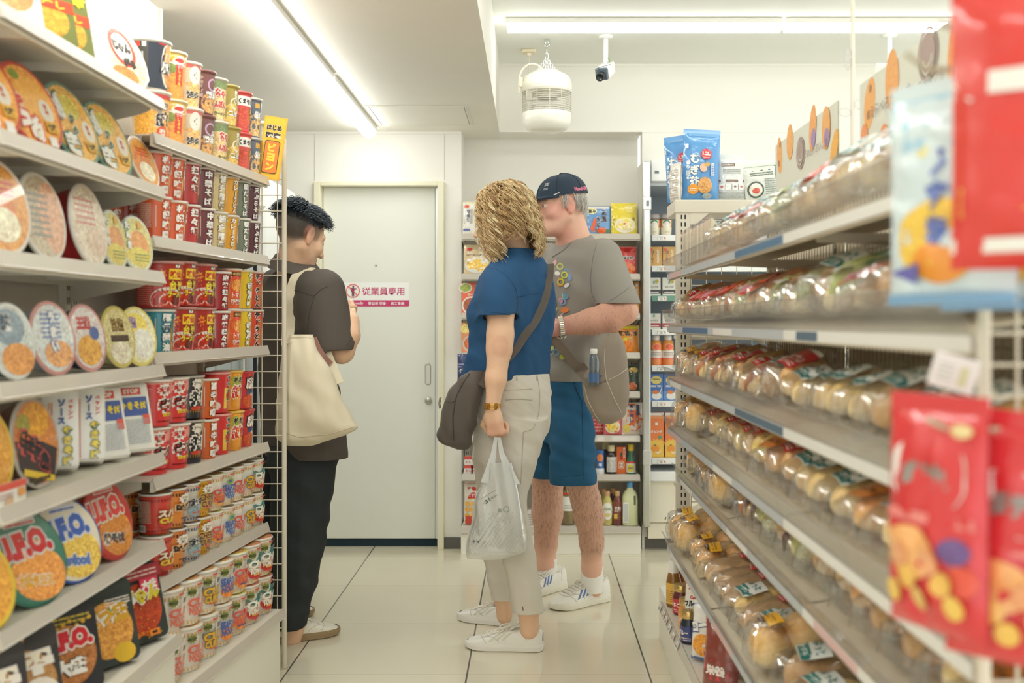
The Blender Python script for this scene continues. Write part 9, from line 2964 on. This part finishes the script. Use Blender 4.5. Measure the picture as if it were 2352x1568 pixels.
shoe(mt_,(P(1394,0,4.67).x,4.67),(P(1266,0,4.49).x,4.49),0.112,0.104,0.0,'f1efe6','ebe7d8','e6e1d3',stripe='5d78b4',stripe_side=1,tab='dcd8cc')
shoe(mt_,(P(1293,0,4.88).x,4.88),(P(1196,0,4.70).x,4.70),0.112,0.104,0.0,'f1efe6','ebe7d8','e6e1d3',stripe='5d78b4',stripe_side=1,tab='dcd8cc')
# watch
ax = (Vector(V3(1310,747,4.322)) - Vector(V3(1278,751,4.318))).normalized()
c = Vector(V3(1289,750,4.32))
u1 = ax.cross(Vector((0,0,1))).normalized()
u2 = u1.cross(ax)
mb = MB()
for k in range(30):
 a = 2*math.pi*k/30
 p = c + u1*(0.0415*math.cos(a)) + u2*(0.041*math.sin(a))
 M3 = Matrix((ax,-u1*math.sin(a) + u2*math.cos(a),u1*math.cos(a) + u2*math.sin(a))).transposed().to_4x4()
 mb.xf = Matrix.Translation(p) @ M3
 mb.box(-0.0095,-0.0038,-0.0012,0.0095,0.0038,0.0016,bev=0.001)
mb.build('watch_band',mat('watch_steel','d8d2c6',0.25,metal=1.0),mt_)
mb = MB()
a = R(232)
rad_ = u1*math.cos(a) + u2*math.sin(a)
tan = -u1*math.sin(a) + u2*math.cos(a)
mb.xf = Matrix.Translation(c + rad_*0.041) @ Matrix((ax,tan,rad_)).transposed().to_4x4()
mb.lathe([(0.018,0),(0.020,0.003),(0.020,0.008),(0.017,0.010),(0.0,0.0105)],24)
mb.build('watch_case',MATS['watch_steel'],mt_)
# cap
CAPM = mat('dark_navy_twill','2b3b4c',0.85,bump=0.1,bscale=500)
cp = thing_part = bpy.data.objects.new('cap',None)
COL.objects.link(cp)
cp.parent = mt_
Wc = lambda x,y,z: HC + HM @ (Vector((x,y,z))*1.03)
def capdome(az,el,lay=0.0):
 rx_,ry_,rz_ = 0.088 + lay,0.110 + lay,0.078 + lay
 ze = 0.046 + 0.030*max(0,-math.cos(az))*0 - 0.004*math.cos(az)
 return Wc(rx_*math.cos(el) ** 0.85*math.sin(az),-0.012 + ry_*math.cos(el) ** 0.85*math.cos(az),ze + rz_*math.sin(el) + (-0.012*(1 - math.sin(el)) if abs(az) < 9 else 0))
mb = MB().grid([[capdome(2*math.pi*k/48,e) for k in range(48)] for e in [math.pi/2*j/14 for j in range(15)]],smooth=True,close_v=True)
mb.build('crown',CAPM,cp)
mb = MB()
for az in (0.0,1.05,2.1,math.pi,-1.05,-2.1):
 mb.tube([capdome(az,e,0.0006) for e in np.linspace(0.02,math.pi/2,14)],0.0011,5)
mb.build('panel_seam',mat('cap_seam','1f2c3a',0.9),cp)
mb = MB().ball(capdome(0,math.pi/2,0.002),0.006,10,6)
mb.build('top_button',CAPM,cp)
rows = []
for t in np.linspace(0,1,9):
 row = []
 for q in np.linspace(-1,1,17):
  az = q*1.12
  p = Vector((0.088*math.sin(az),-0.012 + 0.110*math.cos(az),0.038))
  out = t*0.072*(1 - abs(q) ** 2.6)
  row.append(Wc(p.x*(1 + 0.02*t),p.y + out,p.z - 0.16*out - 0.012*(q*q)*(0.2 + t*0.8)))
 rows.append(row)
mb = MB().grid(rows,smooth=True)
mb.grid([[p + HM @ Vector((0,0,-0.004)) for p in r_] for r_ in rows],smooth=True)
mb.build('brim',CAPM,cp)
mb = MB()
A = Art().txt('Hawaii 60',0,0,w=0.060,h=0.0155,col='ee8aa6',bold=0.03)
A.ell(0.035,0.002,0.006,0.007,'ee8aa6',n=8).ell(0.037,-0.004,0.004,0.004,'ee8aa6',n=8)
A.onto(mb,lambda u,v,k: capdome(R(-118) - u/0.098,0.20 + v/0.080,0.0012 + 0.0003*k),smooth=True)
A = Art().txt('SURF',0,0.012,w=0.026,h=0.014,col='c9ccc8',bold=0.03).txt('CLUB',0,-0.006,w=0.022,h=0.008,col='c9ccc8',bold=0.03).poly([(0.038,-0.034),(0.062,-0.028),(0.062,-0.025),(0.038,-0.031)],'e2e0da')
A.onto(mb,lambda u,v,k: capdome(R(-32) - u/0.105,0.45 + v/0.080,0.0012 + 0.0003*k),smooth=True)
mb.build('embroidery',CLOTH,cp)
def span_m(rg,az):
 # side and back of the head below the cap rim
 if abs(az) < 1.15:
  return None,None
 if 1.32 < abs(az) < 1.72:
  return None,None
 return rg.uniform(0.0,0.35),rg.uniform(0.45,0.75) if abs(az) < 1.95 else rg.uniform(0.6,1.0)
prof = [(0.080,0.042),(0.090,0.022),(0.093,0.0),(0.089,-0.025),(0.081,-0.045)]
strands(curls(HC,HM,1.03,900,9,prof,span_m,0.0025,0.045,['d9d6cf','c5c2ba','e6e3dc','b3afa6'],0.0013,ax=(0,-0.018),pts=9),'hair',HAIR_M,mt_)
# his taupe shoulder bag and the water bottle in its pocket
bag = thing('shoulder_bag','taupe bucket shoulder bag at the hip of the man in grey T-shirt','bag',(0,0,0))
TP = mat('taupe_canvas','9c8f80',0.7,bump=0.08,bscale=300)
mb,_ = loft([(764,1398,1420,4.26,.03),(785,1386,1432,4.26,.05),(810,1372,1438,4.26,.06),(840,1356,1443,4.26,.07),(870,1338,1446,4.26,.075),(900,1338,1445,4.26,.075),(935,1350,1439,4.26,.07),(958,1364,1432,4.26,.06),(972,1376,1408,4.26,.03)],wr=folds(0.002,30,10,20,0.2),sub=5)
bo = mb.build('bag_body',TP,bag)
sk = Skin(bo)
PIP = mat('pale_piping','c9beae',0.6)
seam(sk,[(1390,790),(1388,830),(1392,870),(1408,910),(1428,950)],'piping',PIP,bag,r=0.0024)
seam(sk,[(1342,884),(1350,918),(1366,950),(1378,968)],'piping',PIP,bag,r=0.0022)
seam(sk,[(1398,872),(1420,862),(1440,846)],'piping',PIP,bag,r=0.0022)
seam(sk,[(1342,880),(1366,884),(1392,874)],'pocket_edge',mat('taupe_seam','84786a',0.8),bag,r=0.0026)
skb = Skin(tee,shorts,bo)
L,N = skb.path([(1276,770),(1290,790),(1308,812),(1326,836),(1344,858),(1362,880)],0.004)
L = smooth_path(L,8)
MB().strap(L,[Vector((0,-1,0.1))]*len(L),0.052,0.0015).build('strap',mat('taupe_webbing','857868',0.8),bag)
L,N = sk.path([(1398,772),(1388,800),(1380,830),(1376,862)],0.004)
L = smooth_path(L,4)
MB().strap(L,[Vector((0,-1,0.1))]*len(L),0.036,0.0015).build('flap',TP,bag)
wb = thing('water_bottle','clear water bottle with white cap in the side pocket of the taupe bag','bottle',P(1364,884,4.165))
MB().lathe([(0.018,0),(0.0205,0.006),(0.0205,0.05),(0.0185,0.056),(0.0205,0.062),(0.0205,0.095),(0.016,0.115),(0.011,0.122)],24).build('body',mat('blue_clear_bottle','aab9c6',0.08,trans=0.75,coat=0.3),wb)
MB().lathe([(0.012,0.12),(0.0135,0.123),(0.0135,0.138),(0.011,0.140)],20).build('cap',WHITE_P,wb)
MB().lathe([(0.0209,0.012),(0.0209,0.045)],24,cap=(False,False)).build('label',mat('blue_label','4a6f9c',0.4),wb)
# ======================================================================== man in the dark shirt
mk = thing('person','dark-haired man in charcoal shirt and black trousers standing beyond the wire screen','person',(0,0,0))
TC = R(-45)
S_ = Field((-1.20,3.78,0.0),(-0.62,4.66,1.76),0.0045)
HC = P(690,541,4.10)
HM = frame((0.66,0.75),-20)
S_.tower(px_rows([(1020,620,770),(900,604,766),(800,602,752),(740,602,748),(690,606,756),(650,618,758),(624,640,736)],4.14,0,TC,0.6),TC,2.3,0.02)
S_.cone(V3(676,622,4.12),V3(676,560,4.08),0.064,0.056,0.03)
W_ = add_head(S_,HC,HM,1.0)
S_.chain([V3(745,670,4.0),V3(772,795,3.99),V3(785,806,3.98),V3(801,770,3.98),V3(806,735,4.0)],[0.05,0.046,0.044,0.040,0.029],0.018)
add_hand(S_,P(806,737,4.0),(-0.5,0.25,0.55),(0.55,-0.65,0.5),1,[52,56,60,62],1.02,thumb=(0.6,0.6))
S_.chain([V3(640,660,4.32),V3(690,800,4.46),V3(768,742,4.30)],[0.058,0.046,0.032],0.018)
add_hand(S_,P(768,742,4.30),(0.25,-0.25,0.75),(-0.6,0.7,0.3),-1,[50,55,60,60],1.0)
S_.chain([V3(692,1070,4.08),V3(690,1250,4.06),V3(672,1440,4.05),V3(668,1470,4.05)],[0.07,0.065,0.04,0.038],0.02)
S_.chain([V3(645,1050,4.24),V3(622,1250,4.30),V3(612,1420,4.32),V3(610,1450,4.33)],[0.095,0.06,0.04,0.038],0.02)
hair_c = '2c343c'
spots = [(W_(0,-0.035,0.055),[0.085,0.085,0.078],hair_c,1.0),(W_(0,-0.075,-0.005),[0.075,0.05,0.058],'6b5a4e',0.65),(W_(0.05,-0.06,0.01),[0.05,0.05,0.04],'4a443f',0.75),(W_(0.076,0.022,0.015),[0.02,0.018,0.03],'7a6656',0.6)] + face_spots(W_,1.0,brow='2f2a28')
spots += [(W_(0.079,-0.01,-0.01),[0.02,0.024,0.034],'dd9a84',0.4),(W_(0.03,0.06,-0.09),[0.03]*3,'c9a08a',0.4)]
S_.mesh('body',SKIN,skin_col('ecc2a2',spots),mk)
def span_k(rg,az):
 return rg.uniform(0.0,0.55),None
rg = random.Random(21)
items = []
hc = ['20272e','2b343d','38434e','1a2026','46525e']
while len(items) < 2300:
 az,el = rg.uniform(-math.pi,math.pi),math.asin(rg.uniform(0.02,1))
 top = el > 0.42 + 0.12*math.cos(az*2)
 n = Vector((math.cos(el)*math.sin(az),math.cos(el)*math.cos(az),math.sin(el)))
 p = Vector((0.079*n.x,-0.014 + 0.100*n.y,0.034 + 0.090*n.z))
 if n.y > 0.55 and n.z < 0.52:
  continue
 ln = (rg.uniform(0.035,0.062) if top else rg.uniform(0.008,0.022)*(0.5 + el*1.6))
 flow = Vector((0.25*math.sin(az),0.55 if n.y > -0.2 else -0.25,-0.35)) if top else Vector((0,-0.35,-0.9))
 ph,am = rg.uniform(0,6.28),rg.uniform(0.004,0.0095) if top else 0.0
 L = []
 q = p.copy()
 d = (n*0.45 + flow*0.7).normalized()
 m = 10 if top else 4
 side = n.cross(Vector((0,0,1)))
 side = side.normalized() if side.length > 1e-3 else Vector((1,0,0))
 for i in range(m):
  f = i/(m - 1)
  L.append(HC + HM @ (q + side*(am*math.sin(7*f + ph)*f) + n*(am*math.cos(8*f + ph)*f)))
  d = (d + flow*0.3 + Vector((rg.uniform(-.1,.1),rg.uniform(-.1,.1),0))).normalized()
  q = q + d*ln/m
  r2 = ((q.x/0.082) ** 2 + ((q.y + 0.014)/0.102) ** 2 + ((q.z - 0.034)/0.091) ** 2)
  if r2 < 1.02:
   q = Vector((q.x,q.y + 0.014,q.z - 0.034))*(1.012/math.sqrt(r2)) + Vector((0,-0.014,0.034))
 r0 = rg.uniform(0.0012,0.0020) if top else 0.0009
 items.append((L,[r0*(1 - 0.6*i/(m - 1)) for i in range(m)],hx(rg.choice(hc))))
strands(items,'hair',HAIR_M,mk)
# shirt
S_ = Field((-1.24,3.70,0.68),(-0.62,4.62,1.50),0.0045)
wr = sumw(folds(0.003,34,20,18,0.5),folds(0.0018,18,9,50,1.1))
S_.tower(px_rows([(1046,600,803),(1000,597,799),(940,593,790),(880,590,780),(800,588,768),(740,588,764),(690,592,768),(655,602,768),(630,620,748),(612,644,718)],4.14,0,TC,0.64),TC,2.3,0.02,wr=wr)
ps,pe = V3(742,668,4.0),V3(764,800,3.965)
S_.cone(ps,pe,0.082,0.088,0.05)
flat_cut(S_,V3(769,792,3.97),np.array((0.50,0.1,-0.62)))
S_.cone(V3(760,775,3.975),V3(785,825,3.98),0.070,0.078,0.003,'sub')
S_.cone(V3(640,664,4.32),V3(680,780,4.44),0.085,0.09,0.05)
S_.ell(V3(682,600,4.12),(0.070,0.074,0.035),None,0.01,'sub')
kshirt = S_.mesh('shirt',CLOTH,cloth_col('5c554f'),mk)
sk = Skin(kshirt)
KS = mat('charcoal_seam','47413c',0.9)
seam(sk,[(662,664),(690,668),(722,682),(736,664),(752,658)],'seam',KS,kshirt)
seam(sk,[(722,682),(712,712),(706,750),(710,790)],'seam',KS,kshirt)
seam(sk,[(742,812),(770,816),(792,804),(806,778)],'seam',KS,kshirt)
mb = MB()
rows = []
cc0 = V3(678,607,4.115)
for dz,rr in ((-0.022,0.104),(-0.010,0.098),(0.012,0.080),(0.022,0.074),(0.020,0.070),(0.004,0.070)):
 rows.append([(cc0[0] + rr*math.cos(a)*1.02,cc0[1] + rr*math.sin(a),cc0[2] + dz - 0.028*math.cos(a + 0.75)*0.9) for a in [2*math.pi*k/40 for k in range(40)]])
mb.grid(rows,hx('655d57'),smooth=True,close_v=True)
mb.build('collar',CLOTH,kshirt)
# trousers
S_ = Field((-1.24,3.78,0.06),(-0.62,4.52,0.84),0.0045)
wr = sumw(folds(0.003,26,12,22,0.3),folds(0.0022,14,8,48,2.1))
S_.tower(px_rows([(1020,616,784,4.12,.13),(1060,618,777,4.09,.125),(1100,622,771,4.08,.12),(1200,622,753,4.07,.11),(1300,627,737,4.06,.10),(1350,628,725,4.06,.092),(1390,630,713,4.05,.085),(1416,628,706,4.05,.085),(1440,630,703,4.05,.08),(1472,636,694,4.05,.078)],4.06,0.1),0,2.3,0.02,wr=wr)
S_.tower(px_rows([(1030,596,712,4.24,.12),(1100,588,700,4.26,.11),(1200,577,676,4.29,.095),(1300,572,658,4.31,.085),(1400,574,650,4.32,.078),(1446,577,646,4.32,.075)],4.3,0.08),0,2.3,0.02,wr=wr)
ktr = S_.mesh('trousers',CLOTH,cloth_col('34383a'),mk)
shoe(mk,(-1.005,4.02),(P(778,0,4.17).x,4.17),0.104,0.088,0.0,'e9e4d4','a48c66','ece7d8',gum='9a8260',stripe_side=-1,tab='e2dccb')
shoe(mk,(-1.13,4.30),(-0.90,4.44),0.104,0.088,0.0,'e9e4d4','a48c66','ece7d8',gum='9a8260',stripe_side=-1,tab='e2dccb')
# small pack in his hands
A = Art().rect(0,0,0.05,0.07,'efece2',n=2).rect(0,0.05,0.05,0.07,'e9cb3c',n=2).lines(0.006,0.01,0.044,0.045,5,'b9aea0',seed=3)
pouch_proto('snack_pack','snack',0.05,0.07,0.012,'efece2',A,seed=2,seal=0.003).spawn('small white and yellow pack held up by the man in the charcoal shirt',P(778,722,4.1),(0,0,R(10)))
# tote bag
tb_ = thing('tote_bag','cream canvas tote bag on the shoulder of the man in the charcoal shirt','bag',(0,0,0))
CANV = mat('cream_canvas','e3d9bf',0.85,bump=0.15,bscale=600,var=0.04,vscale=12)
wr = sumw(folds(0.0042,26,10,14,0.5),folds(0.003,60,10,26,1.5))
mb,rings = loft([(768,662,716,3.845,.022),(790,655,724,3.84,.038),(820,648,742,3.835,.052),(850,643,765,3.835,.06),(890,638,782,3.835,.066),(930,634,797,3.835,.07),(965,632,810,3.835,.068),(988,634,815,3.835,.058),(1008,643,768,3.835,.045),(1023,664,718,3.835,.015)],wr=wr,sub=6,n=52,p=2.5)
tbo = mb.build('bag_body',CANV,tb_)
sk = Skin(tbo)
seam(sk,[(661,776),(690,775),(714,776)],'hem',mat('canvas_stitch','cdbf9f',0.9),tb_)
seam(sk,[(640,990),(690,1004),(760,996),(812,980)],'seam',MATS['canvas_stitch'],tb_,r=0.0018)
skb = Skin(kshirt,tbo)
L,N = skb.path([(662,790),(664,740),(668,700),(675,660),(684,636),(698,622),(712,616)],0.004)
L = smooth_path(L,10)
MB().strap(L,[Vector((0.1,-1,0.15)).lerp(Vector((0,-0.5,1)),max(0,(i/len(L) - 0.75)*4)) for i in range(len(L))],0.046,0.0016).build('strap',CANV,tb_)
LIN = mat('brown_lining','9a6f62',0.8)
MB().strap([P(718,776,3.87),P(728,800,3.87),P(742,822,3.87),P(758,838,3.88)],Vector((0.3,-1,0.2)),0.030,0.001).build('lining',LIN,tb_)
MB().strap([P(736,775,3.90),P(748,800,3.90),P(762,836,3.89),P(780,880,3.87)],Vector((0.2,-1,0)),0.030,0.0015).build('strap',CANV,tb_)
